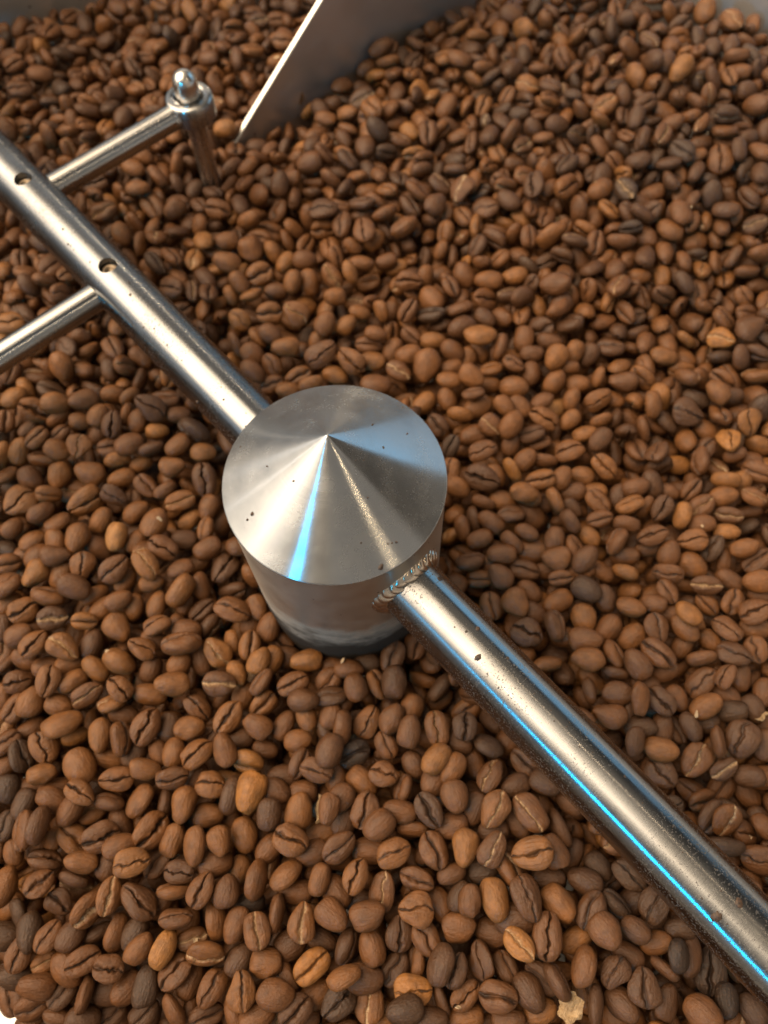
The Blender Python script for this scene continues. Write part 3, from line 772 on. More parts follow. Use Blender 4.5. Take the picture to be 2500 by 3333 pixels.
# one bean in ten numbers: place in tenths of a millimetre, three turns in steps of two degrees,
# length, width and thickness in tenths of a millimetre, roast tone, painted darker on the far right mound for its shade (plus 10 when silverskin fills its crease)
DATA = (
1884,675,225,0,-9,0,106,81,53,5,1845,585,226,169,-1,139,110,75,53,4,1250,493,218,87,7,174,91,74,42,4,2062,365,199,177,2,39,91,76,46,3,
1739,402,191,179,-3,169,91,73,47,4,2002,489,238,95,-4,145,87,75,46,4,950,734,203,164,6,154,105,71,50,4,1239,929,220,93,-3,33,110,81,58,8,
1334,531,181,0,5,15,98,68,45,8,1875,499,210,175,1,36,108,73,56,3,1591,604,193,178,1,175,88,80,39,5,2480,843,179,172,-9,26,102,89,56,3,
1903,764,207,4,-1,147,108,74,54,14,1323,803,222,177,4,162,95,76,47,5,1623,488,207,60,1,30,98,81,52,3,1811,396,180,91,-3,147,94,70,47,3,
1940,426,198,59,2,31,97,72,49,4,943,820,222,3,8,1,91,72,47,6,1774,595,210,97,-3,136,104,73,51,6,1477,612,211,89,1,178,88,73,50,4,
988,1138,206,11,1,27,108,74,52,4,1175,512,209,175,-2,133,91,65,45,5,2177,295,193,90,-11,156,92,75,48,4,1537,798,229,92,-1,15,89,76,46,4,
1529,413,209,87,1,0,91,67,47,2,1397,627,214,88,1,155,88,70,44,4,1806,496,221,179,-5,152,89,63,48,17,1326,624,202,3,1,38,97,66,47,15,
1656,722,200,171,1,141,94,75,47,4,776,1182,209,72,8,7,112,81,55,5,1820,784,216,178,-4,26,99,70,49,15,697,599,155,87,11,174,94,65,51,4,
1221,624,207,177,-3,137,88,67,48,14,818,1068,205,85,5,145,99,86,51,5,1731,715,213,88,-2,35,94,66,43,6,1099,526,162,4,5,25,92,63,48,4,
1445,991,228,94,1,31,95,73,51,4,1920,561,192,94,-3,150,101,73,47,5,982,889,182,14,8,22,105,83,55,5,1434,770,208,15,1,15,95,69,49,4,
1560,733,205,0,1,6,91,72,50,5,1096,601,191,25,6,173,93,73,46,15,1730,831,229,92,2,138,84,74,43,4,950,555,162,97,4,35,96,65,43,2,
1465,700,208,0,-2,27,90,62,46,5,2009,402,189,171,-2,20,82,62,46,3,1663,812,214,2,2,145,96,65,44,2,1476,545,185,89,-1,138,90,69,49,4,
2356,817,153,179,-10,23,101,75,52,14,1794,700,214,178,-3,25,94,64,46,13,1230,730,192,122,0,35,99,78,46,4,785,1379,224,178,14,158,102,69,51,16,
1098,1332,229,159,6,2,109,80,60,4,1102,732,213,178,3,28,90,61,43,4,690,713,186,101,1,40,93,62,48,2,1380,449,168,0,1,18,87,73,47,2,813,632,181,5,9,9,89,65,44,4,
734,938,244,132,0,36,96,70,47,4,1072,931,192,113,-1,33,97,68,51,5,1064,1232,216,97,8,177,95,71,47,5,819,1542,241,97,14,168,99,74,46,4,
1636,1137,202,90,-7,40,98,73,53,3,872,606,180,172,7,170,76,68,35,4,2366,669,190,170,17,116,91,73,45,14,1232,1416,188,177,9,166,108,74,55,5,
1091,833,212,111,2,132,98,72,46,5,1001,623,184,124,4,30,93,64,52,8,1682,550,170,94,-1,173,85,75,42,4,1159,719,202,96,1,35,83,66,40,4,
2655,1786,203,170,-7,74,106,86,54,3,718,811,198,175,10,18,78,65,40,4,1018,571,162,169,5,20,91,76,44,4,2267,1068,214,101,2,144,94,71,48,3,
1651,1004,216,91,-5,35,92,66,46,4,886,756,214,17,1,36,93,63,41,15,1998,1288,216,98,6,145,91,80,49,5,1185,1212,214,6,7,174,90,72,44,13,
1996,1681,206,14,-1,163,115,81,55,3,1908,2087,232,92,-17,31,110,89,55,5,843,1820,210,27,1,15,117,87,57,6,1101,1491,202,129,-4,24,108,80,58,5,
1405,502,220,61,3,7,83,63,42,5,1722,476,169,20,-2,135,89,65,44,3,1185,1040,222,89,7,139,90,63,46,4,1703,927,220,89,-1,21,92,66,44,6,
1717,602,220,88,0,35,79,58,40,4,865,894,196,10,8,7,97,80,46,4,927,1580,231,19,-1,19,98,73,51,4,2265,853,192,96,-8,169,92,69,46,5,
947,634,201,97,1,22,81,57,42,5,1298,732,191,65,3,15,93,69,48,5,1017,1574,235,179,14,149,99,69,49,16,2013,1210,187,9,1,159,93,83,47,3,
2161,955,205,98,-5,164,95,66,49,4,830,739,202,25,6,22,92,73,48,15,2241,306,177,80,2,38,80,57,39,1,742,1297,220,13,-5,35,90,65,43,5,
1350,868,198,94,-2,35,93,74,47,5,1197,1124,194,6,-1,24,101,71,52,5,1152,831,213,85,3,137,79,63,40,5,2330,1086,209,4,-1,153,104,70,56,4,
828,998,232,172,6,158,85,58,42,5,2145,1105,214,99,-5,168,90,66,46,5,1271,1088,203,92,7,161,84,67,40,4,1279,869,220,98,-7,38,83,67,38,3,
2414,936,189,90,-12,9,91,66,46,5,1060,2071,265,10,16,163,107,73,47,3,820,843,205,90,10,173,82,57,37,5,2157,411,205,109,-3,38,76,60,42,1,
1232,557,192,88,3,173,81,72,41,4,2078,477,205,93,-6,157,76,58,42,3,1397,1128,222,96,3,176,87,64,46,3,2139,520,190,173,-4,23,91,73,46,3,
1521,656,180,175,-6,35,95,68,46,14,2196,1292,210,102,0,159,93,73,46,2,1111,1048,194,3,5,18,99,68,51,5,1568,914,203,176,2,163,76,68,38,5,
2935,2032,242,85,2,98,108,85,53,13,1206,839,164,85,3,137,92,70,46,5,1534,1141,207,90,7,138,83,70,44,4,905,1022,191,3,9,0,92,66,45,5,
1593,2180,250,17,-8,11,115,78,60,4,1605,670,185,14,-1,165,90,62,50,4,917,1426,183,82,9,147,96,78,48,5,2369,2292,275,75,8,79,106,81,51,3,
2627,1152,201,175,-11,3,94,75,47,4,1876,410,195,144,-4,144,91,68,43,3,1424,855,232,93,-2,35,82,56,38,4,1379,706,211,93,-1,32,81,55,40,4,
1189,1836,190,176,15,135,111,76,57,3,660,1843,224,13,-1,17,102,87,48,5,2000,593,165,97,-3,162,89,68,50,3,1034,681,194,160,7,177,83,53,44,4,
1048,1000,209,20,7,1,89,60,46,4,1791,993,212,178,-5,37,77,69,41,2,795,2266,270,92,25,137,101,75,48,5,1041,1705,220,99,-3,27,97,79,49,5,
719,1136,183,171,9,142,97,74,46,5,2011,338,171,93,-10,151,91,67,45,3,833,1252,191,17,1,14,93,63,42,14,1831,866,187,167,1,23,94,64,44,14,
2246,980,218,118,-7,37,94,73,49,4,923,1323,197,92,12,162,97,66,55,5,930,1241,226,173,11,153,79,65,42,5,954,964,176,72,2,27,94,73,44,5,
1553,443,171,177,0,177,94,76,46,8,2115,1828,231,96,-15,22,98,72,48,5,924,1116,208,146,5,134,97,72,47,4,1993,532,192,160,-2,25,96,75,52,3,
1542,562,168,7,-2,37,84,69,42,3,1182,1303,194,0,12,153,91,70,45,16,1681,2143,243,18,12,158,102,77,52,5,1287,449,187,0,5,17,89,69,50,3,
1722,1001,203,2,5,135,97,67,49,15,1534,2350,252,14,15,160,96,79,49,15,1171,645,185,95,3,30,86,62,42,4,2475,755,152,99,-11,172,84,63,43,3,
1508,840,200,2,-2,31,99,71,48,4,2304,968,196,6,-1,149,91,67,45,3,625,823,172,117,2,35,101,70,51,5,2092,2156,254,82,-2,173,111,89,51,6,
2430,568,170,160,1,77,107,81,50,4,2536,1055,179,177,-5,162,96,72,46,3,1136,969,178,178,7,173,82,73,42,5,689,1257,193,104,-2,31,92,74,46,5,
2139,1395,213,102,-3,169,87,71,36,4,2213,1375,223,93,-12,18,93,66,44,4,931,1684,215,102,-10,35,93,67,44,8,663,1123,190,155,9,142,91,74,45,2,
2112,323,166,109,-1,31,84,69,43,3,2528,1253,188,18,-6,170,89,61,46,13,2087,1210,204,157,7,137,93,70,52,3,1094,1117,186,96,6,1,84,67,42,5,
704,1406,219,8,2,22,91,62,43,5,869,1135,204,97,-3,40,91,62,45,5,1212,1566,129,3,3,27,106,75,54,3,1177,1620,172,103,0,11,91,68,42,4,
1446,487,175,88,1,175,96,73,47,3,863,1898,229,100,11,167,95,76,47,5,2988,3014,421,99,-16,18,103,76,52,6,2544,1124,178,2,-5,151,91,62,50,4,
726,1063,213,97,10,4,79,54,40,5,990,1959,254,106,4,10,93,72,49,4,1451,434,146,1,3,38,91,70,42,15,2109,590,164,2,-4,150,92,69,45,2,
2156,1160,198,99,-5,171,97,76,47,4,2262,802,155,9,-3,149,92,75,47,3,977,1033,194,93,12,169,85,59,43,5,789,691,180,100,9,26,90,65,43,3,
1895,351,175,174,-4,23,67,64,38,19,746,1476,200,8,10,2,85,71,44,13,2444,1177,220,76,-1,152,85,72,44,6,2307,2033,243,96,-18,21,91,75,50,6,
1549,1056,169,4,-4,26,94,67,48,5,2425,1415,203,4,-12,1,92,63,46,4,773,1640,249,102,11,0,90,62,41,4,1613,1046,198,93,-5,25,87,66,48,4,
2237,363,138,171,0,33,112,76,58,1,828,1688,240,102,-7,31,92,70,51,5,1415,1242,178,98,2,0,95,65,47,6,2361,1661,189,10,7,151,92,65,47,5,
1058,1626,213,2,11,164,94,73,52,4,988,1341,216,173,12,162,84,57,44,5,1680,2724,304,177,5,81,108,84,49,3,2361,894,179,116,1,142,83,55,43,3,
1033,856,177,98,0,33,89,63,40,5,720,864,170,160,12,170,88,60,48,4,735,696,182,1,6,26,82,56,43,4,2667,1336,194,98,-14,0,85,60,39,5,
929,1490,214,103,3,12,83,59,40,4,3027,2654,334,170,-10,42,111,88,60,4,2280,1740,173,3,-10,1,97,74,46,5,1844,939,187,68,0,160,86,69,43,2,
2160,2741,286,172,-13,27,106,81,48,14,1597,3342,220,117,1,10,110,86,59,4,795,965,209,99,3,27,89,65,44,4,2663,1232,204,101,-11,170,87,70,42,5,
2411,1894,188,20,-10,7,96,68,47,5,1658,465,191,166,3,29,83,56,45,3,1106,1873,232,104,5,2,86,65,44,5,2096,1600,234,100,2,168,85,64,44,6,
2756,1826,228,56,-7,58,90,65,54,5,1981,1382,185,97,3,150,84,69,43,4,1487,2225,251,109,2,179,99,67,53,5,1111,1780,183,10,2,7,95,64,44,15,
1667,415,170,4,0,15,82,56,40,5,2824,1722,203,177,-22,47,90,72,40,6,2205,881,208,111,-7,33,79,64,41,3,1405,953,204,3,4,165,89,63,42,4,
666,1515,201,15,6,13,93,75,47,5,2398,2688,311,17,7,129,105,82,46,3,2351,1157,194,176,7,135,89,71,45,4,2304,1226,195,101,-5,165,85,58,49,5,
2015,1767,211,4,-7,2,93,66,46,4,2827,2456,332,93,-4,52,100,77,50,14,1033,1398,220,172,3,12,82,62,41,5,1294,1255,207,98,-4,25,84,61,44,6,
708,1606,226,109,-1,20,94,65,44,6,781,2132,275,108,10,1,93,69,47,6,1662,2936,320,105,-13,175,106,81,55,4,2480,1496,197,179,-15,23,87,59,41,3,
833,2450,285,172,-18,57,97,70,50,2,2198,1007,199,97,-7,173,85,71,39,3,755,767,166,1,10,155,77,62,39,3,1501,983,167,5,0,6,92,79,44,1,
1949,348,185,129,2,36,90,64,38,3,2649,1632,183,36,4,126,92,74,51,4,1267,653,184,139,1,36,95,77,40,3,2498,2659,311,156,-6,108,111,84,59,5,
1048,781,194,1,2,172,76,60,34,3,840,1985,248,12,-12,32,77,70,39,15,2321,1416,205,152,-12,24,87,64,48,4,806,563,152,144,4,35,87,66,36,3,
1418,2632,266,99,21,150,95,82,47,5,1940,2622,275,162,-9,8,106,79,61,4,1804,2618,290,174,-3,45,101,77,53,4,1180,1984,235,41,14,162,110,77,59,2,
2439,1002,152,171,-12,15,102,71,49,4,1908,1442,174,161,-4,179,92,72,49,3,2487,999,199,164,-11,25,76,52,37,4,1007,496,152,128,2,149,84,65,42,4,
2505,1935,193,121,0,169,101,69,52,4,712,2129,257,12,20,171,106,75,53,5,2227,1853,195,8,7,161,103,70,52,5,865,2125,278,109,6,5,95,65,45,4,
2403,2475,292,134,-21,7,112,88,57,15,764,623,153,93,7,149,97,76,54,4,1919,2424,238,21,0,174,98,68,48,4,2417,783,159,3,-11,10,78,53,39,13,
944,2033,263,8,-14,34,90,61,49,3,2751,1678,193,172,10,38,91,72,46,8,1338,2591,271,105,10,172,99,73,50,5,1373,1182,187,178,1,8,93,63,47,4,
911,861,204,95,8,8,86,65,44,4,2537,1387,188,9,-12,174,91,63,41,5,2436,1305,193,29,-11,164,90,66,44,4,2374,1749,197,95,-15,20,86,65,35,3,
2414,847,190,149,2,132,89,71,37,3,3206,2839,378,60,15,58,104,78,52,4,658,674,160,11,4,35,90,61,43,4,1113,1172,162,172,11,152,92,62,46,4,
2520,1666,213,158,3,22,90,75,45,3,1622,2294,249,102,-16,25,87,71,42,5,2033,2014,245,105,11,154,89,72,41,5,2061,2687,291,111,2,22,98,78,55,3,
838,1606,226,12,-10,37,87,69,45,5,2173,1221,187,98,8,135,88,73,45,5,687,938,211,157,-1,41,103,81,51,4,899,558,139,91,8,16,88,71,47,4,
928,1821,212,16,17,164,87,59,38,3,2432,1147,187,103,1,149,92,69,43,5,2851,2029,206,14,-8,160,94,69,50,18,1329,2828,274,16,4,168,93,74,45,4,
646,1323,176,10,11,4,79,66,43,4,767,1917,210,107,-10,31,88,72,42,5,1941,671,196,90,-3,141,90,69,41,4,651,2426,315,170,-2,93,100,72,50,6,
1555,2863,311,103,-20,39,94,71,46,13,2653,2000,210,84,5,171,95,72,47,16,944,2879,284,167,0,105,102,74,58,14,1996,1438,193,118,-4,173,92,70,46,4,
2897,2688,364,20,0,153,102,78,47,2,736,1539,206,158,13,173,101,66,52,5,1592,823,197,92,1,170,92,64,44,4,2563,2240,280,168,2,24,100,77,48,14,
1234,1011,181,25,6,167,89,74,49,8,1923,3041,330,84,-19,70,106,71,53,2,837,1448,214,9,11,176,78,53,37,6,1891,2298,244,11,-17,21,92,62,48,4,
1182,2861,268,61,12,98,92,73,43,4,2604,2619,318,86,8,98,95,76,51,14,2556,1825,221,56,14,131,92,76,55,5,2531,1467,193,54,-11,33,90,72,46,7,
2118,1282,179,94,-7,8,94,69,49,5,1949,1503,177,100,-6,3,85,67,44,4,888,677,160,126,3,33,91,76,47,4,2175,2381,239,93,-2,171,100,73,48,5,
3262,3245,409,11,3,144,101,76,49,15,1292,1197,206,158,-3,23,86,57,37,4,2974,2444,325,80,-8,163,96,73,51,3,2165,1976,201,110,-5,170,100,76,52,5,
2691,1904,218,14,15,54,101,77,53,14,1188,933,181,124,-2,34,107,71,53,3,2590,1198,172,2,-12,32,79,67,37,5,728,1785,241,135,2,16,86,66,46,4,
1956,824,209,95,-3,164,85,66,41,3,1416,558,166,31,2,30,90,57,45,3,1437,2533,252,21,-5,7,94,85,47,5,2457,1063,163,136,-11,177,89,68,42,4,
2391,1518,207,171,-9,3,87,59,42,5,2296,278,162,97,-8,145,76,61,37,2,885,970,192,154,10,172,81,61,40,4,658,1440,210,106,1,12,82,68,43,4,
2304,2653,296,92,-3,64,100,72,52,3,1366,1039,174,94,2,1,79,64,34,5,1270,1307,187,6,-7,36,92,64,49,5,2425,1570,206,101,-11,0,87,64,39,4,
2954,2516,326,90,-26,39,97,77,44,3,1604,541,160,0,-1,145,92,67,49,4,2046,619,143,92,1,151,81,62,42,2,1542,2477,260,100,-19,30,85,64,44,5,
1740,896,210,90,-4,25,91,63,42,5,1127,1937,238,106,-4,16,90,67,43,5,2782,2231,256,60,10,150,97,75,55,2,2677,2585,335,19,2,145,92,71,46,12,
2230,1183,173,90,-11,19,99,72,57,4,2808,1572,168,23,-7,159,102,72,48,4,3084,2500,303,133,0,53,100,75,52,3,674,561,123,17,9,6,83,69,38,4,
1033,741,194,141,10,178,89,68,38,5,2885,1948,211,98,-24,50,89,71,41,3,1962,2283,225,11,7,85,103,76,51,2,2265,2279,249,126,8,10,99,71,44,3,
737,3597,321,93,8,2,101,79,47,4,2759,1488,180,5,-1,157,84,57,42,14,859,1317,194,89,13,156,87,59,48,6,690,1913,230,87,18,147,84,72,39,4,
774,1986,244,102,15,171,82,69,40,5,2098,3016,299,0,-13,40,97,73,51,4,1355,2360,250,10,18,155,83,71,43,6,1306,3454,307,99,-12,38,106,78,54,3,
2720,2222,226,140,-17,83,92,76,48,3,1198,1913,218,102,8,179,83,63,41,6,2459,1359,188,88,-13,32,89,71,47,4,638,1763,215,123,0,20,76,62,39,5,
1519,491,147,179,2,23,86,67,42,3,2607,1060,166,16,7,137,79,69,38,4,2391,2163,225,0,-20,156,107,85,53,3,2792,2426,289,79,1,157,101,83,58,15,
664,3521,316,174,-8,96,99,75,53,4,997,1225,182,95,9,173,96,65,45,5,1588,990,163,2,4,144,80,60,39,4,1486,1045,203,133,-5,37,95,68,48,4,
2194,3165,285,96,16,108,105,83,50,4,2683,2341,278,97,5,30,97,75,49,13,1744,2060,217,81,4,174,105,84,52,4,1824,2099,204,6,7,160,93,65,46,14,
2140,1730,180,97,-14,17,89,70,44,4,847,1388,188,102,-5,33,92,65,50,3,2591,1356,178,162,-15,23,90,63,43,2,2343,611,192,141,-5,171,99,68,47,2,
1665,3389,260,170,-34,33,102,80,47,5,1939,1307,161,6,9,136,89,66,47,4,2618,2408,291,148,1,171,101,66,51,4,675,1001,189,102,0,33,88,68,44,2,
1387,3212,283,71,3,89,87,69,45,7,1190,1751,169,101,-10,29,88,66,44,4,625,1584,224,176,3,18,100,76,52,4,633,2291,255,157,6,125,90,67,48,4,
1362,980,188,15,-2,29,86,58,46,4,1971,719,168,140,0,141,107,76,45,3,1004,2759,294,83,11,141,94,70,47,5,1051,1063,185,98,-4,38,83,65,46,5,
905,3085,320,2,11,119,101,68,55,14,981,1770,183,106,-2,16,90,64,46,5,2312,1555,184,4,5,150,89,62,40,5,1153,2512,275,163,8,71,102,79,49,4,
789,905,175,175,9,155,89,70,50,5,721,2027,258,4,-3,20,85,58,44,5,2485,914,166,96,-11,173,83,65,37,2,634,1045,195,99,-7,41,76,66,37,2,
2901,3066,425,54,22,56,107,82,54,3,741,1856,221,25,16,179,83,57,39,5,2581,2178,221,36,1,144,95,70,43,4,1654,3621,302,17,2,171,92,72,53,5,
981,2254,243,13,27,15,90,71,48,14,1920,1670,196,103,5,160,83,66,38,5,2358,2200,259,49,-5,101,95,64,49,4,3227,3386,364,80,-14,36,109,90,52,15,
889,1748,203,119,-8,30,89,67,47,5,3078,2789,395,44,1,173,89,71,42,12,1451,2373,244,20,2,0,88,79,44,5,2784,2856,382,112,13,121,90,72,47,3,
2195,401,162,126,0,33,99,66,53,3,1990,1544,187,122,6,155,92,66,46,4,2232,2670,252,170,10,80,107,86,53,3,1753,1110,152,44,-9,20,94,70,46,3,
2278,3335,339,100,-5,73,106,80,53,4,1868,3000,300,95,4,131,97,80,47,3,1591,2560,257,112,3,177,90,75,51,4,2640,1719,157,113,-10,134,92,72,47,5,
2758,1770,187,9,14,42,97,80,51,4,2672,1505,187,99,-10,179,89,67,41,5,3077,2401,279,9,-9,0,88,68,44,13,1980,2360,211,75,-4,59,107,86,54,5,
1668,2393,253,110,2,176,76,63,37,5,2161,1643,205,8,-8,179,96,65,50,5,752,998,204,89,12,165,89,66,45,4,2535,2423,284,175,10,123,92,70,48,4,
1474,2860,280,65,17,69,100,82,50,4,1324,1355,168,97,-7,30,89,69,47,4,789,512,118,90,11,178,89,75,46,3,1737,2670,275,7,6,129,106,73,55,4,
2518,1320,166,116,2,156,97,78,52,5,2296,1978,196,96,-18,20,89,68,43,5,1168,572,168,93,4,23,84,66,40,3,1524,1196,190,97,2,175,85,59,48,4,
1016,1848,187,1,15,153,88,61,43,4,2376,2932,327,144,-20,18,102,85,50,4,1646,1209,178,173,-7,30,96,70,47,3,2789,2123,188,70,18,52,102,78,48,4,
1428,2761,267,133,-16,178,93,68,49,5,1670,2477,257,13,19,151,94,64,49,15,1466,1130,192,167,1,0,91,66,42,3,2059,1852,209,14,8,156,79,71,38,14,
2078,1487,212,103,1,162,77,52,40,4,1317,3260,280,151,-7,99,102,81,52,3,2486,1711,160,0,-10,135,102,74,51,4,1512,910,176,91,3,153,96,69,43,5,
1039,3294,319,114,-7,31,97,72,50,3,1375,2153,248,107,15,158,94,63,48,4,2208,1498,205,132,7,147,82,66,43,3,3081,2652,372,112,-11,42,91,66,47,13,
2002,2134,220,105,12,155,89,70,47,4,1370,2505,261,96,19,153,87,64,44,5,2239,2144,207,89,-16,35,93,73,45,4,1285,1150,167,16,-3,17,85,65,42,5,
2307,1838,186,97,-16,14,80,60,37,5,2009,3513,300,92,-12,3,99,68,53,4,1443,2289,246,106,12,165,86,70,44,4,2503,2067,195,177,-3,169,96,72,49,3,
1109,2603,297,156,9,150,101,72,44,2,2054,1391,171,4,-1,166,93,64,44,3,1814,2723,306,13,7,81,101,77,45,3,2752,2696,346,92,10,84,92,73,49,3,
2451,3230,349,79,-2,113,99,72,52,3,2649,3258,337,27,19,147,93,68,46,4,2847,3065,380,125,3,141,101,81,44,5,2847,2755,381,12,-2,27,93,70,43,13,
1594,2487,232,94,18,136,94,68,46,5,1097,1568,188,75,5,12,84,67,41,4,2054,1559,187,172,-5,175,87,66,46,4,656,2012,226,106,-11,32,92,69,50,6,
2300,1499,186,6,-9,179,83,56,37,4,746,572,120,176,9,20,86,60,49,3,1271,2689,282,87,-7,137,95,75,43,7,1126,663,161,57,0,135,98,80,47,5,
1689,2290,231,104,-10,15,79,62,43,6,1980,1910,199,134,0,170,87,64,38,6,1773,2222,250,109,4,171,78,53,40,5,647,3642,339,158,5,100,90,64,45,4,
1163,2625,291,18,3,57,97,70,48,4,1108,2896,259,175,-8,60,105,80,47,5,1689,664,182,95,0,4,76,52,35,4,2009,2757,295,13,-13,68,102,82,46,4,
2333,1338,156,130,-3,162,81,57,40,6,1116,903,147,92,6,176,86,67,46,5,2056,534,171,152,-2,151,87,64,42,2,1070,2946,308,82,1,177,91,66,46,5,
2049,2382,228,170,8,142,86,68,38,4,903,2072,259,107,-9,25,82,69,41,5,1024,1475,172,101,-6,30,86,58,45,5,768,3249,317,118,42,132,104,78,51,4,
2670,1447,181,25,-8,165,86,59,44,13,1922,3142,333,15,1,146,102,83,52,5,950,1875,209,107,4,9,88,60,44,5,1267,2464,276,168,-9,134,91,69,43,3,
2179,1809,189,179,-9,1,87,62,39,3,1453,877,202,93,-1,20,84,70,40,4,1732,2471,269,69,20,143,85,58,46,6,2338,2507,266,8,-14,43,85,68,41,4,
1296,925,186,91,5,160,87,70,44,3,2262,2382,237,86,10,85,93,66,46,6,1077,472,137,179,7,5,90,60,45,3,1289,583,164,91,4,10,88,75,46,3,
650,2185,260,114,0,15,91,62,47,6,2106,2429,221,82,-14,58,98,78,51,4,2309,2964,306,80,4,30,96,77,51,13,1059,3052,303,81,3,161,97,73,51,5,
2351,726,120,157,-8,96,87,62,41,4,1110,1665,165,97,8,176,82,69,36,3,2469,636,154,84,-1,149,75,54,36,4,789,809,169,133,10,167,81,55,34,3,
2463,2424,308,15,-4,77,93,66,43,12,1333,1085,160,99,0,27,87,59,42,4,2418,1254,186,178,4,144,81,62,35,4,2544,2939,325,111,9,175,93,70,42,3,
2579,1431,187,102,-11,174,87,65,44,4,2354,683,144,15,-6,22,99,74,48,3,2151,1453,206,88,-13,32,82,66,42,4,2600,1487,184,2,-14,11,87,68,43,14,
2712,2954,364,11,-12,3,94,75,46,15,2170,2518,247,167,-18,21,89,73,44,3,2729,3160,361,30,-6,127,104,86,51,4,1858,2521,237,110,-8,0,82,61,42,4,
1842,3674,288,106,11,159,88,66,43,5,2695,1551,189,134,-8,166,91,66,43,6,807,2537,297,155,-22,105,86,66,45,4,948,2336,239,177,1,146,96,70,47,4,
1883,2681,291,22,5,96,97,78,48,4,2125,441,170,93,-9,0,84,59,40,5,718,2410,285,103,9,124,78,64,42,4,2045,1120,173,135,-6,89,91,69,45,5,
2176,2045,226,4,4,160,77,52,44,4,1264,799,160,94,2,20,90,64,43,4,2425,2408,273,133,-1,71,86,64,46,3,2845,3332,374,152,15,132,97,73,50,2,
2523,2578,281,52,-27,45,102,82,50,3,2898,3254,348,87,18,169,101,78,54,14,3219,3067,395,143,-8,168,94,71,44,4,1903,1888,199,11,12,150,79,67,38,3,
1910,1550,168,139,12,135,89,68,49,4,924,497,98,4,3,19,79,62,39,3,2527,3553,332,111,5,167,106,86,54,3,2225,1642,199,94,-12,23,84,65,43,5,
616,2119,241,11,-14,35,76,68,39,4,2926,2612,342,67,-6,25,89,56,46,3,1068,3186,326,92,7,100,83,69,48,5,2326,1899,206,91,-18,28,80,56,40,5,
2232,2541,250,139,-2,64,102,71,52,3,1953,1974,197,98,13,140,84,64,45,5,1886,833,181,91,-5,7,85,64,40,3,1802,3564,232,56,-9,91,103,76,53,12,
1797,2939,304,167,11,153,94,71,45,3,767,3860,302,9,5,33,95,75,48,4,2134,1029,180,142,5,135,78,57,37,3,2148,2115,227,153,-19,30,94,68,47,4,
2124,390,178,142,-7,155,77,47,32,3,1612,876,182,151,-3,30,76,66,36,4,2126,3785,242,151,-4,57,92,75,47,3,1067,2007,224,109,10,2,78,55,40,7,
2548,3456,337,126,-8,154,95,79,42,6,2484,2277,233,22,28,128,87,70,42,5,2505,2336,268,71,5,14,90,77,44,14,2365,1461,203,131,-5,167,83,66,42,4,
795,1294,189,100,5,14,88,60,47,5,3126,2552,353,89,-4,126,97,71,51,3,2369,1225,191,102,-10,166,76,57,36,4,2525,2742,323,167,-4,19,96,74,50,2,
813,2335,272,13,-4,152,92,76,45,3,1137,3015,278,122,-17,66,97,79,48,14,3050,2280,276,141,16,0,100,76,49,4,2572,1949,186,148,-12,64,98,73,43,5,
2080,2609,236,22,21,123,93,74,53,5,759,2459,279,101,-3,157,95,69,50,4,933,667,172,99,-1,29,88,67,42,2,2836,2592,333,162,-5,137,89,69,48,3,
3065,2742,369,166,2,178,94,70,45,4,3015,2259,228,159,1,176,90,65,46,3,2932,1890,177,154,-1,176,109,89,51,15,2877,2096,217,174,15,156,92,76,44,5,
2293,1154,163,93,-9,12,87,73,39,5,1659,370,142,86,-1,0,93,63,46,5,2051,2212,220,122,2,3,103,85,55,3,2982,2312,243,48,-17,20,90,61,45,3,
2096,1101,113,93,21,44,92,72,51,3,2842,2653,351,12,9,80,90,63,42,3,1647,930,169,92,3,143,79,62,42,3,1930,1807,203,178,-18,24,78,59,36,2,
2758,2356,267,77,-4,126,99,72,50,14,711,2575,317,103,-23,68,83,69,40,3,639,1254,171,8,1,26,89,62,43,4,1149,1515,150,58,12,138,94,75,41,4,
2544,3051,339,1,15,5,97,62,45,5,2190,1580,191,146,10,143,90,64,44,5,1579,380,178,89,0,174,88,63,44,3,2428,2056,193,95,-19,21,86,68,41,3,
914,3344,329,106,-15,92,103,74,47,3,2699,2473,335,12,-14,76,91,63,43,13,844,2276,230,71,0,72,90,60,53,4,2787,2767,367,142,-12,31,93,71,50,3,
2594,1548,174,2,-16,17,85,56,43,4,2459,1769,186,97,35,46,94,69,47,3,1131,786,176,92,6,0,93,78,45,4,942,2165,229,105,9,1,85,64,44,5,
1086,3116,297,81,8,165,99,69,52,5,1972,2030,221,80,0,172,89,70,43,5,1073,1817,192,133,0,12,80,65,39,4,1792,2499,168,177,-14,171,100,85,48,5,
2029,1957,231,167,-5,177,76,54,38,4,2624,2070,189,108,8,23,94,75,48,14,1436,2185,223,6,18,148,86,66,44,4,1808,2336,218,125,19,142,79,65,40,6,
1315,3107,246,102,21,85,101,76,50,4,1116,2728,283,171,-15,137,96,77,46,14,2804,1887,200,151,-5,66,94,66,50,4,2149,2323,213,166,-14,92,96,79,47,4,
1534,2817,239,170,-17,27,95,78,50,3,1230,1238,188,89,9,145,76,55,38,6,999,1295,167,102,-9,30,80,62,40,4,1626,2121,205,110,8,168,93,63,48,6,
2681,2124,205,73,12,38,85,65,41,5,1882,1983,184,99,-8,15,88,68,43,6,2657,2444,309,37,-13,170,83,59,43,2,1924,885,174,6,0,152,87,65,43,3,
2479,1580,190,103,13,138,93,70,46,3,1376,3428,304,77,22,151,88,58,45,4,1454,3000,284,117,6,109,101,72,52,5,1380,2229,233,102,16,157,90,75,46,4,
1948,479,155,86,-4,10,88,61,46,6,1236,3727,309,108,30,15,103,73,51,12,1263,2551,251,75,3,146,101,72,51,3,1466,3553,306,57,-6,45,101,74,48,3,
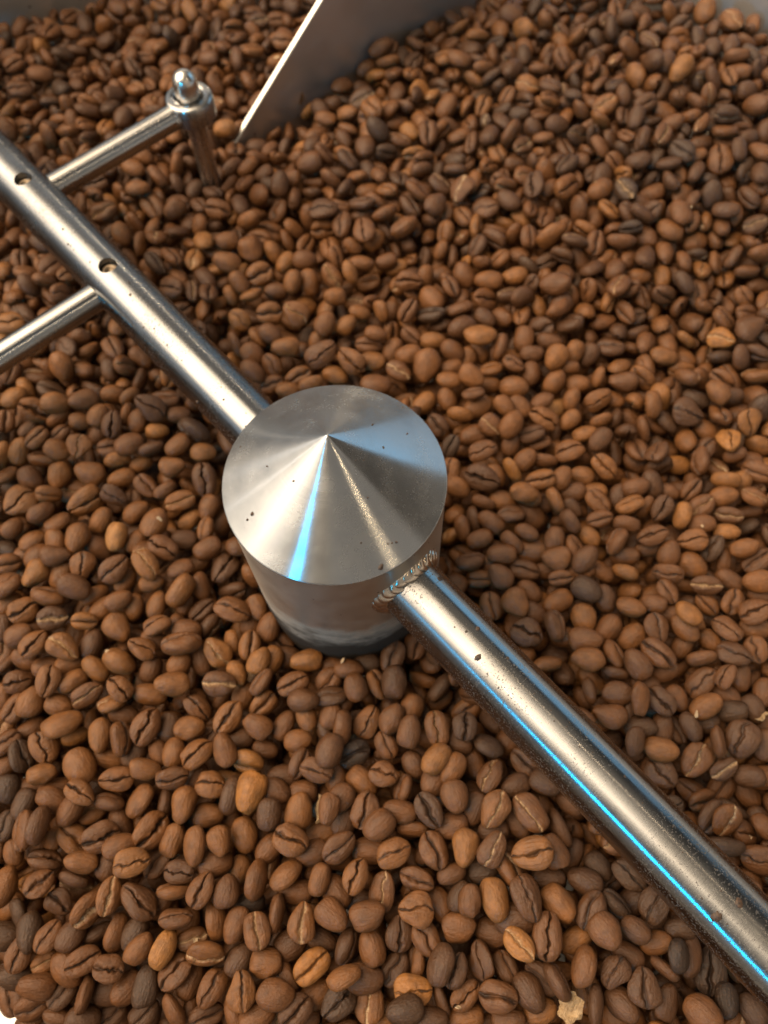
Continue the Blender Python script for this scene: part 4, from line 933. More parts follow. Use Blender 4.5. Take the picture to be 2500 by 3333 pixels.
961,3849,250,88,14,93,91,71,51,3,1774,450,150,172,-6,142,81,58,38,3,3156,2969,395,165,-2,46,83,58,39,5,2544,2120,209,96,18,28,93,68,45,3,
2224,1111,184,160,4,142,87,61,45,4,1666,1064,170,89,-10,32,95,68,52,5,3065,2917,378,5,29,135,85,60,40,14,2114,1904,221,104,10,151,82,59,42,5,
2966,3251,367,6,1,149,96,67,47,13,2574,2322,267,67,6,31,91,80,50,14,618,1667,194,14,10,5,78,64,37,5,1842,3408,245,90,-7,109,103,79,48,4,
1072,3609,284,15,-10,58,93,68,50,3,814,3721,304,81,16,4,91,66,47,2,1105,1379,189,99,6,0,88,69,47,4,2138,2252,209,90,7,155,88,66,44,3,
1345,2688,265,107,2,179,87,70,44,5,2609,1264,162,103,-1,154,88,61,47,4,1942,2986,273,36,12,5,91,68,43,2,2061,2295,220,61,-4,5,93,71,46,14,
1747,2150,211,107,0,171,93,67,48,6,657,759,163,124,5,144,81,64,38,2,1177,1684,169,163,-7,34,79,63,43,5,1227,1506,100,30,-13,0,94,66,50,3,
2042,2861,282,140,1,5,92,72,42,13,1835,3197,289,87,-15,159,99,70,51,15,2409,2891,299,166,-2,105,88,68,46,13,2231,2020,197,95,13,130,84,64,42,4,
2033,1469,195,131,6,153,84,63,44,4,1279,1036,154,90,10,170,75,54,36,4,1864,2149,214,105,-4,178,93,74,48,5,922,3002,297,15,-3,7,96,68,48,4,
2345,1382,159,117,-7,172,88,70,38,4,2184,458,179,114,-10,172,76,57,41,2,638,900,160,79,5,139,76,52,37,4,1199,454,179,89,6,10,96,68,51,4,
1361,3586,301,89,-7,163,100,73,51,4,1148,3303,318,22,4,83,100,73,49,3,656,2544,303,83,-18,153,94,74,46,15,2143,1345,189,20,-7,177,77,53,34,4,
1230,2637,251,7,1,36,99,68,49,17,2602,2888,313,159,-13,90,89,72,42,12,1775,2512,252,111,1,176,92,58,46,4,765,2573,328,117,-23,98,87,62,43,4,
1757,3222,259,88,2,169,90,64,47,4,1313,3837,330,120,12,146,94,75,48,6,1711,769,184,89,-3,2,89,70,41,4,1527,3603,291,4,-6,93,97,70,49,5,
1759,528,140,89,-3,170,90,75,45,3,1004,3454,299,108,17,16,94,74,46,13,1081,3475,289,4,9,67,99,74,51,15,1365,3320,294,4,-11,174,90,72,50,15,
2049,2549,222,78,-23,22,75,55,38,5,1591,1145,174,167,6,143,90,61,41,5,1344,3782,285,135,-17,28,96,75,48,4,1402,2447,256,162,-4,5,80,64,38,6,
901,1215,194,162,7,9,82,63,38,16,2835,2912,383,162,8,94,90,68,45,3,2617,2544,294,168,7,154,93,71,41,6,1044,1951,224,152,4,6,89,72,43,3,
1498,3474,261,51,3,145,99,78,55,4,2952,2917,378,11,26,27,97,73,46,14,1200,3223,281,96,1,135,97,71,47,5,1778,3627,270,98,20,145,87,63,45,15,
1143,1442,151,6,-2,17,90,58,49,3,1467,1183,162,6,-4,20,83,70,44,4,2637,3471,345,0,36,10,95,76,53,5,1952,2191,211,109,-1,174,90,62,43,6,
2247,1268,175,99,8,137,87,71,45,3,690,1721,198,112,2,14,89,60,42,5,2094,1705,176,133,15,148,89,61,38,7,2259,1453,179,103,3,154,77,58,38,6,
987,812,148,167,3,26,86,70,44,4,1320,1261,170,98,-4,25,89,70,46,6,2836,1976,186,26,-7,92,94,71,46,2,2657,2802,328,66,15,152,93,66,47,4,
1366,768,179,92,2,5,88,66,46,4,765,1759,218,79,3,13,82,68,42,5,1396,1090,183,89,6,140,76,59,37,5,1910,2784,289,177,-10,155,90,70,43,5,
2235,2466,225,5,15,99,89,66,45,5,2703,1300,165,172,-16,12,94,75,47,4,2994,2783,378,32,0,115,87,59,43,14,2237,916,181,95,-8,173,89,65,45,3,
2096,2791,270,171,11,156,99,74,52,13,2974,2169,215,12,16,150,81,61,40,4,786,3096,292,166,23,165,88,65,44,3,1575,2725,242,83,23,174,88,68,43,5,
1768,2820,287,145,-2,24,87,79,45,3,2378,2060,215,94,-18,28,85,62,42,5,1481,2472,230,111,3,177,84,60,41,4,1114,3231,303,86,-18,14,95,78,48,4,
708,2373,246,79,14,23,86,63,45,5,2769,2188,189,44,32,19,106,81,45,4,959,1481,169,101,-8,35,86,61,44,5,2646,1401,180,76,-9,168,82,61,43,7,
2051,1327,170,100,3,155,83,63,39,4,2863,2282,240,178,-11,120,95,67,44,16,2158,2836,288,118,4,78,89,70,46,3,2566,3119,339,179,-1,157,96,68,44,3,
1058,633,147,0,7,2,76,58,41,14,1043,548,131,95,5,30,90,65,42,4,930,2261,229,84,10,138,84,57,45,3,1975,2716,266,16,-5,56,101,73,51,3,
2054,3818,240,161,2,50,95,66,51,4,1186,2763,258,112,-17,107,93,72,45,13,2898,2812,374,96,-17,177,92,67,45,4,2807,2308,263,61,-11,126,94,79,47,4,
1080,1288,196,100,-3,25,80,66,43,5,2475,3100,308,44,-17,144,103,81,57,3,2679,2894,358,167,24,179,99,74,44,5,1162,1395,151,38,-3,23,82,69,45,13,
1411,2833,270,67,3,138,93,75,48,3,1740,2336,228,84,9,171,79,56,41,5,2638,2982,335,24,-22,70,85,69,46,14,1315,692,159,90,3,175,89,66,44,4,
2247,2083,210,109,-3,172,81,60,40,4,1984,1612,182,134,1,162,78,57,37,4,2918,3387,363,134,-16,160,87,69,39,3,1300,1420,168,88,11,140,81,62,38,5,
2530,1211,148,12,4,150,82,56,41,5,2364,2606,285,18,8,36,82,60,44,4,2381,3485,311,50,5,177,100,71,52,5,3214,2918,373,109,7,5,92,73,46,3,
1459,1084,186,94,-4,30,77,64,37,4,2239,1915,193,99,-11,7,82,59,35,4,2767,1645,160,86,-19,176,77,57,39,4,2593,952,143,79,-8,35,88,60,44,4,
2248,2970,274,22,8,125,90,60,44,4,3158,2637,358,108,7,52,105,81,55,14,641,2400,265,98,-14,83,92,73,41,18,1776,798,180,90,-7,28,90,67,45,3,
884,3952,264,95,10,141,91,73,44,13,1594,2834,267,140,3,39,92,65,48,3,2880,1761,196,104,-29,26,110,84,53,2,2966,2413,282,87,-6,127,90,61,44,4,
2636,2684,311,101,-16,35,94,79,42,3,1712,1236,162,177,0,124,93,71,44,4,2190,2263,178,121,-12,155,102,76,47,4,620,3327,313,114,-21,62,95,70,51,4,
756,1238,178,91,11,168,82,65,43,5,998,3127,299,91,5,174,91,79,44,4,2889,3003,388,58,22,40,93,73,48,5,1133,2056,223,107,7,179,80,59,42,4,
1900,3244,293,15,-9,5,106,93,54,13,2009,1849,169,103,-3,0,91,75,46,4,2828,2152,225,178,23,7,90,67,44,4,1648,605,140,95,1,145,92,70,49,4,
2454,2211,216,89,19,41,98,77,53,5,681,3338,300,25,-15,161,87,65,47,5,3134,3363,321,154,19,91,105,89,53,3,2780,2979,371,59,-22,50,87,64,44,3,
1674,2697,243,35,3,1,99,76,52,5,2417,2588,256,1,-2,121,102,76,50,4,2361,975,153,101,1,144,81,57,38,4,2751,2060,190,155,16,162,80,58,35,6,
2270,3156,280,129,-5,120,96,77,45,5,1717,1151,112,37,5,75,86,64,43,5,1516,3397,239,106,5,112,98,70,45,4,2944,1961,204,135,6,68,88,65,43,3,
3109,2605,319,162,9,112,96,80,49,2,1730,2884,283,24,-24,78,92,74,46,4,1202,3068,272,27,29,114,101,72,48,5,2533,1876,171,94,28,23,95,69,50,16,
1918,616,159,90,-5,175,88,60,45,3,1592,3510,249,21,17,20,94,74,48,3,2276,2840,278,166,-16,115,107,71,54,5,2031,3276,282,76,0,38,99,79,48,3,
1029,3992,288,93,2,159,95,79,46,4,2491,721,69,89,-3,58,88,68,43,14,902,3242,288,45,21,23,104,71,50,13,2306,2717,301,134,-12,90,88,66,43,14,
2523,1775,169,33,-17,48,89,62,42,4,964,3906,269,143,-28,170,98,75,51,5,2516,3319,330,104,12,134,87,62,43,2,763,1688,231,108,14,135,92,73,46,5,
2486,2909,306,70,-8,170,83,60,41,4,2470,2971,295,70,-20,62,92,70,47,3,1011,2049,233,98,-12,34,85,67,43,4,1830,354,150,86,-3,1,84,64,39,6,
1094,2116,220,176,-4,178,107,81,54,4,1493,2632,238,97,21,147,87,59,47,6,616,715,144,89,12,175,90,71,44,2,2154,2666,235,8,3,145,94,67,51,5,
1510,2134,212,17,-7,7,93,63,47,5,801,3542,293,92,-5,153,94,74,44,2,3094,2971,398,12,-23,62,92,67,46,3,1472,2087,217,106,8,174,81,58,43,5,
1896,2857,296,101,6,49,82,63,43,14,1014,1538,185,102,6,3,76,54,38,5,1991,660,137,86,-4,25,80,62,38,3,1396,3025,256,138,-7,18,105,82,53,3,
2367,1966,180,104,-8,169,88,66,45,5,1694,2554,255,170,21,140,86,59,44,5,2272,1353,157,75,3,152,80,64,43,4,2718,3333,358,173,30,54,93,71,44,15,
1754,351,159,87,-3,175,81,63,38,4,659,2723,269,169,13,131,91,63,42,4,2314,2116,211,114,4,165,90,61,41,4,829,3206,283,11,-33,58,95,68,48,15,
1835,2613,243,107,-16,15,83,65,43,6,2327,3138,278,4,-12,28,88,65,42,5,2054,429,160,92,-7,159,87,63,43,3,1927,1398,148,15,-3,174,86,58,37,5,
2613,1664,112,82,-4,85,92,68,44,8,943,1934,216,134,5,6,85,67,40,6,2601,1786,173,72,8,150,89,71,41,3,841,2080,236,107,9,1,76,60,37,5,
2858,1665,146,132,16,163,93,71,47,6,2472,3498,317,107,0,137,96,71,47,5,1331,2282,229,138,19,146,95,68,40,4,2035,3462,274,164,-7,174,102,76,49,5,
965,3060,297,1,8,79,89,72,47,3,1546,2082,234,135,-3,5,89,66,41,5,866,2341,235,153,8,20,88,63,42,5,1530,2582,234,113,-9,16,85,65,45,6,
2117,1563,152,102,7,150,101,83,55,4,1433,3233,242,150,12,108,97,71,51,5,1283,3704,276,133,13,118,98,71,51,4,624,963,172,178,0,35,83,57,44,2,
3159,3147,385,103,1,127,94,73,49,3,620,584,107,8,2,142,89,75,41,4,2182,2600,250,36,-11,37,97,75,43,6,2344,1300,108,91,-27,163,87,67,40,5,
2547,914,148,103,0,144,83,65,40,3,1712,3853,292,92,0,63,97,72,52,3,2060,2911,287,42,13,9,95,70,49,4,1146,3175,280,171,14,60,94,72,42,4,
1892,2233,194,17,12,158,87,62,45,4,2830,3203,342,19,-8,118,95,69,43,14,1198,2992,257,56,27,149,87,66,44,3,2214,3030,259,72,-9,179,94,79,50,14,
741,2228,205,174,17,169,103,76,50,2,1256,2960,249,115,-7,33,89,63,47,3,855,3019,295,143,11,134,89,75,46,6,2095,3206,310,51,-18,121,95,71,44,13,
840,2388,243,38,15,87,101,76,56,13,2713,2432,273,94,-2,149,103,77,56,14,631,3958,276,97,15,115,94,63,51,4,2554,1001,143,109,-8,37,88,66,43,4,
872,1673,189,96,14,163,92,69,47,4,1199,3955,299,166,3,67,100,71,46,5,683,3470,274,124,-15,120,96,75,52,4,2298,1656,164,105,-1,163,77,65,37,5,
1757,2594,254,107,14,160,72,54,36,5,2786,2598,287,88,9,91,98,69,48,4,2418,629,138,176,22,172,97,69,49,4,1695,617,174,61,-1,25,80,61,41,2,
1258,2781,258,110,25,119,89,72,48,15,2166,2450,243,8,26,45,94,68,49,4,2303,2180,201,159,20,83,103,81,53,3,2514,2001,187,78,8,12,87,68,41,5,
2554,3228,331,159,-2,172,85,61,43,4,781,2640,310,168,-1,106,99,88,46,4,1561,3044,263,1,22,34,98,67,49,5,621,1162,180,177,6,17,89,62,47,4,
2599,1867,181,111,22,128,99,77,53,16,1015,2223,195,33,18,117,92,67,43,14,2496,3170,316,163,-4,73,97,73,49,16,2424,744,72,2,8,112,94,67,49,4,
2008,770,164,119,-5,152,80,61,39,3,2256,2236,205,19,-3,126,83,65,42,5,2382,3244,316,58,-14,3,93,71,42,2,1802,3073,281,104,5,145,91,56,47,3,
2337,3600,277,161,-10,6,94,74,46,5,2513,2183,185,80,0,1,96,74,46,4,789,1156,158,99,8,7,77,53,36,7,1413,672,174,88,1,150,92,73,50,4,
2955,2267,190,165,8,33,93,74,50,5,1691,884,183,88,1,30,92,76,41,4,993,3341,327,175,10,32,91,68,52,2,1414,3134,246,175,-9,134,93,77,44,4,
1423,3400,253,123,4,142,103,77,54,14,1039,2842,247,38,22,153,95,75,44,14,1003,3215,301,87,-16,117,103,82,52,13,841,508,73,3,9,15,78,60,38,3,
2247,3662,243,115,8,20,96,71,48,15,1224,3453,288,132,19,110,96,78,45,5,1246,3279,290,61,-35,173,88,65,47,4,2131,3447,269,10,-5,20,88,70,44,3,
616,1940,220,165,4,13,83,61,42,5,2254,3313,294,5,-9,131,87,67,45,4,2403,1820,179,131,-11,0,76,57,36,5,1506,750,166,91,1,175,96,76,47,4,
1004,1926,187,110,1,13,79,55,39,5,1433,2922,278,168,6,30,88,66,44,4,1810,3755,286,175,2,25,94,73,48,14,851,558,109,87,9,174,93,70,50,3,
758,3704,305,31,-6,58,91,69,42,4,2924,2315,229,21,-9,41,85,62,39,5,2433,1972,190,63,-19,27,77,50,32,6,2659,2299,241,88,1,176,86,63,45,5,
2342,3426,307,92,8,63,103,74,52,3,2461,2758,294,75,-26,64,97,74,45,4,2811,1823,189,59,3,88,89,65,43,3,3015,2896,375,156,-5,146,86,65,43,4,
1722,2996,292,163,19,157,94,69,44,4,2534,2226,225,150,7,118,77,61,42,16,1036,1131,164,99,-4,35,88,68,42,3,1986,3431,241,120,18,68,101,82,51,8,
1803,910,145,94,3,142,88,62,48,4,2740,2495,307,10,-25,5,91,73,40,3,1620,3579,258,93,0,99,92,68,49,16,835,3262,316,20,11,78,93,72,46,5,
924,2935,313,120,20,67,91,65,44,4,2881,2400,246,82,1,100,92,76,47,4,1480,3673,305,176,9,27,94,76,47,4,2732,2286,232,116,7,132,89,65,43,5,
2038,3363,293,172,11,28,96,74,48,4,1292,2424,200,108,-33,124,92,73,45,4,1570,3817,266,17,-2,3,92,66,44,13,1616,781,164,137,0,172,89,70,43,4,
1711,3456,235,93,-22,66,95,71,48,4,2170,2900,271,75,13,70,93,74,45,2,718,3214,276,59,15,138,105,90,54,3,2295,906,161,87,-4,31,88,70,47,3,
827,689,133,154,9,10,91,70,44,3,2098,3333,304,2,12,32,93,66,47,5,2301,2546,247,128,-43,22,98,72,46,4,2202,1724,163,133,-3,170,85,61,40,4,
2317,2413,235,148,8,155,93,73,46,2,3094,3115,399,166,10,31,88,65,44,4,1060,2733,255,130,-18,38,98,77,40,5,1981,2453,213,117,-22,36,89,69,48,5,
1097,3963,297,114,14,44,96,67,49,15,2530,2502,271,132,-3,68,89,67,45,5,1997,3024,282,1,-5,79,89,60,49,14,642,628,135,87,11,174,91,68,44,2,
1818,2875,282,69,-15,167,91,66,48,5,2327,2907,268,177,-5,52,90,69,47,5,2360,3286,326,29,-8,92,91,54,44,4,2216,1064,174,145,-5,166,82,60,38,3,
2429,1112,139,86,-12,24,87,62,42,4,1604,2666,213,24,-5,27,85,72,42,5,1128,1734,145,104,-3,16,85,56,42,6,2624,3043,355,79,-7,155,78,57,37,2,
2711,1844,184,73,5,162,92,73,46,2,2540,823,158,79,-7,35,93,71,44,3,1825,649,183,153,-1,145,90,75,51,14,1213,2498,256,13,-1,46,85,55,44,13,
3117,3435,336,93,25,170,105,77,48,15,2433,3035,312,70,6,76,81,61,40,2,2864,2345,245,50,-6,168,81,71,41,12,3211,3014,375,89,-9,163,97,77,52,4,
2113,1795,171,89,-16,34,87,64,41,4,957,3616,265,153,-7,141,96,84,46,4,1336,2490,222,65,21,143,80,61,43,5,1277,3340,289,97,9,106,94,83,47,5,
879,2426,223,31,-34,179,97,72,47,5,2414,3363,315,150,6,132,92,70,47,4,1983,3157,310,108,3,116,87,75,43,4,2116,2063,190,169,-6,177,81,68,38,5,
925,1979,216,5,8,2,89,67,46,4,1185,3737,271,70,9,26,104,78,51,15,822,3908,265,85,4,176,97,78,50,5,1217,3379,274,114,16,115,108,76,51,7,
679,2478,283,179,-7,66,96,78,50,3,1359,581,147,85,7,162,83,59,38,3,2988,3359,356,130,6,25,97,79,47,4,1133,1298,164,86,9,140,95,69,46,4,
1470,3782,280,136,-9,98,93,67,47,4,2343,1792,175,77,-9,178,86,63,42,6,2182,3370,285,104,17,41,90,68,44,4,706,1669,199,110,-1,18,91,73,50,4,
3047,2343,263,179,-21,113,99,79,47,4,2670,2507,309,6,-13,62,93,78,43,3,2041,1939,183,101,-9,9,97,79,42,6,2252,1606,166,104,-9,174,87,71,40,4,
2040,3070,275,102,4,152,85,68,43,17,2235,2319,215,167,7,5,98,75,48,13,1278,3173,245,112,-19,52,89,67,42,4,2422,3156,292,176,-22,20,80,63,41,5,
991,2142,235,136,-4,16,76,59,37,5,1777,3443,204,144,31,116,100,80,48,5,1989,3751,236,57,37,59,84,59,45,4,854,1531,178,131,5,9,93,67,49,5,
3038,3224,361,83,5,39,98,78,47,4,1900,3828,279,145,-1,100,84,64,42,3,1655,2857,258,10,19,56,88,71,44,3,3224,3137,393,94,5,121,90,67,40,3,
3149,3235,359,122,-5,39,101,73,52,2,1032,2298,216,92,-15,67,96,70,44,4,2350,1042,166,108,-11,6,79,58,35,4,2738,1429,102,52,-21,2,98,79,47,2,
652,3826,273,39,-18,18,97,78,49,5,2166,1907,195,105,8,156,91,68,43,5,2695,2059,182,101,1,43,95,70,46,15,875,2897,310,166,-19,31,92,69,41,4,
1219,1333,167,116,8,136,76,54,37,6,1848,1386,160,94,2,109,91,76,48,4,2656,2236,207,16,-9,50,94,73,45,4,2731,3082,347,131,-6,113,87,60,45,4,
1743,3287,243,116,11,155,93,67,47,13,1320,2905,273,170,-7,152,88,69,45,3,902,3617,276,134,20,45,92,70,44,4,1948,2606,218,96,-1,53,79,56,41,13,
2959,2101,212,10,13,1,97,78,45,4,723,1982,213,167,9,3,96,67,50,5,1765,3503,240,173,20,16,99,82,44,5,1820,2190,194,101,-15,22,90,68,50,5,
824,4017,257,14,5,26,93,73,42,4,1333,3199,237,161,30,151,96,77,49,3,918,1190,158,94,7,172,91,62,48,4,1238,2439,232,119,-8,133,102,81,45,5,
2697,2660,324,44,-27,140,93,70,51,6,3021,3303,364,90,22,30,98,79,50,3,1613,413,152,135,-3,140,76,60,32,3,1011,950,142,143,-2,38,85,65,42,3,
1651,3491,260,102,33,57,87,68,42,14,2236,1556,169,120,9,150,76,55,36,3,1911,1731,183,171,-14,34,90,69,44,5,2155,3554,267,20,-2,65,85,65,42,14,
1906,1634,101,107,-21,135,99,79,50,15,2348,750,75,173,-5,67,93,60,45,4,2688,2729,316,17,20,158,91,65,44,5,1470,3336,238,106,23,56,86,62,44,4,
2505,1111,144,99,-1,150,81,60,42,5,2043,3180,289,147,-15,154,91,67,47,13,2884,2510,321,62,-11,21,76,56,41,3,2617,3405,331,88,21,26,87,57,45,2,
1904,3536,205,120,18,100,104,81,51,14,2386,2759,284,173,-11,91,98,82,49,14,2811,3344,336,92,18,166,92,76,44,12,914,4064,234,84,-38,142,91,77,47,15,
777,2041,236,4,-3,19,78,53,39,4,613,2676,291,79,10,53,82,66,42,6,1180,761,139,95,0,35,82,62,44,5,1898,3623,219,130,18,41,88,69,45,4,
2869,2445,289,157,1,31,99,71,47,4,3209,3259,370,135,-10,122,97,68,51,3,1288,1537,115,31,-23,62,94,68,51,5,1694,3612,239,83,-3,152,99,73,53,5,
2373,3023,297,111,0,56,104,79,48,3,1008,1072,172,84,7,140,76,52,34,4,1276,1624,146,75,17,7,111,81,60,4,921,2496,287,115,2,31,104,77,53,5,
2441,1737,108,125,-4,39,95,63,42,3,2331,3294,278,162,8,159,109,91,53,5,628,2861,247,77,-1,119,89,65,49,14,3061,2233,181,79,10,3,99,72,50,3,
2155,3218,293,11,-6,114,82,56,39,17,2888,2191,195,32,-25,130,92,77,40,3,1745,2213,208,4,3,173,92,67,50,4,2270,3084,254,20,-7,135,94,69,53,4,
611,3442,296,160,-10,18,82,60,43,17,2750,2816,342,176,6,58,76,53,40,4,1548,2708,203,125,-22,55,92,70,47,4,3147,2717,351,72,-6,98,91,65,45,3,
1819,1054,94,8,-12,12,98,70,52,5,720,1350,164,98,11,178,89,68,41,4,2147,3057,271,43,-14,9,94,68,52,5,1963,2838,276,9,9,47,99,85,49,2,
2549,884,193,134,-13,9,45,65,38,19,2901,1836,155,74,24,58,97,82,49,4,1421,3626,307,169,-12,146,94,72,47,4,1685,2619,228,4,0,137,103,74,52,5,
2413,3212,289,141,26,11,92,69,48,2,3387,3379,351,89,6,55,87,62,46,2,674,2235,227,52,21,145,89,62,45,7,2379,2847,260,119,6,176,91,64,45,3,
1589,3117,242,54,-16,27,85,62,44,3,2343,3699,243,178,12,166,99,72,47,3,1769,961,174,97,-1,162,85,66,41,3,855,3785,266,62,7,178,87,62,45,3,
668,1198,138,101,8,13,91,63,47,4,2761,2906,351,168,2,128,78,61,37,3,1815,544,179,89,-4,175,105,85,54,3,1791,3832,306,130,5,64,106,83,54,3,
2669,3141,317,26,-21,56,87,66,46,2,2003,707,88,175,25,112,93,75,49,4,1740,3668,261,122,-14,38,94,71,46,3,2091,2537,195,41,3,129,88,68,39,4,
1165,3858,262,113,-7,155,85,58,40,3,2605,2255,238,174,22,70,104,76,50,4,826,3461,274,79,-35,78,88,63,41,5,1146,464,145,144,0,145,91,67,49,4,
590,2788,280,172,6,24,100,71,50,4,1239,3105,233,145,-30,160,96,72,49,13,3072,3002,356,20,24,6,111,88,60,12,2648,2861,326,179,-34,55,86,61,44,2,
1572,496,135,152,0,36,83,61,39,4,1486,3867,286,72,3,40,84,66,39,3,728,527,93,145,9,169,93,70,49,3,2090,1446,168,100,-5,175,97,80,49,4,
1276,3613,270,58,-8,136,100,79,46,4,2536,1653,152,45,-21,178,95,81,49,3,1748,1199,132,84,9,43,99,73,40,4,2242,3395,305,0,-5,179,92,76,51,6,
2045,1615,165,101,2,164,93,71,49,5,2323,2267,201,69,8,136,84,67,42,6,1498,2967,271,94,13,100,87,65,47,3,915,3401,316,26,17,177,89,57,45,5,
2688,1678,153,7,14,107,90,70,45,3,2093,3114,273,87,1,53,103,77,60,15,2629,3589,325,60,-8,29,102,77,51,2,1360,913,165,93,3,175,82,70,44,4,
1317,962,151,92,4,177,93,67,46,3,2780,3050,358,9,-10,109,100,78,52,2,3033,2129,223,0,-1,25,91,72,46,15,2720,1742,153,84,-9,67,91,68,44,5,
2441,3430,307,170,15,78,86,65,42,2,1254,3805,293,92,4,117,96,81,48,4,1402,3797,269,164,-12,37,97,73,45,3,1957,3492,232,135,-4,13,99,72,51,4,
1425,2129,199,18,-2,5,83,64,41,4,2952,2405,235,157,-5,133,93,70,48,4,2040,2974,263,135,3,88,90,64,43,16,756,3498,274,63,9,7,83,58,44,3,
1957,3727,190,36,9,75,98,73,46,4,2927,2452,274,43,-8,122,93,63,47,15,1195,3499,285,88,-3,34,84,66,41,5,662,1388,168,88,14,156,86,66,43,4,
973,2411,257,92,2,32,93,69,43,5,1095,2810,245,61,-4,30,94,69,47,5,1492,3181,210,99,4,1,98,74,50,3,2463,2131,171,121,23,27,96,68,47,14,
1997,2554,183,29,20,124,91,71,45,3,2993,2746,336,102,-6,103,104,75,51,3,1847,2827,262,93,-2,94,96,69,46,15,1268,2878,251,176,-3,147,91,64,45,3,
769,2390,237,51,-22,27,90,70,45,3,2209,2788,268,68,-8,32,95,71,46,5,2024,2631,206,105,-12,123,79,57,44,14,1029,2943,270,170,-23,120,77,59,38,4,
846,3336,304,93,19,137,84,65,41,14,2211,3480,275,48,-21,140,90,66,44,3,2407,3700,255,84,-18,95,97,79,47,4,2078,3727,197,177,20,160,91,69,46,3,
3224,2745,337,82,21,122,104,72,53,3,2823,3524,333,29,-2,96,90,60,45,13,1899,1583,64,151,-9,16,100,80,53,17,2203,1419,191,160,8,142,90,74,42,4,
2167,3613,245,137,9,96,93,76,45,2,1754,1099,89,101,3,13,92,71,47,5,1988,2080,206,106,-3,0,82,61,45,5,942,1558,179,107,-2,28,87,60,43,5,
1788,3318,229,49,17,87,94,74,52,3,2728,2769,323,21,-22,74,88,69,43,2,1022,3914,222,47,33,37,101,77,45,3,900,3302,303,9,13,16,88,64,41,4,
2676,3201,324,110,27,81,86,62,39,4,2200,3310,248,149,8,69,103,80,53,3,1692,3812,254,19,7,46,90,68,47,4,1561,3243,198,177,-26,160,85,66,44,4,
1692,3093,257,109,-5,25,92,67,48,3,2585,2567,249,102,4,126,102,78,51,4,2461,1838,150,139,11,30,89,65,45,3,969,3288,290,1,5,31,97,71,50,6,
2092,2015,178,107,-2,173,88,55,48,5,877,1084,162,91,10,172,89,62,41,5,2389,2429,222,160,4,96,91,67,48,3,2839,2221,201,176,-12,45,98,77,46,5,
1586,2908,281,101,-18,177,97,70,49,4,1219,1728,105,117,-1,26,97,78,52,4,1220,3142,269,124,4,107,83,61,41,3,2538,3377,315,102,6,142,97,70,46,4,
1765,659,157,90,-3,0,85,67,39,2,1971,2938,235,43,-7,30,95,68,47,4,1220,3561,270,135,2,4,90,73,45,15,2652,1899,153,3,-5,28,107,89,54,4,
1009,3657,242,151,-39,167,103,69,52,4,1893,2526,201,88,-10,176,92,66,43,7,1076,3951,244,149,-6,172,92,75,44,4,3001,3444,353,94,6,169,85,64,39,3,
874,831,167,99,2,31,84,68,44,3,1634,2755,248,101,-32,31,95,74,44,4,2318,1597,160,103,-8,173,84,65,46,5,2907,2898,354,81,-7,72,94,72,43,4,
2837,2090,176,13,-11,27,91,66,46,5,2580,2782,297,75,14,75,82,65,36,3,2044,1264,174,99,4,161,89,67,45,3,1334,474,147,89,3,13,83,67,44,5,
2527,1556,162,121,-3,162,78,58,38,4,1272,1953,186,23,-2,57,107,80,61,3,2132,2609,197,168,21,48,104,80,55,14,2986,2852,350,165,-27,155,94,68,51,4,
877,1484,180,104,1,17,89,68,46,5,2559,2873,278,174,0,141,99,70,44,3,3370,3274,359,60,-6,42,85,69,42,5,1110,3718,239,179,1,84,100,69,52,4,
1882,1016,107,104,12,48,96,73,46,13,1543,3768,266,119,14,158,77,56,40,14,1988,3864,270,117,-5,52,97,67,52,3,3106,3298,323,166,-6,90,103,86,52,5,
852,3588,266,92,2,57,86,66,42,13,710,645,135,4,10,10,76,52,42,15,1952,1576,153,140,12,135,92,70,49,3,2042,1697,176,99,11,143,88,60,41,5,
3280,3012,371,173,31,143,83,55,41,3,2492,1699,108,88,4,154,88,70,45,14,1209,3688,235,117,-3,14,103,78,54,14,1535,3119,245,73,1,26,80,63,42,4,
2671,3502,351,51,3,151,80,67,41,3,2801,1384,110,174,5,146,88,64,43,3,2047,2118,188,95,-18,27,86,66,39,5,2764,3224,332,106,31,145,99,76,54,3,
988,3717,260,108,9,60,89,67,42,3,2385,1573,157,85,-11,33,85,63,38,3,2711,1966,163,37,4,176,98,70,44,15,835,2599,312,170,-5,110,84,63,40,5,
1486,3279,207,139,-5,130,97,70,53,3,2427,2813,291,33,34,38,83,67,40,3,1424,3482,268,155,8,30,80,67,41,5,2244,715,160,176,11,100,95,67,45,2,
2748,2028,144,83,-9,138,98,78,47,5,772,2105,229,137,-1,15,82,59,40,5,2203,1789,161,174,-8,179,78,51,37,4,2114,668,133,1,6,6,104,81,52,14,
3329,3223,377,82,-26,125,81,58,41,4,1878,3719,268,93,-1,158,94,69,47,4,2293,3546,245,179,17,80,97,64,50,4,2926,2986,360,32,6,117,102,80,53,3,
1060,3697,271,88,18,87,84,68,45,4,2429,3633,280,119,-11,137,90,68,46,14,2717,1633,114,6,4,64,93,70,53,14,2249,3856,230,9,-2,41,85,65,41,4,
1525,3344,188,163,28,178,90,74,47,5,1576,1209,158,98,0,0,85,68,46,2,2232,2767,231,177,19,77,105,81,49,2,1072,2226,189,138,34,69,89,74,50,14,
1395,811,143,93,1,10,91,72,42,5,2347,2015,201,136,-5,171,77,53,38,5,2601,1992,168,160,-7,46,94,67,48,4,1741,3072,275,155,-12,128,92,64,44,5,
1785,2379,210,143,-25,102,88,66,38,4,1898,2476,166,18,4,17,94,72,49,15,694,2301,195,12,-11,87,102,84,49,14,2629,1117,158,99,-11,171,91,70,45,5,
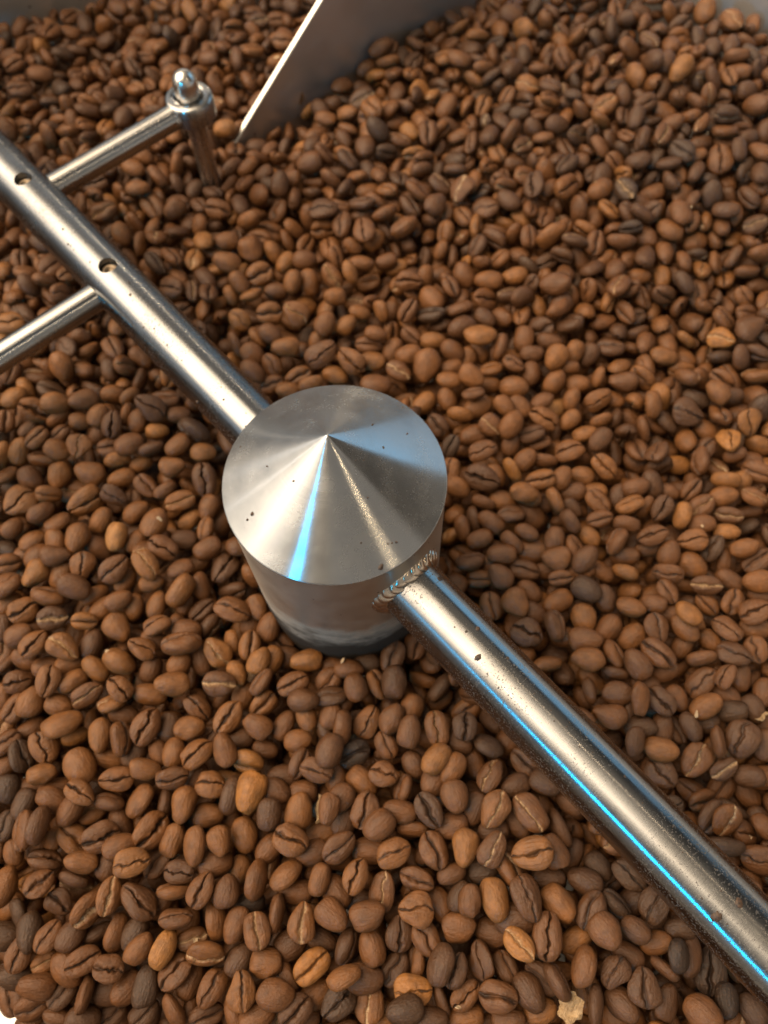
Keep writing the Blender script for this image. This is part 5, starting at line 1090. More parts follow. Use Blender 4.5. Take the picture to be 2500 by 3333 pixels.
1548,3698,267,66,4,21,104,77,50,5,2492,964,141,103,-10,157,94,62,46,4,604,2014,221,133,-12,35,89,58,43,7,1566,2430,174,118,6,14,102,78,53,16,
3029,2464,280,100,0,32,103,74,53,5,733,2776,281,41,-6,72,92,61,48,3,605,1383,157,150,4,20,77,57,32,4,1491,2760,201,10,11,171,101,78,47,5,
1828,3126,273,122,3,67,89,69,40,4,2122,3271,275,108,23,170,98,80,50,8,1452,2713,223,168,-1,77,97,80,52,5,2959,3075,408,96,-7,30,98,67,46,3,
2474,2645,230,30,41,131,93,77,47,3,1708,3337,208,150,-17,11,90,72,41,8,882,3866,231,123,-6,102,101,75,49,5,1221,2358,232,154,17,69,93,75,44,3,
3132,2942,337,143,13,67,96,67,54,4,2390,3106,281,93,21,77,90,59,42,2,1614,3258,185,149,5,42,97,69,50,4,1213,1069,164,95,4,9,92,67,47,3,
2040,2680,229,162,-17,148,82,70,47,3,2908,3461,341,9,-15,41,103,76,52,4,3023,2403,223,106,-7,108,98,72,45,5,2421,2349,246,83,12,40,91,66,47,3,
683,2662,278,170,12,179,86,63,43,5,2752,3309,312,144,-33,91,88,68,42,3,2113,1604,197,104,1,164,94,70,49,5,979,1677,174,108,-4,24,88,66,46,5,
847,3108,296,23,5,43,78,57,37,4,1717,3174,229,109,5,13,105,69,51,4,2166,1067,106,132,6,154,97,76,51,5,2623,3351,289,32,-31,21,102,73,50,4,
2309,2334,231,0,-34,7,85,67,40,3,900,921,154,82,5,140,86,63,47,4,2802,2654,272,158,33,110,99,70,51,2,2743,1547,159,91,-17,17,87,64,41,6,
1125,3376,287,163,-8,67,81,59,39,5,2282,3290,247,15,6,32,98,80,49,5,2784,3464,325,63,-12,106,92,72,46,4,2470,1907,156,78,-3,159,88,68,41,5,
1874,748,162,93,0,148,84,67,40,3,857,2494,262,151,0,63,92,70,44,15,1555,2327,155,94,-16,18,82,62,40,2,2553,2719,280,151,2,52,95,65,49,14,
827,956,154,171,9,6,84,57,42,15,680,2093,217,107,2,20,78,53,36,3,1118,2201,236,18,-12,34,87,70,44,16,2308,2761,271,147,-18,78,96,71,53,4,
1234,1187,148,97,-5,35,81,66,41,5,1162,2436,236,167,-2,105,103,71,47,3,1247,2378,175,98,-28,56,95,72,51,3,2009,3137,259,102,-10,103,106,74,55,4,
1839,1079,164,146,21,77,99,71,50,3,2678,3389,311,109,2,150,86,65,46,5,1833,2295,147,13,-29,35,93,68,50,5,1302,3067,186,139,-5,130,102,68,55,3,
2240,3778,201,130,-20,149,86,68,45,12,2765,1474,99,48,-15,175,95,77,47,4,1550,3873,258,168,-2,91,101,71,50,4,2707,2833,315,78,26,157,94,70,46,3,
1087,3894,218,119,-15,177,107,81,48,4,2619,2178,184,179,13,91,82,70,42,3,3312,2940,395,2,4,66,104,80,54,4,2700,3435,307,36,22,157,97,73,46,13,
712,3438,248,53,5,30,103,72,48,14,773,1599,195,123,-10,30,94,72,49,5,575,3910,262,58,24,112,83,56,40,2,2630,2493,256,116,-22,107,100,83,48,4,
2616,2128,164,140,-7,3,98,69,44,3,2097,2144,182,99,16,141,90,70,50,5,2195,3838,192,159,-13,34,100,75,54,15,2621,2823,297,21,16,46,82,65,38,4,
1843,2376,158,68,-17,34,86,68,42,4,724,3835,264,121,25,22,96,73,52,8,1903,3782,248,76,-17,175,93,71,49,5,3368,3219,329,17,16,74,101,66,49,4,
3278,3085,375,159,-3,56,100,71,48,2,1677,2922,236,17,16,70,102,82,48,4,1085,3835,232,12,6,179,95,70,48,14,1053,3767,253,85,-2,27,90,67,42,4,
1138,3612,235,96,-21,71,95,69,45,3,1170,2571,247,88,5,143,93,72,44,5,2095,1170,61,79,-12,160,96,82,50,13,2611,3287,309,25,0,29,92,69,50,3,
2141,3000,234,42,5,115,82,60,42,13,2142,1034,59,39,-6,56,80,57,44,4,3107,3067,380,71,0,20,84,57,41,14,678,2831,234,108,35,11,92,70,49,14,
1377,2957,239,142,-11,15,96,80,47,4,2820,2712,328,112,15,110,90,66,42,2,2448,1518,171,117,-14,21,76,54,36,5,988,2994,247,74,-39,32,89,65,44,5,
1854,417,142,8,-5,156,97,66,48,3,869,2225,186,32,-8,73,90,68,46,3,2507,3719,256,150,-13,72,87,61,42,5,599,3778,286,96,-10,177,88,67,44,4,
3183,3438,342,95,-2,112,85,57,41,4,1912,1514,41,175,0,156,93,75,41,5,2115,533,108,78,-13,12,103,73,47,3,1359,1273,132,98,4,176,96,72,48,3,
2492,2402,242,103,-17,60,99,72,49,4,1648,3868,225,18,3,177,98,76,46,4,1134,3782,241,80,12,94,94,73,41,5,1448,929,158,88,3,134,85,64,43,4,
2485,642,95,97,-4,42,96,69,51,3,754,2290,244,85,33,171,77,57,41,4,1199,684,145,91,5,5,83,65,45,1,2459,2852,274,149,23,66,91,70,43,5,
2814,1627,138,83,5,78,92,68,44,4,2645,2364,248,115,10,21,91,66,47,4,2820,2023,122,10,-8,28,95,67,45,15,2773,3550,364,169,19,25,97,74,47,13,
1842,1466,66,165,-5,128,101,76,49,4,1301,2794,226,28,9,93,78,55,42,3,945,1080,163,100,1,26,83,64,36,3,2978,2598,309,114,-18,98,92,65,45,2,
2883,2560,290,72,6,115,98,81,50,4,1809,740,175,92,-6,177,84,66,38,3,2319,3781,215,65,-33,19,88,62,46,3,1347,3055,217,143,7,47,86,66,44,3,
1402,2300,222,160,17,154,82,62,39,5,1595,3651,268,127,-16,122,91,72,47,3,687,2546,255,177,16,81,102,75,52,5,2818,3289,312,21,-27,114,99,84,50,3,
2511,3032,297,171,0,2,93,70,42,4,1452,831,168,92,-2,35,89,71,43,3,2325,3068,258,23,38,126,88,66,43,12,1945,3664,176,90,-3,152,96,88,49,5,
1643,3444,219,84,-7,76,98,75,56,12,3309,3188,354,156,6,158,99,81,49,3,2841,2856,354,168,6,11,91,71,43,2,3038,2545,265,43,-25,56,90,69,45,3,
743,3142,276,18,-15,10,91,70,48,4,2624,1321,141,125,-15,36,89,62,45,4,2570,2378,235,156,14,107,100,79,52,15,2100,3498,254,99,-11,44,92,72,41,2,
2421,2278,214,176,-25,39,89,73,43,15,2851,3404,359,15,5,21,89,62,44,13,590,1740,143,70,-2,164,85,68,47,2,853,3733,244,154,8,27,86,66,42,5,
2523,1847,111,88,-11,63,97,70,51,14,739,913,160,101,2,31,68,49,31,5,2949,2685,331,112,15,93,95,62,47,15,1863,2758,266,141,9,160,96,73,49,4,
1681,3214,189,132,-5,60,112,70,58,4,2344,3202,269,105,2,16,91,69,42,2,2578,2089,149,126,4,72,88,68,42,5,2160,908,73,126,0,176,107,85,58,3,
623,2940,254,12,28,99,100,78,50,4,1428,3889,258,77,-12,99,87,67,42,4,1265,3940,282,42,-1,40,102,69,51,5,2303,2483,218,88,-4,170,83,69,39,4,
1928,3404,218,88,17,1,102,79,48,3,2419,1395,154,141,-9,174,89,55,43,4,2923,2170,175,61,1,40,90,73,43,4,1119,3556,244,12,-1,155,80,57,37,4,
2297,2635,204,149,-3,162,99,75,49,6,1378,3921,275,29,15,116,93,61,48,5,757,2551,263,36,4,151,89,78,46,4,1944,2559,180,7,-21,147,92,66,43,5,
2511,2811,293,69,11,26,87,71,44,3,2455,2694,286,95,3,104,84,65,42,4,1369,3661,270,168,8,134,98,84,53,14,980,2083,225,40,-14,34,79,65,37,5,
2246,600,141,119,-1,63,93,74,46,5,637,771,53,160,3,21,97,74,53,14,3056,3473,382,165,5,86,89,69,46,4,817,1188,94,142,-7,136,99,78,47,5,
2425,688,106,143,-4,155,83,60,42,2,1957,3828,223,174,4,41,105,84,44,5,2573,1802,135,14,-9,73,97,76,50,4,2478,3348,288,147,-23,79,97,75,47,13,
781,3312,294,63,28,5,109,75,51,3,1134,1852,121,31,-20,73,92,69,43,5,2195,3096,243,113,13,168,101,73,52,13,1901,2610,186,35,-4,140,97,68,44,3,
2802,3419,332,142,7,106,96,75,49,3,855,3662,250,5,9,19,91,70,44,4,2154,3703,193,153,1,71,95,66,48,4,1737,2449,144,170,9,73,91,72,44,15,
1913,952,141,88,11,13,101,78,54,4,2300,562,181,75,5,9,101,77,50,12,1809,1142,197,149,1,117,99,83,44,4,2589,2992,300,120,5,119,97,66,49,15,
1710,2844,243,153,12,55,104,66,47,5,2455,1337,90,35,-17,4,97,71,51,4,1059,1222,107,104,21,104,83,58,42,14,1489,3064,255,158,18,1,95,73,48,4,
1399,864,178,138,-2,37,71,71,50,19,1138,3080,231,108,8,133,105,79,60,4,2695,2195,168,120,1,26,82,61,39,5,1832,2480,137,176,-15,17,87,73,40,4,
3139,2474,281,127,-36,150,91,66,47,4,1834,3675,242,92,-8,49,89,62,43,13,776,3445,260,152,-21,145,86,66,50,13,1434,3699,272,65,30,137,100,68,54,3,
1670,3683,278,87,5,154,102,79,47,4,885,2042,208,107,-9,25,80,58,39,4,1380,2894,256,40,17,33,90,65,39,5,2105,2874,248,45,-18,30,94,70,48,2,
878,3173,283,25,17,107,91,70,44,5,2746,3383,335,20,-23,169,88,64,40,13,1008,2908,240,33,36,44,96,70,43,6,2302,461,151,95,-12,109,92,81,42,5,
2454,2525,255,32,-19,12,98,67,52,5,1995,2274,173,81,-24,149,97,82,50,3,1129,3989,240,51,-1,60,92,71,52,5,2387,1370,74,43,14,90,94,70,48,6,
1881,2658,234,153,3,145,91,64,44,3,2752,2697,294,7,0,127,103,73,54,13,696,3681,308,134,-17,149,96,66,46,4,1762,1191,198,165,27,66,92,64,48,13,
1857,2913,257,114,7,142,103,74,53,13,923,3812,213,153,1,150,93,72,42,3,2997,2979,358,94,0,45,94,75,46,3,650,2356,201,50,-8,100,100,69,50,5,
1602,3937,237,140,1,43,103,83,49,2,1985,2652,228,139,11,41,83,56,43,3,1757,2933,256,123,4,77,98,70,49,13,1832,1923,216,47,19,28,101,74,51,13,
1619,3069,224,76,22,95,92,63,41,14,990,723,152,96,5,21,82,61,41,4,1895,3727,203,101,35,113,101,83,50,5,3063,2617,272,100,7,42,100,77,46,4,
2352,508,180,5,19,86,101,80,52,3,1933,2080,97,81,1,5,107,93,50,4,3137,2767,347,35,6,178,86,57,40,4,1495,3563,257,176,1,129,88,65,41,4,
1764,3823,238,13,-14,110,103,82,52,5,603,1479,184,103,-9,40,87,64,41,3,758,3967,260,22,-7,63,93,74,45,6,3094,3177,347,127,-16,95,96,76,48,5,
1147,3271,271,108,17,95,92,76,42,4,1463,3945,271,77,14,73,99,71,47,7,2077,960,199,178,-5,168,96,68,49,4,2262,3612,212,17,27,83,109,86,56,4,
2878,3524,373,52,-23,124,96,74,49,2,2465,3573,294,111,-3,105,91,65,46,4,1632,2406,181,112,4,123,98,77,46,5,811,2211,199,142,-31,133,86,63,49,5,
2952,2799,347,64,-14,126,84,65,41,2,1066,1407,158,145,-5,30,88,69,50,4,1837,2036,121,24,-4,176,98,70,51,5,1228,2723,235,165,-11,156,87,68,41,15,
1220,2835,229,80,2,43,89,74,43,13,1268,519,154,130,0,146,87,65,45,4,1007,1632,190,177,13,1,83,72,39,15,1224,3044,221,158,0,45,90,69,42,3,
1301,2336,156,96,12,5,87,68,42,3,2382,2238,217,76,24,108,101,80,50,3,1473,2231,149,86,17,109,79,64,42,4,2345,2615,244,73,3,151,86,63,46,6,
2036,2485,169,79,4,89,93,73,48,4,1672,2269,152,118,-22,138,89,72,50,13,1805,2103,113,5,14,162,104,82,52,5,1132,1615,88,108,0,13,94,66,44,5,
2017,1267,94,78,-2,113,112,81,53,14,722,2334,215,161,3,161,82,66,40,4,2404,3863,197,145,-7,168,87,70,43,6,2083,723,151,25,-3,117,88,71,41,4,
2724,2561,294,98,2,163,93,67,49,4,2353,3347,313,20,2,67,89,75,42,3,1704,2485,172,18,5,102,99,73,48,4,1518,2896,280,66,-4,69,86,61,42,2,
2704,3103,313,54,-17,110,90,65,42,4,618,1107,171,102,7,17,80,58,42,4,1039,664,101,112,10,122,102,75,52,5,1414,3579,256,138,22,68,91,72,45,5,
3112,2826,362,73,-9,76,101,79,51,12,2117,1189,150,98,-6,172,85,63,47,4,1148,2803,219,97,-1,29,102,76,50,4,1352,3853,277,11,20,170,95,82,47,4,
1466,3441,223,164,-10,131,89,68,46,3,2689,3024,324,171,-9,145,106,77,55,4,959,2221,192,94,-23,148,93,64,49,6,991,3510,263,96,-25,23,102,78,50,4,
1558,3596,231,60,-4,119,95,67,52,3,2056,1209,102,93,22,12,94,71,46,15,2913,1705,161,100,-13,106,102,72,54,16,754,2669,282,3,-18,63,97,75,44,5,
2718,3497,303,132,1,109,89,70,50,4,599,2391,235,96,-3,90,92,77,46,5,1523,2272,164,73,22,70,86,63,44,4,2029,644,102,14,6,20,82,59,43,5,
2741,3562,309,97,-22,124,86,61,43,2,1169,3398,256,41,-21,35,91,69,45,14,2413,908,143,99,-7,163,88,70,44,2,3432,3266,348,39,-11,17,99,68,48,3,
2627,2723,281,174,-2,95,94,74,48,3,2083,2365,188,112,-11,133,84,67,43,3,2298,1918,131,104,5,16,92,67,47,8,1124,2977,223,41,9,52,104,76,53,14,
2286,1023,167,97,-6,169,87,63,45,3,1714,2324,181,8,2,5,105,75,49,13,733,3904,280,83,-16,76,76,60,40,4,1790,3006,273,28,-10,159,91,62,45,15,
2297,2954,233,7,12,20,96,75,53,14,652,3595,303,176,-13,151,86,60,44,4,1739,2752,277,4,-4,80,82,61,40,4,3013,2062,236,38,-1,74,92,70,45,3,
1181,1205,113,145,8,113,101,74,54,4,1223,1963,112,11,-2,8,97,75,45,3,1289,2482,194,61,17,32,95,74,51,5,2509,1288,100,36,-5,80,96,68,47,15,
2100,2701,234,129,2,131,90,68,48,14,2852,2963,357,16,-15,69,98,75,49,3,2118,273,89,22,6,151,100,67,53,4,812,3150,259,119,33,156,91,74,44,5,
2412,1669,90,121,9,174,101,72,46,4,565,2895,283,75,-18,122,104,89,52,6,552,3851,270,83,-23,9,95,69,47,5,1891,413,92,51,-6,91,96,71,51,15,
2530,746,119,82,0,86,91,69,47,15,1571,3480,185,40,-6,132,90,72,43,4,1193,3606,264,100,21,87,76,57,37,13,1544,3525,212,18,-19,125,104,80,53,5,
2891,2256,185,138,29,121,85,63,44,4,3072,3474,307,12,14,65,85,58,41,4,792,3372,266,148,12,81,103,84,55,5,1207,3928,247,29,10,73,86,59,45,4,
3316,3417,335,84,-6,140,92,68,42,4,2224,2937,200,3,-22,3,95,73,44,4,1909,1397,81,125,-6,68,85,66,46,5,1011,3060,255,173,14,128,95,72,52,4,
1299,1159,54,90,0,109,93,69,43,4,560,3975,260,116,-20,163,92,72,46,5,2550,673,98,94,-3,145,95,79,44,14,2053,691,50,19,5,149,91,70,47,5,
797,3842,253,175,14,68,97,69,52,3,2753,1916,162,61,-21,76,93,74,46,4,1666,3939,248,97,-7,94,83,60,41,3,783,1347,174,99,9,9,88,66,45,5,
1296,429,137,87,4,0,81,65,41,4,1828,1986,151,154,16,124,94,76,43,15,1984,1156,147,93,3,96,101,69,46,4,1270,1388,129,97,-8,35,87,66,47,4,
2874,2650,307,172,0,55,106,75,55,5,580,1424,123,177,2,124,96,66,50,14,2356,2343,230,148,-20,36,91,69,52,5,965,1824,154,4,-10,36,89,66,43,4,
1003,2691,231,6,14,143,106,80,50,4,1377,2826,230,12,-8,124,75,56,41,16,2122,3184,255,176,-7,157,83,72,43,4,695,3940,261,29,4,2,84,63,43,4,
1359,3130,212,60,-23,48,95,69,48,5,1898,3080,287,88,-2,50,99,77,50,5,2402,1269,103,108,1,17,95,67,50,5,3127,2537,297,113,-17,144,90,65,45,14,
1543,3943,263,95,24,176,99,78,54,3,554,3603,318,3,-12,12,105,76,50,4,1647,3382,179,174,4,84,90,70,45,2,1184,2092,209,135,-43,11,88,67,41,4,
1861,3592,183,37,-5,44,95,68,48,4,614,1933,149,38,-5,95,108,79,57,3,2409,1073,87,6,4,17,96,65,47,4,782,3662,254,5,19,33,96,80,47,3,
569,3490,307,30,18,128,99,73,54,16,2266,523,117,148,-6,67,97,79,50,3,952,3442,283,179,22,160,88,62,44,4,2764,3150,323,60,-11,35,93,60,46,15,
2336,901,130,170,0,144,88,63,37,3,956,2944,255,76,9,139,94,70,45,7,1594,2282,168,64,34,132,106,89,53,5,2889,3320,329,27,24,94,91,70,47,2,
2558,1721,122,112,6,132,97,75,49,2,2000,302,81,71,-1,41,93,80,48,4,958,3179,278,176,-32,133,81,64,38,16,2406,2659,249,108,13,3,88,69,47,3,
1058,3380,267,129,3,166,94,72,47,3,769,1459,95,95,0,126,105,78,48,5,2845,1907,158,0,-7,49,105,76,56,4,1072,1282,78,175,-2,127,86,69,43,4,
1458,2841,212,167,-23,142,101,73,49,4,792,1887,152,8,2,170,103,84,53,14,2052,2430,193,54,25,152,90,61,46,4,1188,2909,235,166,3,85,101,79,54,3,
1075,2563,265,142,23,32,100,77,49,4,692,4029,224,43,22,147,96,66,48,4,2137,347,89,38,-5,2,92,67,52,3,1018,3583,239,108,-11,128,111,85,58,15,
2682,3308,314,112,-11,65,103,87,52,15,1745,3757,237,71,-16,160,104,79,53,5,1671,2405,142,165,-4,53,98,72,51,3,598,1299,155,78,8,135,76,59,42,5,
1910,2957,232,54,1,156,87,60,48,4,2678,1011,92,90,-3,73,89,72,45,5,1169,3156,231,24,3,57,89,70,43,4,776,3737,253,112,10,166,99,80,53,3,
2535,2293,219,8,-16,67,90,67,40,4,2402,3551,287,149,-12,128,90,71,45,14,1014,1372,182,93,11,162,84,61,40,4,2728,2132,159,27,-5,48,102,73,52,4,
907,3570,243,111,7,103,89,67,43,14,1427,750,121,90,12,168,91,70,46,4,705,3608,282,166,0,133,92,57,50,3,2096,259,153,52,5,162,101,77,46,7,
640,2623,243,17,-7,35,101,85,49,4,3444,3367,317,164,13,26,98,69,54,2,592,3006,234,120,22,35,96,77,48,3,670,3161,304,100,-24,31,90,68,50,3,
2208,368,81,36,-3,41,89,70,43,13,1394,3286,240,87,-17,50,92,72,48,4,1992,1835,99,39,-9,86,87,66,41,4,1367,3480,281,138,36,114,83,68,43,5,
2221,1545,86,20,5,174,90,68,46,4,2320,1746,100,131,-5,167,93,73,47,14,603,783,94,80,-15,4,93,71,48,5,1988,3362,199,31,-39,74,88,71,44,5,
1338,3384,263,177,-4,90,101,89,50,3,3101,2271,211,57,-29,124,89,69,44,16,2830,1790,144,69,0,12,101,75,57,4,1511,2415,136,13,0,61,102,73,49,15,
1651,728,116,124,-8,103,100,70,55,14,2049,3542,263,164,11,112,91,74,42,5,1080,3534,253,35,7,152,87,66,45,3,2782,1959,136,61,-12,12,89,61,44,14,
2143,3777,187,173,16,61,91,73,42,3,2081,1019,68,90,-3,61,109,83,52,15,987,990,102,138,-23,17,89,60,41,5,2916,2746,340,19,-36,65,84,64,42,2,
983,781,81,86,28,147,99,78,51,3,2587,1577,103,62,2,83,98,73,58,3,1328,3549,275,77,23,23,93,70,42,6,2205,1359,172,100,-8,177,95,64,48,5,
1392,365,103,100,-12,48,96,74,46,4,1307,2564,195,21,4,103,94,68,46,3,1093,997,152,98,-1,30,89,72,46,4,2591,1013,67,12,5,94,95,82,47,4,
2280,3816,190,144,-6,127,85,66,43,4,1392,3530,258,83,29,166,89,62,42,5,1692,1122,67,177,4,52,91,71,46,5,2487,1223,89,105,-24,13,105,76,47,3,
1348,1323,113,4,8,156,89,69,48,3,2471,1169,166,75,-2,155,77,53,38,5,2056,311,97,22,-29,63,93,71,43,4,1595,974,112,19,8,1,100,71,47,4,
678,2606,281,70,7,97,91,61,48,5,2325,381,141,1,0,143,98,80,53,3,746,1025,171,95,10,2,97,66,47,4,756,1534,112,177,15,29,95,69,48,3,
1654,3116,216,19,-4,4,100,73,48,18,860,3513,252,42,17,10,92,68,49,4,1961,774,112,58,2,149,88,75,42,5,1814,2718,250,152,-5,178,106,74,55,3,
711,3289,269,80,15,94,93,70,51,16,2988,1947,163,87,-5,15,83,62,46,4,1555,838,75,92,-2,58,96,72,48,16,2021,3374,232,101,30,30,84,62,39,5,
676,821,105,165,5,86,106,69,53,8,1439,1052,151,150,6,145,92,66,48,3,1034,489,105,141,4,35,82,67,42,4,939,2462,234,23,13,116,88,66,44,3,
1843,3349,208,50,14,169,96,73,50,2,1428,2667,241,8,22,153,95,71,46,4,2378,512,125,92,-6,17,107,90,52,4,2283,1854,88,145,-2,34,93,72,42,4,
1387,2416,184,170,4,170,96,69,47,4,924,3519,259,32,-23,112,87,55,44,3,3385,3121,342,1,9,64,99,75,49,3,2488,3766,234,109,-9,18,94,72,51,5,
2168,3897,238,178,-16,16,100,80,49,7,1796,839,79,90,2,55,85,66,44,4,913,2336,193,73,-15,130,91,69,49,4,1607,656,102,161,-15,99,106,87,59,5,
1956,2490,182,81,-23,102,93,77,45,3,2382,441,138,47,12,15,83,62,45,3,1670,2121,152,177,1,150,93,72,42,3,765,3586,254,71,9,106,101,81,49,5,
1094,1206,83,107,-22,156,100,81,49,4,1912,3161,278,169,-7,90,95,76,49,4,970,3868,205,8,-8,164,93,69,48,2,2161,2556,189,145,-6,0,89,68,43,2,
2252,2596,218,24,-2,75,103,73,50,4,2697,1602,63,8,10,107,91,70,48,3,960,654,90,114,-5,87,92,65,42,4,1237,701,67,20,11,100,92,72,47,4,
1629,2484,170,83,19,49,79,67,41,4,1980,1074,174,7,-4,69,112,94,56,5,2261,1787,96,107,-39,37,92,65,51,5,1177,3323,261,55,10,73,95,74,45,3,
2992,2005,200,115,-1,59,89,65,46,2,672,723,79,37,-21,109,97,73,51,6,1996,1886,120,21,12,5,95,73,43,6,1096,1472,144,100,-6,30,76,52,36,4,
1489,2350,124,88,-1,74,98,72,50,5,613,1548,179,106,3,18,87,69,46,5,2305,662,111,109,12,36,98,77,45,4,1498,1113,144,140,-4,25,83,67,40,4,
811,1518,130,171,-4,33,82,62,40,5,1090,2630,248,69,-18,83,96,69,45,5,1066,1876,137,48,16,59,111,86,52,4,2164,1594,138,102,-7,177,87,60,40,4,
2527,1435,88,76,1,128,98,78,47,4,2814,3113,308,147,10,100,100,75,51,4,1672,3544,221,15,1,7,92,70,48,4,2174,709,166,10,-26,158,95,72,53,3,
2119,1393,138,100,-6,175,91,62,46,4,2037,407,82,18,15,81,92,71,46,4,983,2366,198,94,-20,2,95,74,45,4,3312,3081,333,92,-14,3,101,72,50,3,
590,3621,278,18,-12,145,92,69,42,14,827,1987,150,168,-3,43,100,81,49,4,1959,452,87,167,5,160,104,77,56,4,2592,3408,284,22,15,33,96,69,52,3,
1171,971,115,1,-10,170,104,74,49,16,1290,2676,230,15,4,72,85,66,41,14,2212,2994,220,122,3,95,98,76,51,3,1481,1223,138,83,-4,81,92,64,48,4,
592,1221,140,9,-1,31,95,70,45,15,956,1420,89,37,7,161,83,62,41,4,857,2304,171,93,-10,172,93,67,47,14,1685,513,46,90,-9,111,89,68,49,3,
2413,1199,159,100,-9,172,86,62,41,4,1117,1093,118,8,-12,19,98,78,48,4,2735,3639,304,6,11,42,87,62,45,4,2329,1471,114,21,-19,115,88,72,43,14,
2294,1450,76,90,-3,67,89,63,44,6,2343,1876,127,116,-25,29,101,77,56,4,2501,2875,255,36,-14,37,91,68,48,5,3135,2367,261,139,22,68,80,65,38,3,
577,2104,194,1,-5,44,96,70,46,13,2940,3541,343,15,5,142,102,73,55,4,1068,1743,83,158,-11,151,102,79,53,6,1370,2465,138,126,13,20,97,80,47,3,
2052,3786,175,142,5,43,85,61,44,4,1005,4009,242,178,-9,65,96,72,48,4,1580,3011,216,74,-19,10,101,78,47,4,1886,1691,128,98,-2,36,97,76,50,4,
2549,2645,258,2,10,65,99,75,51,4,655,531,91,65,11,10,76,60,36,4,2628,1966,125,13,7,103,95,77,47,4,1568,3395,194,72,-14,112,101,79,52,4,
2082,585,91,20,-5,18,90,71,45,3,1623,885,60,61,6,0,96,83,53,4,2065,837,206,99,-5,174,90,73,45,5,962,2787,258,163,10,106,95,71,47,14,
723,1887,106,21,7,116,94,72,47,5,778,3046,244,121,13,160,98,70,50,4,889,3757,207,96,-12,5,85,65,40,5,3179,2819,316,149,6,53,102,61,55,3,
1318,2261,157,80,-28,87,97,75,46,7,966,4113,232,149,28,106,106,85,52,4,2460,2343,212,104,-9,124,95,79,46,2,1313,3684,241,59,0,26,89,71,41,13,
1461,647,139,92,0,178,83,61,44,3,2647,1602,89,105,12,137,81,60,40,5,2631,3233,261,134,5,41,91,62,37,3,2667,2928,305,27,-8,6,91,64,48,4,
2192,606,118,130,-6,69,90,72,45,4,1289,1211,101,135,-20,123,102,79,52,3,1935,2421,170,1,-21,91,98,76,48,5,1716,1194,15,120,-18,14,85,67,36,3,
691,2750,235,115,2,142,97,76,50,5,768,803,96,7,12,169,88,70,48,14,3187,3067,338,155,16,130,80,61,38,15,2269,823,101,89,-1,21,92,74,47,4,
2263,1575,110,123,5,70,89,66,47,14,2319,3880,182,90,-9,84,91,67,46,15,2325,2804,239,14,-19,39,89,70,41,4,660,3886,267,13,-1,93,97,67,42,4,
2625,3075,308,105,-3,20,97,75,52,3,1825,3865,262,78,-7,57,103,81,50,4,1119,3419,259,25,-15,19,90,69,49,15,1205,3263,223,32,-1,166,91,76,41,3,
2437,2188,152,101,-18,48,94,74,46,5,944,1280,64,31,7,142,99,74,50,5,1115,1923,112,172,11,171,103,76,53,4,2185,306,38,7,16,149,95,77,50,3,
2540,1635,86,17,25,67,84,67,44,5,2312,360,81,150,-5,137,84,63,39,5,1294,2620,211,13,-1,95,93,81,44,7,1957,363,89,169,0,43,95,75,48,5,
1579,3760,227,100,21,104,89,70,40,13,1105,2686,258,88,6,72,86,60,40,4,2489,3636,266,108,-9,4,86,59,41,4,2396,1433,102,137,-6,122,96,83,45,3,
1373,2717,221,16,-13,37,92,64,49,3,1359,2315,178,33,-21,13,86,60,44,13,1934,2683,238,95,6,154,87,66,45,5,2843,2607,260,65,26,78,87,63,44,2,
2227,646,96,159,-4,79,97,66,47,5,1081,1804,114,168,16,91,95,70,49,5,710,2443,230,4,1,11,98,74,49,16,2402,1862,116,28,-18,150,92,65,45,3,
1694,996,73,58,27,84,106,80,54,14,561,1842,197,178,1,96,87,68,44,3,1234,2063,170,174,-5,157,93,66,49,5,912,495,5,163,5,33,104,82,50,13,
555,3542,279,21,-7,5,89,66,45,14,1103,3314,273,87,-10,114,86,64,40,15,1132,1024,74,102,10,144,89,61,52,14,1277,982,89,146,-6,137,94,77,50,3,
1547,2234,118,106,-35,165,103,82,52,3,1049,2892,213,170,34,74,87,66,45,6,918,2272,175,168,-10,121,89,57,43,5,964,2685,311,159,3,179,86,63,42,4,
1335,1000,67,165,-18,142,82,60,43,3,2208,3560,231,96,-7,165,94,72,49,4,1820,983,115,77,15,23,87,58,46,5,1554,590,109,176,24,95,103,90,50,3,
2470,1028,64,179,5,160,93,64,45,5,2564,3169,302,15,16,124,86,63,40,4,2801,2400,218,148,-24,38,92,73,45,2,1941,957,203,99,19,147,87,69,42,15,
2479,2063,122,12,15,51,91,70,47,4,2831,2492,277,78,27,142,97,75,48,3,1324,3971,267,99,-10,119,83,68,37,3,1527,447,71,100,11,9,96,69,46,4,
2139,3837,220,23,6,175,81,58,40,3,1908,1040,162,5,37,168,94,78,54,4,641,4013,240,115,-40,9,97,75,50,3,908,1853,124,91,-5,45,98,71,47,4,
1047,3001,266,78,-22,175,89,68,45,2,3182,2958,341,45,14,150,91,72,47,3,1138,3482,236,79,-5,14,100,81,51,4,2126,2504,189,161,24,52,86,62,38,8,
1198,1442,85,23,14,115,95,69,45,5,2327,1804,97,105,6,172,82,65,41,3,2026,2922,223,16,-22,18,99,71,47,5,2643,3665,322,157,8,82,98,67,52,13,
2651,2610,277,72,-8,33,97,74,45,3,2230,1983,105,176,0,58,97,74,46,3,1010,1924,116,108,-5,29,91,71,45,2,1687,1070,105,17,11,147,99,77,51,12,
1906,2110,150,91,30,57,101,77,52,4,611,2542,247,7,10,131,88,68,46,14,616,894,66,163,14,25,91,68,50,5,2639,1332,85,110,12,113,95,78,45,5,
913,3688,227,63,18,59,98,77,51,5,1933,2266,144,132,-23,140,95,60,52,15,1858,870,118,75,21,135,101,73,57,4,2768,2310,210,117,-24,155,90,70,45,14,
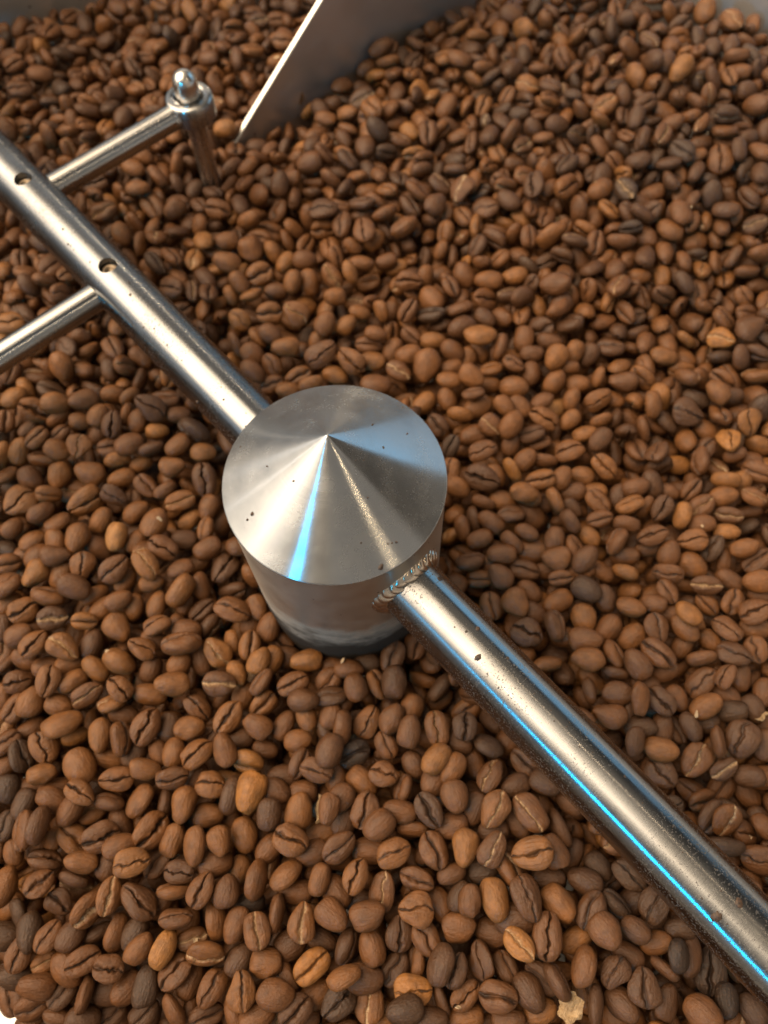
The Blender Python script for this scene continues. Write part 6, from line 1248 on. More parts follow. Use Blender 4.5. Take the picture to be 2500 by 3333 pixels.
1975,990,177,173,16,117,90,68,46,6,870,1604,133,8,-26,132,98,74,48,4,2443,1610,115,170,-15,127,91,73,42,5,972,1207,67,173,13,107,94,69,50,14,
819,759,92,153,-16,109,101,81,48,5,1165,2650,238,171,11,119,96,75,49,4,1014,1172,89,140,-17,94,100,69,48,5,891,2545,266,179,-19,43,89,64,46,3,
2350,3920,228,169,-2,38,108,78,55,17,1161,3031,195,13,23,83,81,66,44,4,1027,2179,131,163,-8,49,101,74,51,4,2003,3809,183,143,5,28,98,74,51,4,
999,1800,106,6,2,60,96,78,49,15,2779,2513,275,149,28,127,98,76,49,16,1470,3105,215,113,-6,35,93,75,45,4,935,777,34,103,2,102,87,63,42,3,
3376,3462,357,9,11,42,99,78,50,3,2838,1490,117,18,-27,15,89,65,47,4,2465,1465,106,165,-9,109,98,68,47,14,3255,2955,336,54,15,98,95,63,47,4,
1057,1630,74,172,3,108,104,81,48,4,797,2275,196,105,17,32,84,56,44,4,2417,2059,137,78,24,114,88,65,44,5,2444,1415,62,136,6,41,95,70,45,5,
2000,2886,241,57,5,94,80,59,39,7,1685,363,93,3,2,2,108,90,53,4,2105,692,88,90,-2,113,86,66,41,8,1602,2923,239,24,-3,146,92,70,44,6,
2759,2896,290,5,20,175,100,84,48,4,993,714,104,165,5,45,97,72,49,5,2590,1613,57,15,13,134,100,73,45,3,2382,2511,224,52,-18,53,95,76,47,4,
1614,3798,198,44,25,127,99,65,47,3,2854,3172,303,179,3,152,83,61,42,4,1941,1257,80,14,-26,126,94,75,43,5,1559,1153,79,20,5,55,95,68,48,5,
691,3768,252,51,8,71,95,69,47,3,870,2488,208,176,11,78,95,69,45,4,3044,2305,203,79,19,85,93,65,48,4,2561,2033,123,94,3,0,107,81,56,2,
2439,3289,307,108,-11,134,87,61,44,12,2098,3905,260,119,30,61,96,65,45,5,1289,1051,67,168,-19,34,92,68,43,3,622,1794,155,177,-1,98,89,64,49,5,
1574,2850,196,144,-23,137,93,72,45,3,2516,3431,265,118,-2,165,102,82,49,3,609,3384,283,143,7,76,78,62,43,6,2331,3632,227,7,10,150,91,58,43,3,
3107,2871,319,173,-9,54,112,88,61,3,2375,2178,138,34,-9,130,105,79,48,5,815,1754,132,7,8,138,92,64,41,3,1065,1550,146,103,4,7,84,66,36,4,
582,2296,221,101,4,123,99,75,49,3,1099,659,88,122,-9,150,106,78,54,12,2476,2563,218,21,10,142,99,82,49,13,2447,540,111,81,17,70,89,63,46,5,
2259,235,97,11,-8,23,95,67,47,14,2196,2109,153,165,9,43,98,75,48,5,1918,2765,242,68,1,59,92,69,43,4,2096,868,168,46,-2,65,90,66,56,5,
2026,3711,173,90,-7,49,90,67,43,5,2987,2347,187,169,8,108,98,69,48,4,1161,893,100,91,-7,66,82,60,40,14,2118,1259,84,57,-7,5,98,82,47,5,
1261,1907,92,101,-2,93,89,72,49,4,1467,401,107,11,-1,89,92,72,49,16,2181,2499,189,97,16,104,94,72,46,6,2149,776,155,82,-13,135,84,63,39,4,
1792,2334,159,109,-6,22,77,58,39,14,2297,2710,234,4,25,15,91,73,49,5,2388,1034,29,90,-2,92,95,63,44,14,2027,927,175,179,-11,99,83,58,41,14,
2136,3373,258,82,6,146,83,64,46,5,2751,2254,165,75,9,145,92,69,47,4,838,1423,124,105,36,139,91,72,43,5,844,4080,214,173,14,163,93,62,46,14,
2517,2104,146,135,-2,139,92,66,49,3,1711,1243,99,48,6,111,96,69,48,4,2093,2940,233,165,-11,41,91,65,45,5,2703,3233,296,18,22,144,84,66,40,3,
545,3698,332,168,-4,76,93,84,49,4,1856,3670,173,17,-5,97,97,73,47,5,3282,2889,351,177,-4,9,101,72,52,3,1253,2011,135,149,10,171,90,65,48,3,
652,3342,237,165,9,94,98,75,43,6,1152,1474,88,23,-17,141,96,78,51,5,1437,1179,92,175,14,61,92,68,43,5,818,2934,292,160,4,85,87,66,43,4,
2678,1204,166,102,-9,166,80,53,37,4,1828,681,115,94,-10,35,94,68,47,4,1269,1109,96,143,-2,110,95,77,42,14,2037,1774,113,169,-13,154,99,73,51,5,
1680,953,97,145,1,157,95,69,41,14,2355,2694,251,155,1,112,94,71,53,4,616,2766,243,16,6,91,94,75,44,13,2966,3414,336,165,28,6,98,71,46,4,
1515,1073,102,61,24,112,94,72,42,13,2946,3369,312,103,14,33,92,60,41,4,2543,2173,141,96,1,66,91,66,43,5,1803,909,89,89,-15,154,92,70,46,3,
1889,1320,109,142,-5,70,108,85,53,8,2808,1543,99,164,24,88,91,69,46,15,3236,3196,358,92,-3,134,89,67,44,3,2138,1569,80,91,12,96,103,76,54,5,
589,700,83,90,20,75,107,77,45,4,1669,2962,271,163,0,80,98,69,51,3,2230,2282,167,0,-23,34,81,62,43,4,1876,2422,119,15,-11,53,91,60,47,4,
561,1830,149,8,5,3,91,71,46,7,2668,2027,143,10,-5,85,92,76,49,4,2321,1353,96,124,-15,7,97,72,43,14,1632,2816,224,0,-4,135,97,78,48,6,
1408,886,116,118,0,28,96,74,48,14,1232,3320,222,91,9,129,99,73,45,3,1855,2143,107,66,18,168,82,51,44,14,1365,726,101,66,31,28,100,77,55,4,
2220,3192,230,165,-11,0,102,85,54,3,1613,3714,233,137,24,112,99,66,53,5,1619,1082,97,158,15,140,106,83,52,4,2478,3398,275,13,17,131,84,68,38,4,
2497,1893,74,93,-1,170,95,74,50,15,2345,3494,259,86,19,13,95,64,46,2,2163,2952,215,18,-43,111,94,65,44,15,1823,1574,118,134,18,69,95,69,48,4,
1973,1941,97,135,-8,64,100,78,51,15,2159,1333,93,6,5,10,102,81,49,4,1401,3348,225,155,8,172,84,64,44,5,2012,2051,110,54,35,117,94,70,48,5,
1921,298,62,96,5,85,89,65,42,5,2349,3825,182,175,5,104,81,59,43,4,2081,1088,56,23,8,174,92,65,46,2,944,1498,100,72,0,125,85,63,46,13,
2689,2280,182,32,19,143,95,66,47,3,2625,3137,283,0,11,135,96,70,51,13,1516,2613,170,98,-10,31,102,74,54,15,658,1711,155,97,3,18,99,70,44,4,
1895,1459,84,77,16,21,79,59,39,4,2235,878,57,5,17,72,92,73,47,3,873,1770,117,117,14,104,93,71,47,13,1089,4094,225,121,-37,12,87,69,48,4,
958,3725,206,151,-4,146,96,73,49,3,2346,2466,181,143,18,88,82,61,39,5,2155,1381,63,81,-23,76,99,77,45,13,2781,1381,71,101,7,24,93,68,49,4,
2540,3298,279,0,10,85,104,73,51,5,2470,2462,257,133,5,100,94,71,46,4,1295,3820,253,9,4,153,91,69,46,4,1640,2657,166,90,2,45,86,68,39,14,
3173,3501,310,179,0,91,94,71,51,2,2160,2738,221,13,-2,87,82,66,41,4,2530,1524,118,90,4,116,93,76,41,2,2084,800,143,3,-13,56,94,69,41,5,
2045,2547,163,91,-5,18,78,56,39,5,793,2473,234,94,-2,133,103,78,54,4,823,2622,259,19,7,75,92,66,40,4,2303,280,65,8,2,117,90,65,43,3,
607,1581,112,72,-16,119,91,70,44,15,756,1965,151,166,8,145,91,77,47,5,2162,960,129,111,12,11,100,78,56,5,631,3410,246,18,1,170,99,82,46,4,
2149,2802,242,27,-3,143,91,64,47,3,2018,2400,169,36,4,53,108,79,52,3,1278,2446,135,11,4,137,82,61,41,14,2588,1288,109,155,-1,147,95,73,43,3,
2543,793,53,144,-18,19,91,67,52,5,1324,2397,154,86,31,101,81,65,48,5,1361,3252,188,147,30,160,82,61,45,4,2046,2822,235,104,7,52,97,82,49,13,
2026,988,148,165,-20,40,93,73,44,14,2199,3736,178,173,9,83,91,68,45,15,743,4031,218,139,-5,132,93,67,44,5,2496,3242,304,8,-4,36,85,60,44,2,
2403,387,98,6,-5,13,90,69,44,4,1348,1280,72,103,-11,130,85,60,37,3,1752,3574,194,95,-21,59,97,78,48,5,2281,445,104,82,-10,119,92,72,48,3,
2231,2177,132,8,-18,24,94,60,47,3,1268,1848,134,156,8,147,103,76,57,3,1020,1988,115,161,-6,94,82,58,39,4,1462,3521,224,174,-10,89,83,66,43,2,
2296,3706,197,34,-31,35,89,67,44,3,1254,3417,248,65,-12,36,91,66,44,14,835,2610,201,174,-4,127,94,70,49,4,1033,1685,121,164,-15,25,99,81,53,4,
634,3272,243,179,22,150,89,71,46,14,1161,2726,197,93,-23,156,87,65,42,3,2655,1792,102,4,-3,93,84,66,45,4,566,2649,258,53,-9,78,91,67,49,4,
1489,743,93,108,-4,153,84,64,44,13,1089,2267,233,26,5,56,84,63,41,13,1938,3326,229,98,-3,77,97,78,49,5,1763,3124,229,17,0,3,99,70,53,13,
1915,3798,180,71,-5,128,92,72,51,3,3269,2849,311,13,-6,106,87,65,44,12,2986,2210,161,3,0,41,105,82,58,3,1471,2522,186,37,-16,158,102,79,47,6,
1370,2050,214,105,1,102,103,79,52,3,3082,2740,319,7,2,76,94,76,50,4,1970,1682,83,107,-12,112,86,67,39,4,2603,1743,88,84,-7,150,100,81,45,5,
1549,879,32,73,4,80,88,67,44,6,2288,2820,204,79,-15,107,97,76,48,4,3100,3230,332,161,23,27,75,60,34,3,891,1320,95,22,-14,163,97,75,49,16,
2076,3654,188,99,3,102,94,74,50,4,1547,672,72,39,-14,16,96,78,49,2,3173,3147,333,18,0,144,102,77,55,4,2362,322,105,169,6,106,95,75,50,4,
563,2589,278,108,2,87,95,78,46,15,1730,3487,183,174,9,134,106,82,54,4,1229,1654,77,91,-16,102,95,69,46,15,859,967,84,147,-5,119,102,74,52,4,
1081,3056,249,9,6,143,102,73,47,3,2758,1327,112,103,4,173,101,66,56,4,2228,970,160,128,-7,35,90,70,41,3,2300,1995,134,77,-4,138,87,70,47,5,
2661,2818,263,2,20,82,91,60,42,5,1324,662,117,11,2,82,86,64,45,5,611,2470,270,24,17,21,99,84,50,13,1101,2034,110,16,17,110,87,65,45,4,
1238,1557,81,176,5,137,75,54,36,4,2683,1332,54,175,1,3,80,65,40,4,1610,724,55,162,-9,138,93,69,47,4,573,926,102,60,19,57,98,81,48,14,
2076,3225,248,22,36,179,90,69,45,3,3014,3048,386,155,17,83,98,68,47,4,2059,1550,102,68,-19,103,84,66,44,7,2090,3812,193,38,-18,50,84,64,39,3,
1942,1802,41,91,-2,29,95,78,49,7,1518,2470,166,27,-31,101,92,71,46,4,1987,1756,78,85,-4,150,93,71,49,4,2424,829,101,11,-2,33,101,72,45,5,
1071,3653,236,122,16,107,84,69,39,4,2048,760,69,150,4,12,101,77,52,3,2863,2773,332,178,-5,156,88,70,44,4,1918,1151,168,117,9,138,97,71,46,4,
1158,1951,187,104,11,179,85,63,42,3,1235,2308,197,85,17,31,91,64,44,4,2043,3886,254,128,38,79,95,71,44,3,2232,3361,241,75,1,54,86,70,41,14,
1028,2972,198,110,-4,142,95,73,53,15,829,1069,120,165,19,161,102,73,50,14,2955,2519,252,117,-7,80,96,71,49,3,1560,1030,107,179,-17,86,100,83,48,4,
2345,2673,199,3,11,67,91,67,42,2,2191,535,119,143,-11,146,99,72,47,5,1048,3483,231,83,-12,131,100,77,44,4,2096,1787,82,7,-6,29,91,62,44,4,
1820,3179,222,166,-1,60,99,83,51,5,2497,829,80,103,-1,33,102,79,47,6,3087,2504,241,64,5,94,82,59,40,4,1850,2624,183,36,11,52,84,62,43,4,
3038,2804,331,61,-4,81,97,65,49,2,1800,3622,217,94,-2,164,86,62,46,2,1048,1454,85,19,-23,46,94,79,42,15,2222,953,81,69,-30,24,97,74,45,4,
2514,3499,275,27,21,54,89,70,41,12,1302,743,107,172,25,62,99,77,49,14,2792,3602,297,155,-6,137,98,71,48,4,2020,3307,224,84,2,106,89,68,48,3,
1657,1213,31,148,0,48,100,73,51,16,2833,1435,135,25,35,9,97,64,50,13,667,3224,250,154,23,132,106,84,54,5,1180,1910,136,106,-9,42,88,61,45,12,
1867,348,68,91,0,132,89,69,45,4,1644,2339,162,97,-25,105,84,66,42,6,798,856,108,19,8,61,91,66,48,15,1020,1385,97,94,-22,78,104,83,53,3,
684,1094,70,72,-1,7,86,64,42,3,1278,647,86,152,16,156,88,65,44,4,1740,3235,190,126,-6,161,99,77,52,4,1882,2532,131,92,0,7,90,62,46,4,
623,3504,265,176,-3,6,100,80,49,5,692,1166,85,72,13,156,81,64,42,5,1983,1877,48,4,6,156,94,78,46,14,2768,1598,87,178,19,72,79,60,35,3,
1745,1025,57,95,15,132,93,79,43,4,1394,3996,263,177,12,129,103,77,50,5,1866,1211,153,22,-10,161,88,60,45,3,676,1473,161,97,11,1,83,66,40,4,
1989,1484,137,101,0,178,84,59,42,3,1805,3526,176,10,-5,116,87,70,45,5,2543,3096,287,104,1,161,98,76,49,5,1077,2106,137,22,-7,100,112,90,55,6,
1876,1133,198,3,-8,52,96,70,49,4,2534,2256,176,173,13,179,95,76,46,5,1959,537,105,37,5,130,96,73,51,4,1890,2296,171,123,11,58,78,60,40,16,
904,3118,270,77,26,131,92,75,52,4,3003,3505,333,71,-16,8,84,64,43,3,678,3556,252,158,14,168,108,74,57,5,3015,2469,225,10,-5,95,98,77,49,2,
3120,2325,228,6,-25,107,100,80,53,4,2356,595,132,91,3,164,97,73,49,4,2248,2042,138,38,-31,3,91,68,45,15,1925,3896,262,145,1,114,107,81,57,4,
2609,2796,253,135,1,64,100,75,53,3,2321,3242,229,137,31,95,86,61,43,3,1452,2477,160,8,-42,108,111,77,52,14,1290,1607,84,90,5,18,86,71,43,15,
2016,1985,123,118,-24,124,99,72,51,5,1241,1807,87,22,19,174,90,71,47,4,1444,1235,41,21,24,83,96,73,45,13,2186,2212,112,72,2,97,92,75,41,12,
738,3254,222,91,23,103,88,67,45,5,1375,2611,176,130,12,121,94,65,47,7,1148,3919,225,21,1,160,79,56,37,15,817,1034,55,65,-5,112,92,69,46,13,
694,1840,150,141,7,116,93,69,50,14,1393,2155,132,69,12,168,103,82,56,3,1140,3659,201,30,32,154,90,69,48,5,2802,1710,145,14,-11,34,98,73,52,13,
2383,3165,233,123,-7,97,95,74,47,4,820,2370,181,88,4,72,93,78,46,6,1165,1353,53,171,-10,70,96,76,47,5,2078,1334,62,117,-5,16,104,72,53,3,
2080,1296,122,72,-5,117,101,73,48,5,2907,1961,155,179,0,18,82,61,42,2,1230,1387,79,89,9,118,85,65,46,16,2517,1015,100,173,-16,66,95,68,47,5,
1748,3301,166,90,-1,159,102,76,53,3,903,1381,116,0,-26,150,100,74,47,14,1517,2888,226,179,1,94,106,75,56,4,1607,790,81,173,24,168,82,63,43,5,
2151,475,97,89,-8,29,97,77,49,4,623,2172,179,4,-4,40,93,71,42,5,631,1646,128,2,-33,171,92,70,45,12,2992,3141,370,98,-8,120,99,80,48,4,
2275,1506,109,82,-18,105,93,69,48,5,2798,2768,297,64,-6,69,99,76,53,2,1805,1140,116,169,31,83,84,65,39,3,1984,2794,239,171,-17,146,97,67,51,4,
1453,485,102,0,-3,149,92,68,46,4,2225,487,79,74,-12,117,99,72,44,4,759,1167,85,12,18,90,84,60,45,13,2186,1001,75,19,15,4,89,68,43,3,
2968,2562,279,120,16,76,109,84,53,2,1416,2347,166,70,-7,76,104,77,51,14,958,906,113,3,-12,49,100,80,58,4,1323,2844,177,161,-3,26,98,73,46,13,
1217,2586,212,4,-3,0,90,60,42,3,1736,3656,190,68,12,2,91,70,44,4,1955,2623,171,96,-13,81,77,62,42,3,2224,1839,115,92,-19,102,93,80,45,4,
2325,1397,60,140,-3,12,94,74,49,14,2451,485,161,42,25,100,96,69,51,4,1847,2569,156,14,14,88,98,72,47,6,1018,1604,125,167,-4,109,100,72,49,5,
1844,3257,234,55,2,166,94,66,41,4,627,2150,127,29,0,69,92,66,42,3,2275,1227,111,98,-10,52,98,69,50,3,1765,1288,139,78,-2,33,87,65,44,4,
2035,870,148,103,1,59,89,62,45,3,1600,918,107,39,29,68,77,62,33,15,1004,1502,116,73,-3,109,91,73,47,4,902,2817,276,26,7,59,83,60,44,3,
2557,3597,299,83,3,107,103,77,51,3,1092,3156,237,167,-4,171,99,78,45,5,703,1614,123,47,-31,113,85,62,42,4,2939,2643,276,63,-3,135,97,73,46,3,
2372,2285,185,125,-30,44,75,54,40,2,3181,3290,327,149,11,118,87,59,42,14,907,1997,151,59,-8,71,104,80,56,4,1768,2787,241,79,-2,22,82,66,38,14,
2022,2751,210,38,11,26,99,73,54,5,1895,3194,232,112,-6,168,96,71,48,5,1297,3491,270,105,13,177,104,76,52,3,1123,2085,88,26,-14,5,91,62,50,3,
1243,775,85,170,-5,129,98,71,50,15,701,2893,268,99,11,134,85,71,42,7,2676,3543,307,21,-17,168,97,78,47,3,1527,2988,236,79,8,55,95,76,46,6,
2116,2278,166,88,-17,61,95,70,46,4,1495,1137,82,99,12,66,100,73,50,3,1687,2701,183,110,0,95,81,62,37,3,1651,3775,231,78,-6,33,75,57,40,4,
967,1724,137,95,2,82,96,75,48,3,1947,2003,131,17,-16,112,103,76,58,4,2487,582,131,9,0,81,81,63,41,3,685,1044,158,94,12,176,83,62,45,4,
1511,855,119,174,15,46,98,73,47,13,2821,1647,92,89,-4,75,91,73,47,13,2487,2030,81,88,-2,117,81,61,42,14,2235,839,25,74,-4,14,93,66,49,13,
2975,3208,322,159,-9,162,100,72,49,4,2453,901,92,20,19,154,99,70,50,5,2056,1711,92,76,-15,4,95,79,52,4,2673,3627,289,175,-17,153,87,66,42,3,
2006,3892,202,115,-17,57,94,76,45,5,1997,2692,170,7,5,143,90,63,46,4,1261,674,33,2,4,20,81,64,38,2,1165,2321,195,165,13,45,102,83,54,13,
1713,427,99,39,-20,73,86,64,41,14,846,3072,250,111,12,26,93,65,47,5,2149,2084,103,150,-7,10,87,64,45,2,3140,3091,338,123,-18,147,76,58,38,4,
1659,913,104,30,-33,82,95,67,46,4,2058,922,117,81,-22,24,90,68,46,4,1600,2547,189,106,-2,153,103,77,53,5,2627,1187,99,132,-25,15,89,67,44,13,
2211,1906,134,136,10,35,100,78,53,5,3267,2814,373,75,-4,48,96,69,49,3,1050,3186,265,71,13,27,94,73,48,5,1794,2627,160,14,-14,145,95,67,48,4,
1157,2142,191,7,10,153,80,61,43,3,1595,2424,115,18,-3,119,99,73,47,15,1029,734,43,0,12,54,86,63,47,4,978,2837,237,177,-8,53,81,60,36,5,
2479,1648,60,29,9,136,98,77,45,4,2785,2091,135,171,-2,148,85,61,44,5,1278,1687,162,36,-1,73,96,66,44,5,1003,3783,212,162,-12,18,88,64,46,3,
1924,1916,106,103,-15,73,92,65,44,15,1980,922,147,90,9,22,92,71,47,5,2590,3475,305,11,-12,77,90,65,47,6,2766,3262,295,79,14,169,75,51,38,2,
1148,1982,132,9,-12,172,99,73,53,3,2080,3877,193,37,-7,27,93,76,46,15,847,1821,140,17,9,62,92,67,44,3,2009,804,118,26,8,156,102,74,52,4,
2097,1845,49,23,-17,56,102,80,51,4,2196,3237,251,80,-16,168,101,77,50,14,697,1397,88,166,3,16,90,65,46,3,1141,3239,224,2,-13,144,95,69,49,4,
1372,1010,107,176,-6,67,98,67,52,5,1757,2564,186,101,24,160,85,62,42,3,1979,3200,265,168,12,121,89,62,38,6,2511,1074,82,93,-12,55,88,67,39,15,
1600,426,50,90,-3,141,92,70,49,13,1360,2801,177,25,5,121,86,64,44,3,1932,3891,173,21,5,43,100,80,52,12,1996,931,96,90,-1,134,95,68,49,4,
2299,597,88,90,3,84,89,68,48,6,964,922,51,5,-5,140,87,72,43,5,2287,2230,152,22,0,167,98,78,50,4,534,989,102,0,5,25,92,72,43,14,
2351,2975,256,173,6,145,95,64,49,4,1343,1235,45,90,3,93,93,71,41,4,1138,1423,48,7,-10,79,84,71,43,5,2621,2987,247,79,10,107,75,60,38,2,
2027,2328,168,32,18,89,81,62,40,3,1248,3167,177,30,-2,118,98,80,54,5,1337,377,74,159,-1,100,94,71,53,5,1868,934,75,18,14,169,100,78,50,4,
2220,777,92,144,-19,142,87,72,44,4,911,2138,171,98,-7,68,89,72,45,5,580,1057,50,90,-3,76,94,70,49,14,791,1272,100,175,0,154,89,67,44,2,
1303,2738,228,169,-2,175,89,67,45,13,3296,3326,349,76,0,75,85,66,42,3,1825,1307,147,21,-11,54,96,77,47,3,2369,1293,53,90,3,110,104,80,52,4,
2120,753,104,90,-18,149,90,63,47,4,599,1091,111,158,8,75,104,79,50,7,2891,1607,103,168,14,170,95,69,47,7,2423,3248,209,15,-1,98,92,71,46,12,
2438,827,38,175,1,122,90,71,43,4,1587,2187,84,159,-2,126,92,67,48,3,2572,3818,226,108,-3,20,99,72,54,15,2327,1209,51,6,-5,122,93,70,49,7,
1178,2112,143,170,3,97,88,64,46,3,2740,2973,315,21,3,130,90,72,42,4,2738,1540,95,90,-3,59,86,67,40,5,948,3235,243,115,10,114,83,63,49,3,
3141,3019,352,75,-27,111,90,71,49,13,2417,1143,86,11,0,76,95,67,45,3,544,990,44,103,-12,128,100,75,53,4,813,3258,246,166,9,164,97,76,53,4,
1467,800,89,52,-21,91,101,76,50,13,1966,1339,76,91,-3,136,99,74,53,3,1535,933,69,119,22,104,97,80,47,5,867,1916,146,6,-8,142,89,64,45,4,
1298,2037,185,130,5,23,89,65,48,13,1158,588,83,81,-1,153,93,75,43,4,1750,1157,56,92,2,49,87,69,41,3,3106,3512,360,98,9,165,102,78,49,4,
2134,1858,106,28,24,140,98,76,52,5,1868,1382,75,143,-13,157,84,60,36,4,822,1665,122,31,-7,52,94,70,45,12,1732,3873,249,81,15,99,87,60,40,3,
1211,3192,225,58,-1,143,90,72,47,3,1084,2165,175,111,16,106,86,63,46,2,971,687,42,109,6,12,90,70,40,4,1224,2657,205,6,-8,40,100,81,46,4,
1170,4151,232,26,-33,3,93,73,49,3,1576,2490,138,160,-25,69,87,65,42,5,1782,3363,185,172,16,141,88,68,43,14,1411,2783,216,105,-7,10,91,60,44,4,
904,2826,217,73,-14,20,89,71,45,3,879,1036,50,110,-31,166,89,68,39,15,2248,3138,198,109,4,45,100,75,49,4,1087,2345,166,176,8,170,107,78,52,5,
1316,3162,172,7,5,35,97,70,51,3,599,1360,63,92,-2,0,103,82,47,15,1072,3257,259,179,-23,92,94,71,47,5,1622,2354,113,22,2,38,98,66,49,4,
1953,3936,211,43,-1,55,75,58,36,4,2352,811,88,161,-18,166,93,71,45,3,1684,2349,92,89,-1,126,101,73,53,14,1761,2633,225,179,10,110,98,73,51,4,
984,2094,158,171,-5,175,94,76,49,3,2817,2326,191,8,-3,159,88,66,52,4,1301,3742,222,155,10,117,94,72,48,3,2079,1962,140,96,-2,112,101,70,47,6,
1253,537,103,99,7,12,95,72,51,15,1141,817,120,25,9,37,103,76,50,5,1436,527,49,175,12,9,94,80,52,3,2040,2613,156,90,2,21,95,69,51,5,
2970,1996,131,104,-8,53,95,71,45,4,1195,3998,243,169,26,159,99,73,48,4,2162,840,44,28,21,46,102,75,52,3,2175,236,54,174,-1,17,94,65,48,5,
942,1021,67,110,17,148,89,74,45,3,1055,2023,150,105,10,30,94,73,47,4,2273,743,58,10,0,20,95,63,46,4,2484,1798,77,169,-8,114,91,67,47,14,
1380,502,90,0,27,83,90,68,50,4,768,2052,82,19,6,88,101,67,50,15,2731,3174,284,64,-5,123,88,66,44,14,3365,3486,304,93,16,179,89,62,42,2,
2374,2901,227,128,-14,159,98,70,53,4,1005,1312,76,13,12,160,99,78,47,4,2791,3168,285,2,-10,13,75,62,42,4,944,3965,238,135,5,118,84,60,43,3,
1261,2075,213,178,-16,132,91,70,49,6,3222,2679,313,45,-1,102,96,77,46,3,2619,3529,265,125,-14,46,90,65,47,3,1083,2967,249,80,-32,16,85,59,41,2,
2335,1242,112,124,21,65,88,64,43,2,2657,1392,110,6,21,80,79,61,36,7,2568,1228,97,25,2,78,95,73,45,3,2573,1906,125,72,-5,48,91,70,43,4,
2198,3943,212,99,-1,94,75,56,40,5,1293,3227,206,91,40,63,92,72,42,4,2311,967,99,115,3,165,90,66,41,3,2190,245,111,174,-10,178,83,66,40,15,
1531,2530,172,100,-11,139,91,73,43,5,2913,3555,290,22,-3,48,108,84,52,2,2380,3381,268,69,-11,35,97,70,46,4,1202,2765,181,165,-6,61,94,73,45,5,
2197,2337,146,2,5,86,94,79,46,5,631,1834,88,125,20,67,87,70,44,4,1622,2239,118,111,35,75,91,69,43,5,3020,1851,127,176,12,161,109,84,60,4,
904,3923,205,67,6,178,87,65,40,3,2430,1360,24,46,2,103,85,63,42,5,3090,2663,309,1,17,142,86,61,45,13,1135,1230,55,15,-8,158,96,69,45,3,
688,2150,175,113,-18,48,112,92,58,3,2133,2365,166,89,-13,150,90,69,44,5,2774,3491,283,123,-12,26,87,63,42,3,1590,938,15,90,3,168,100,78,51,5,
3166,2413,277,4,-1,96,86,71,45,3,680,1975,169,92,5,14,79,60,40,4,1024,2786,217,167,-27,153,102,81,51,4,1976,1431,141,101,-1,169,88,70,41,4,
1472,669,76,106,-13,27,98,74,50,15,1805,1203,155,103,3,60,93,66,42,4,890,2963,250,178,-1,148,94,70,44,15,938,973,92,33,31,135,83,63,41,6,
2217,2388,195,167,-7,121,84,65,40,5,2741,1697,105,69,5,173,91,69,48,5,2202,1274,83,171,6,110,91,73,46,4,1193,1851,80,105,11,118,103,68,56,17,
820,1813,94,92,4,167,84,67,46,5,2120,824,104,173,3,80,102,72,53,14,3088,3428,281,94,2,68,84,65,47,2,1219,830,100,126,-5,105,99,71,47,4,
736,1115,34,90,-11,137,82,65,41,3,2420,2959,260,76,-12,134,97,88,48,4,1117,4123,181,88,4,152,82,65,34,5,2433,2007,103,173,-17,7,94,67,46,4,
1234,1244,75,179,10,113,92,67,45,13,2363,3570,249,21,-7,126,92,67,45,5,1777,1210,87,90,2,86,96,74,47,5,1991,3032,213,109,12,117,108,89,61,15,
2389,1756,102,89,6,146,93,65,52,14,2596,3745,236,6,-9,123,107,85,50,4,935,2413,188,164,5,21,94,68,45,12,2551,1186,74,23,16,73,98,69,56,3,
1034,2417,227,150,-4,130,91,73,43,14,2675,1038,145,88,-2,43,90,72,49,3,744,1836,69,88,-8,94,88,69,45,15,3292,3271,356,30,34,152,92,74,48,4,
1328,2861,229,93,4,120,93,75,44,3,1408,2528,128,92,2,163,79,65,38,6,2889,1918,111,90,0,43,96,72,49,5,2879,3258,285,85,6,39,101,77,54,5,
961,3089,244,90,24,142,86,64,43,4,2682,3042,268,0,-2,129,96,71,49,12,651,1246,107,20,2,111,88,67,45,3,1117,2716,222,7,11,126,83,62,46,13,
875,721,55,167,5,9,103,81,52,3,2983,2923,316,178,12,32,89,65,37,4,797,678,76,71,-8,22,93,72,50,2,1812,3758,235,110,6,134,81,59,43,5,
2246,2872,215,2,-28,145,91,66,50,13,2692,1491,113,65,15,105,96,71,48,3,2636,3918,188,0,-5,103,94,66,48,3,1738,112,116,146,6,110,96,80,45,5,
2153,1499,55,5,5,170,98,76,51,6,2121,887,118,37,6,160,86,67,44,3,3648,2802,244,24,7,21,92,74,47,2,3488,2926,316,5,15,156,92,68,45,3,
1848,3405,183,161,-5,70,95,73,52,15,2013,225,114,7,4,148,103,75,57,14,3629,3080,271,168,-19,164,91,68,48,3,221,3463,242,16,1,116,81,55,40,3,
2179,4009,235,27,9,123,106,78,56,5,193,2587,204,6,-3,124,91,67,46,14,516,2387,230,170,-11,89,82,58,44,4,2676,3866,201,170,10,177,89,69,45,2,
2936,935,101,174,-5,57,86,61,45,4,614,1870,146,20,-27,75,85,70,41,15,2462,1954,91,98,13,16,93,71,48,13,696,1797,108,113,17,90,91,73,47,4,
3186,1709,120,123,-10,21,90,65,46,5,416,2461,241,100,-6,87,90,66,40,4,433,3248,278,89,-10,133,91,62,48,14,2479,368,152,1,-20,12,96,68,48,3,
1447,2070,131,172,-3,136,85,62,48,4,1907,273,114,73,9,63,88,67,44,4,2411,4047,213,68,-31,56,105,82,55,6,438,3330,248,163,10,54,84,62,43,4,
3443,2838,270,93,12,1,96,69,46,4,467,1366,121,22,-5,174,88,65,47,5,219,3514,213,96,13,114,88,63,41,3,197,1844,151,11,-5,1,108,82,57,14,
460,1499,142,48,8,7,93,75,45,4,572,3059,272,175,1,106,84,69,48,13,323,3378,277,24,-22,26,93,66,40,5,502,3948,262,72,-9,32,94,76,49,2,
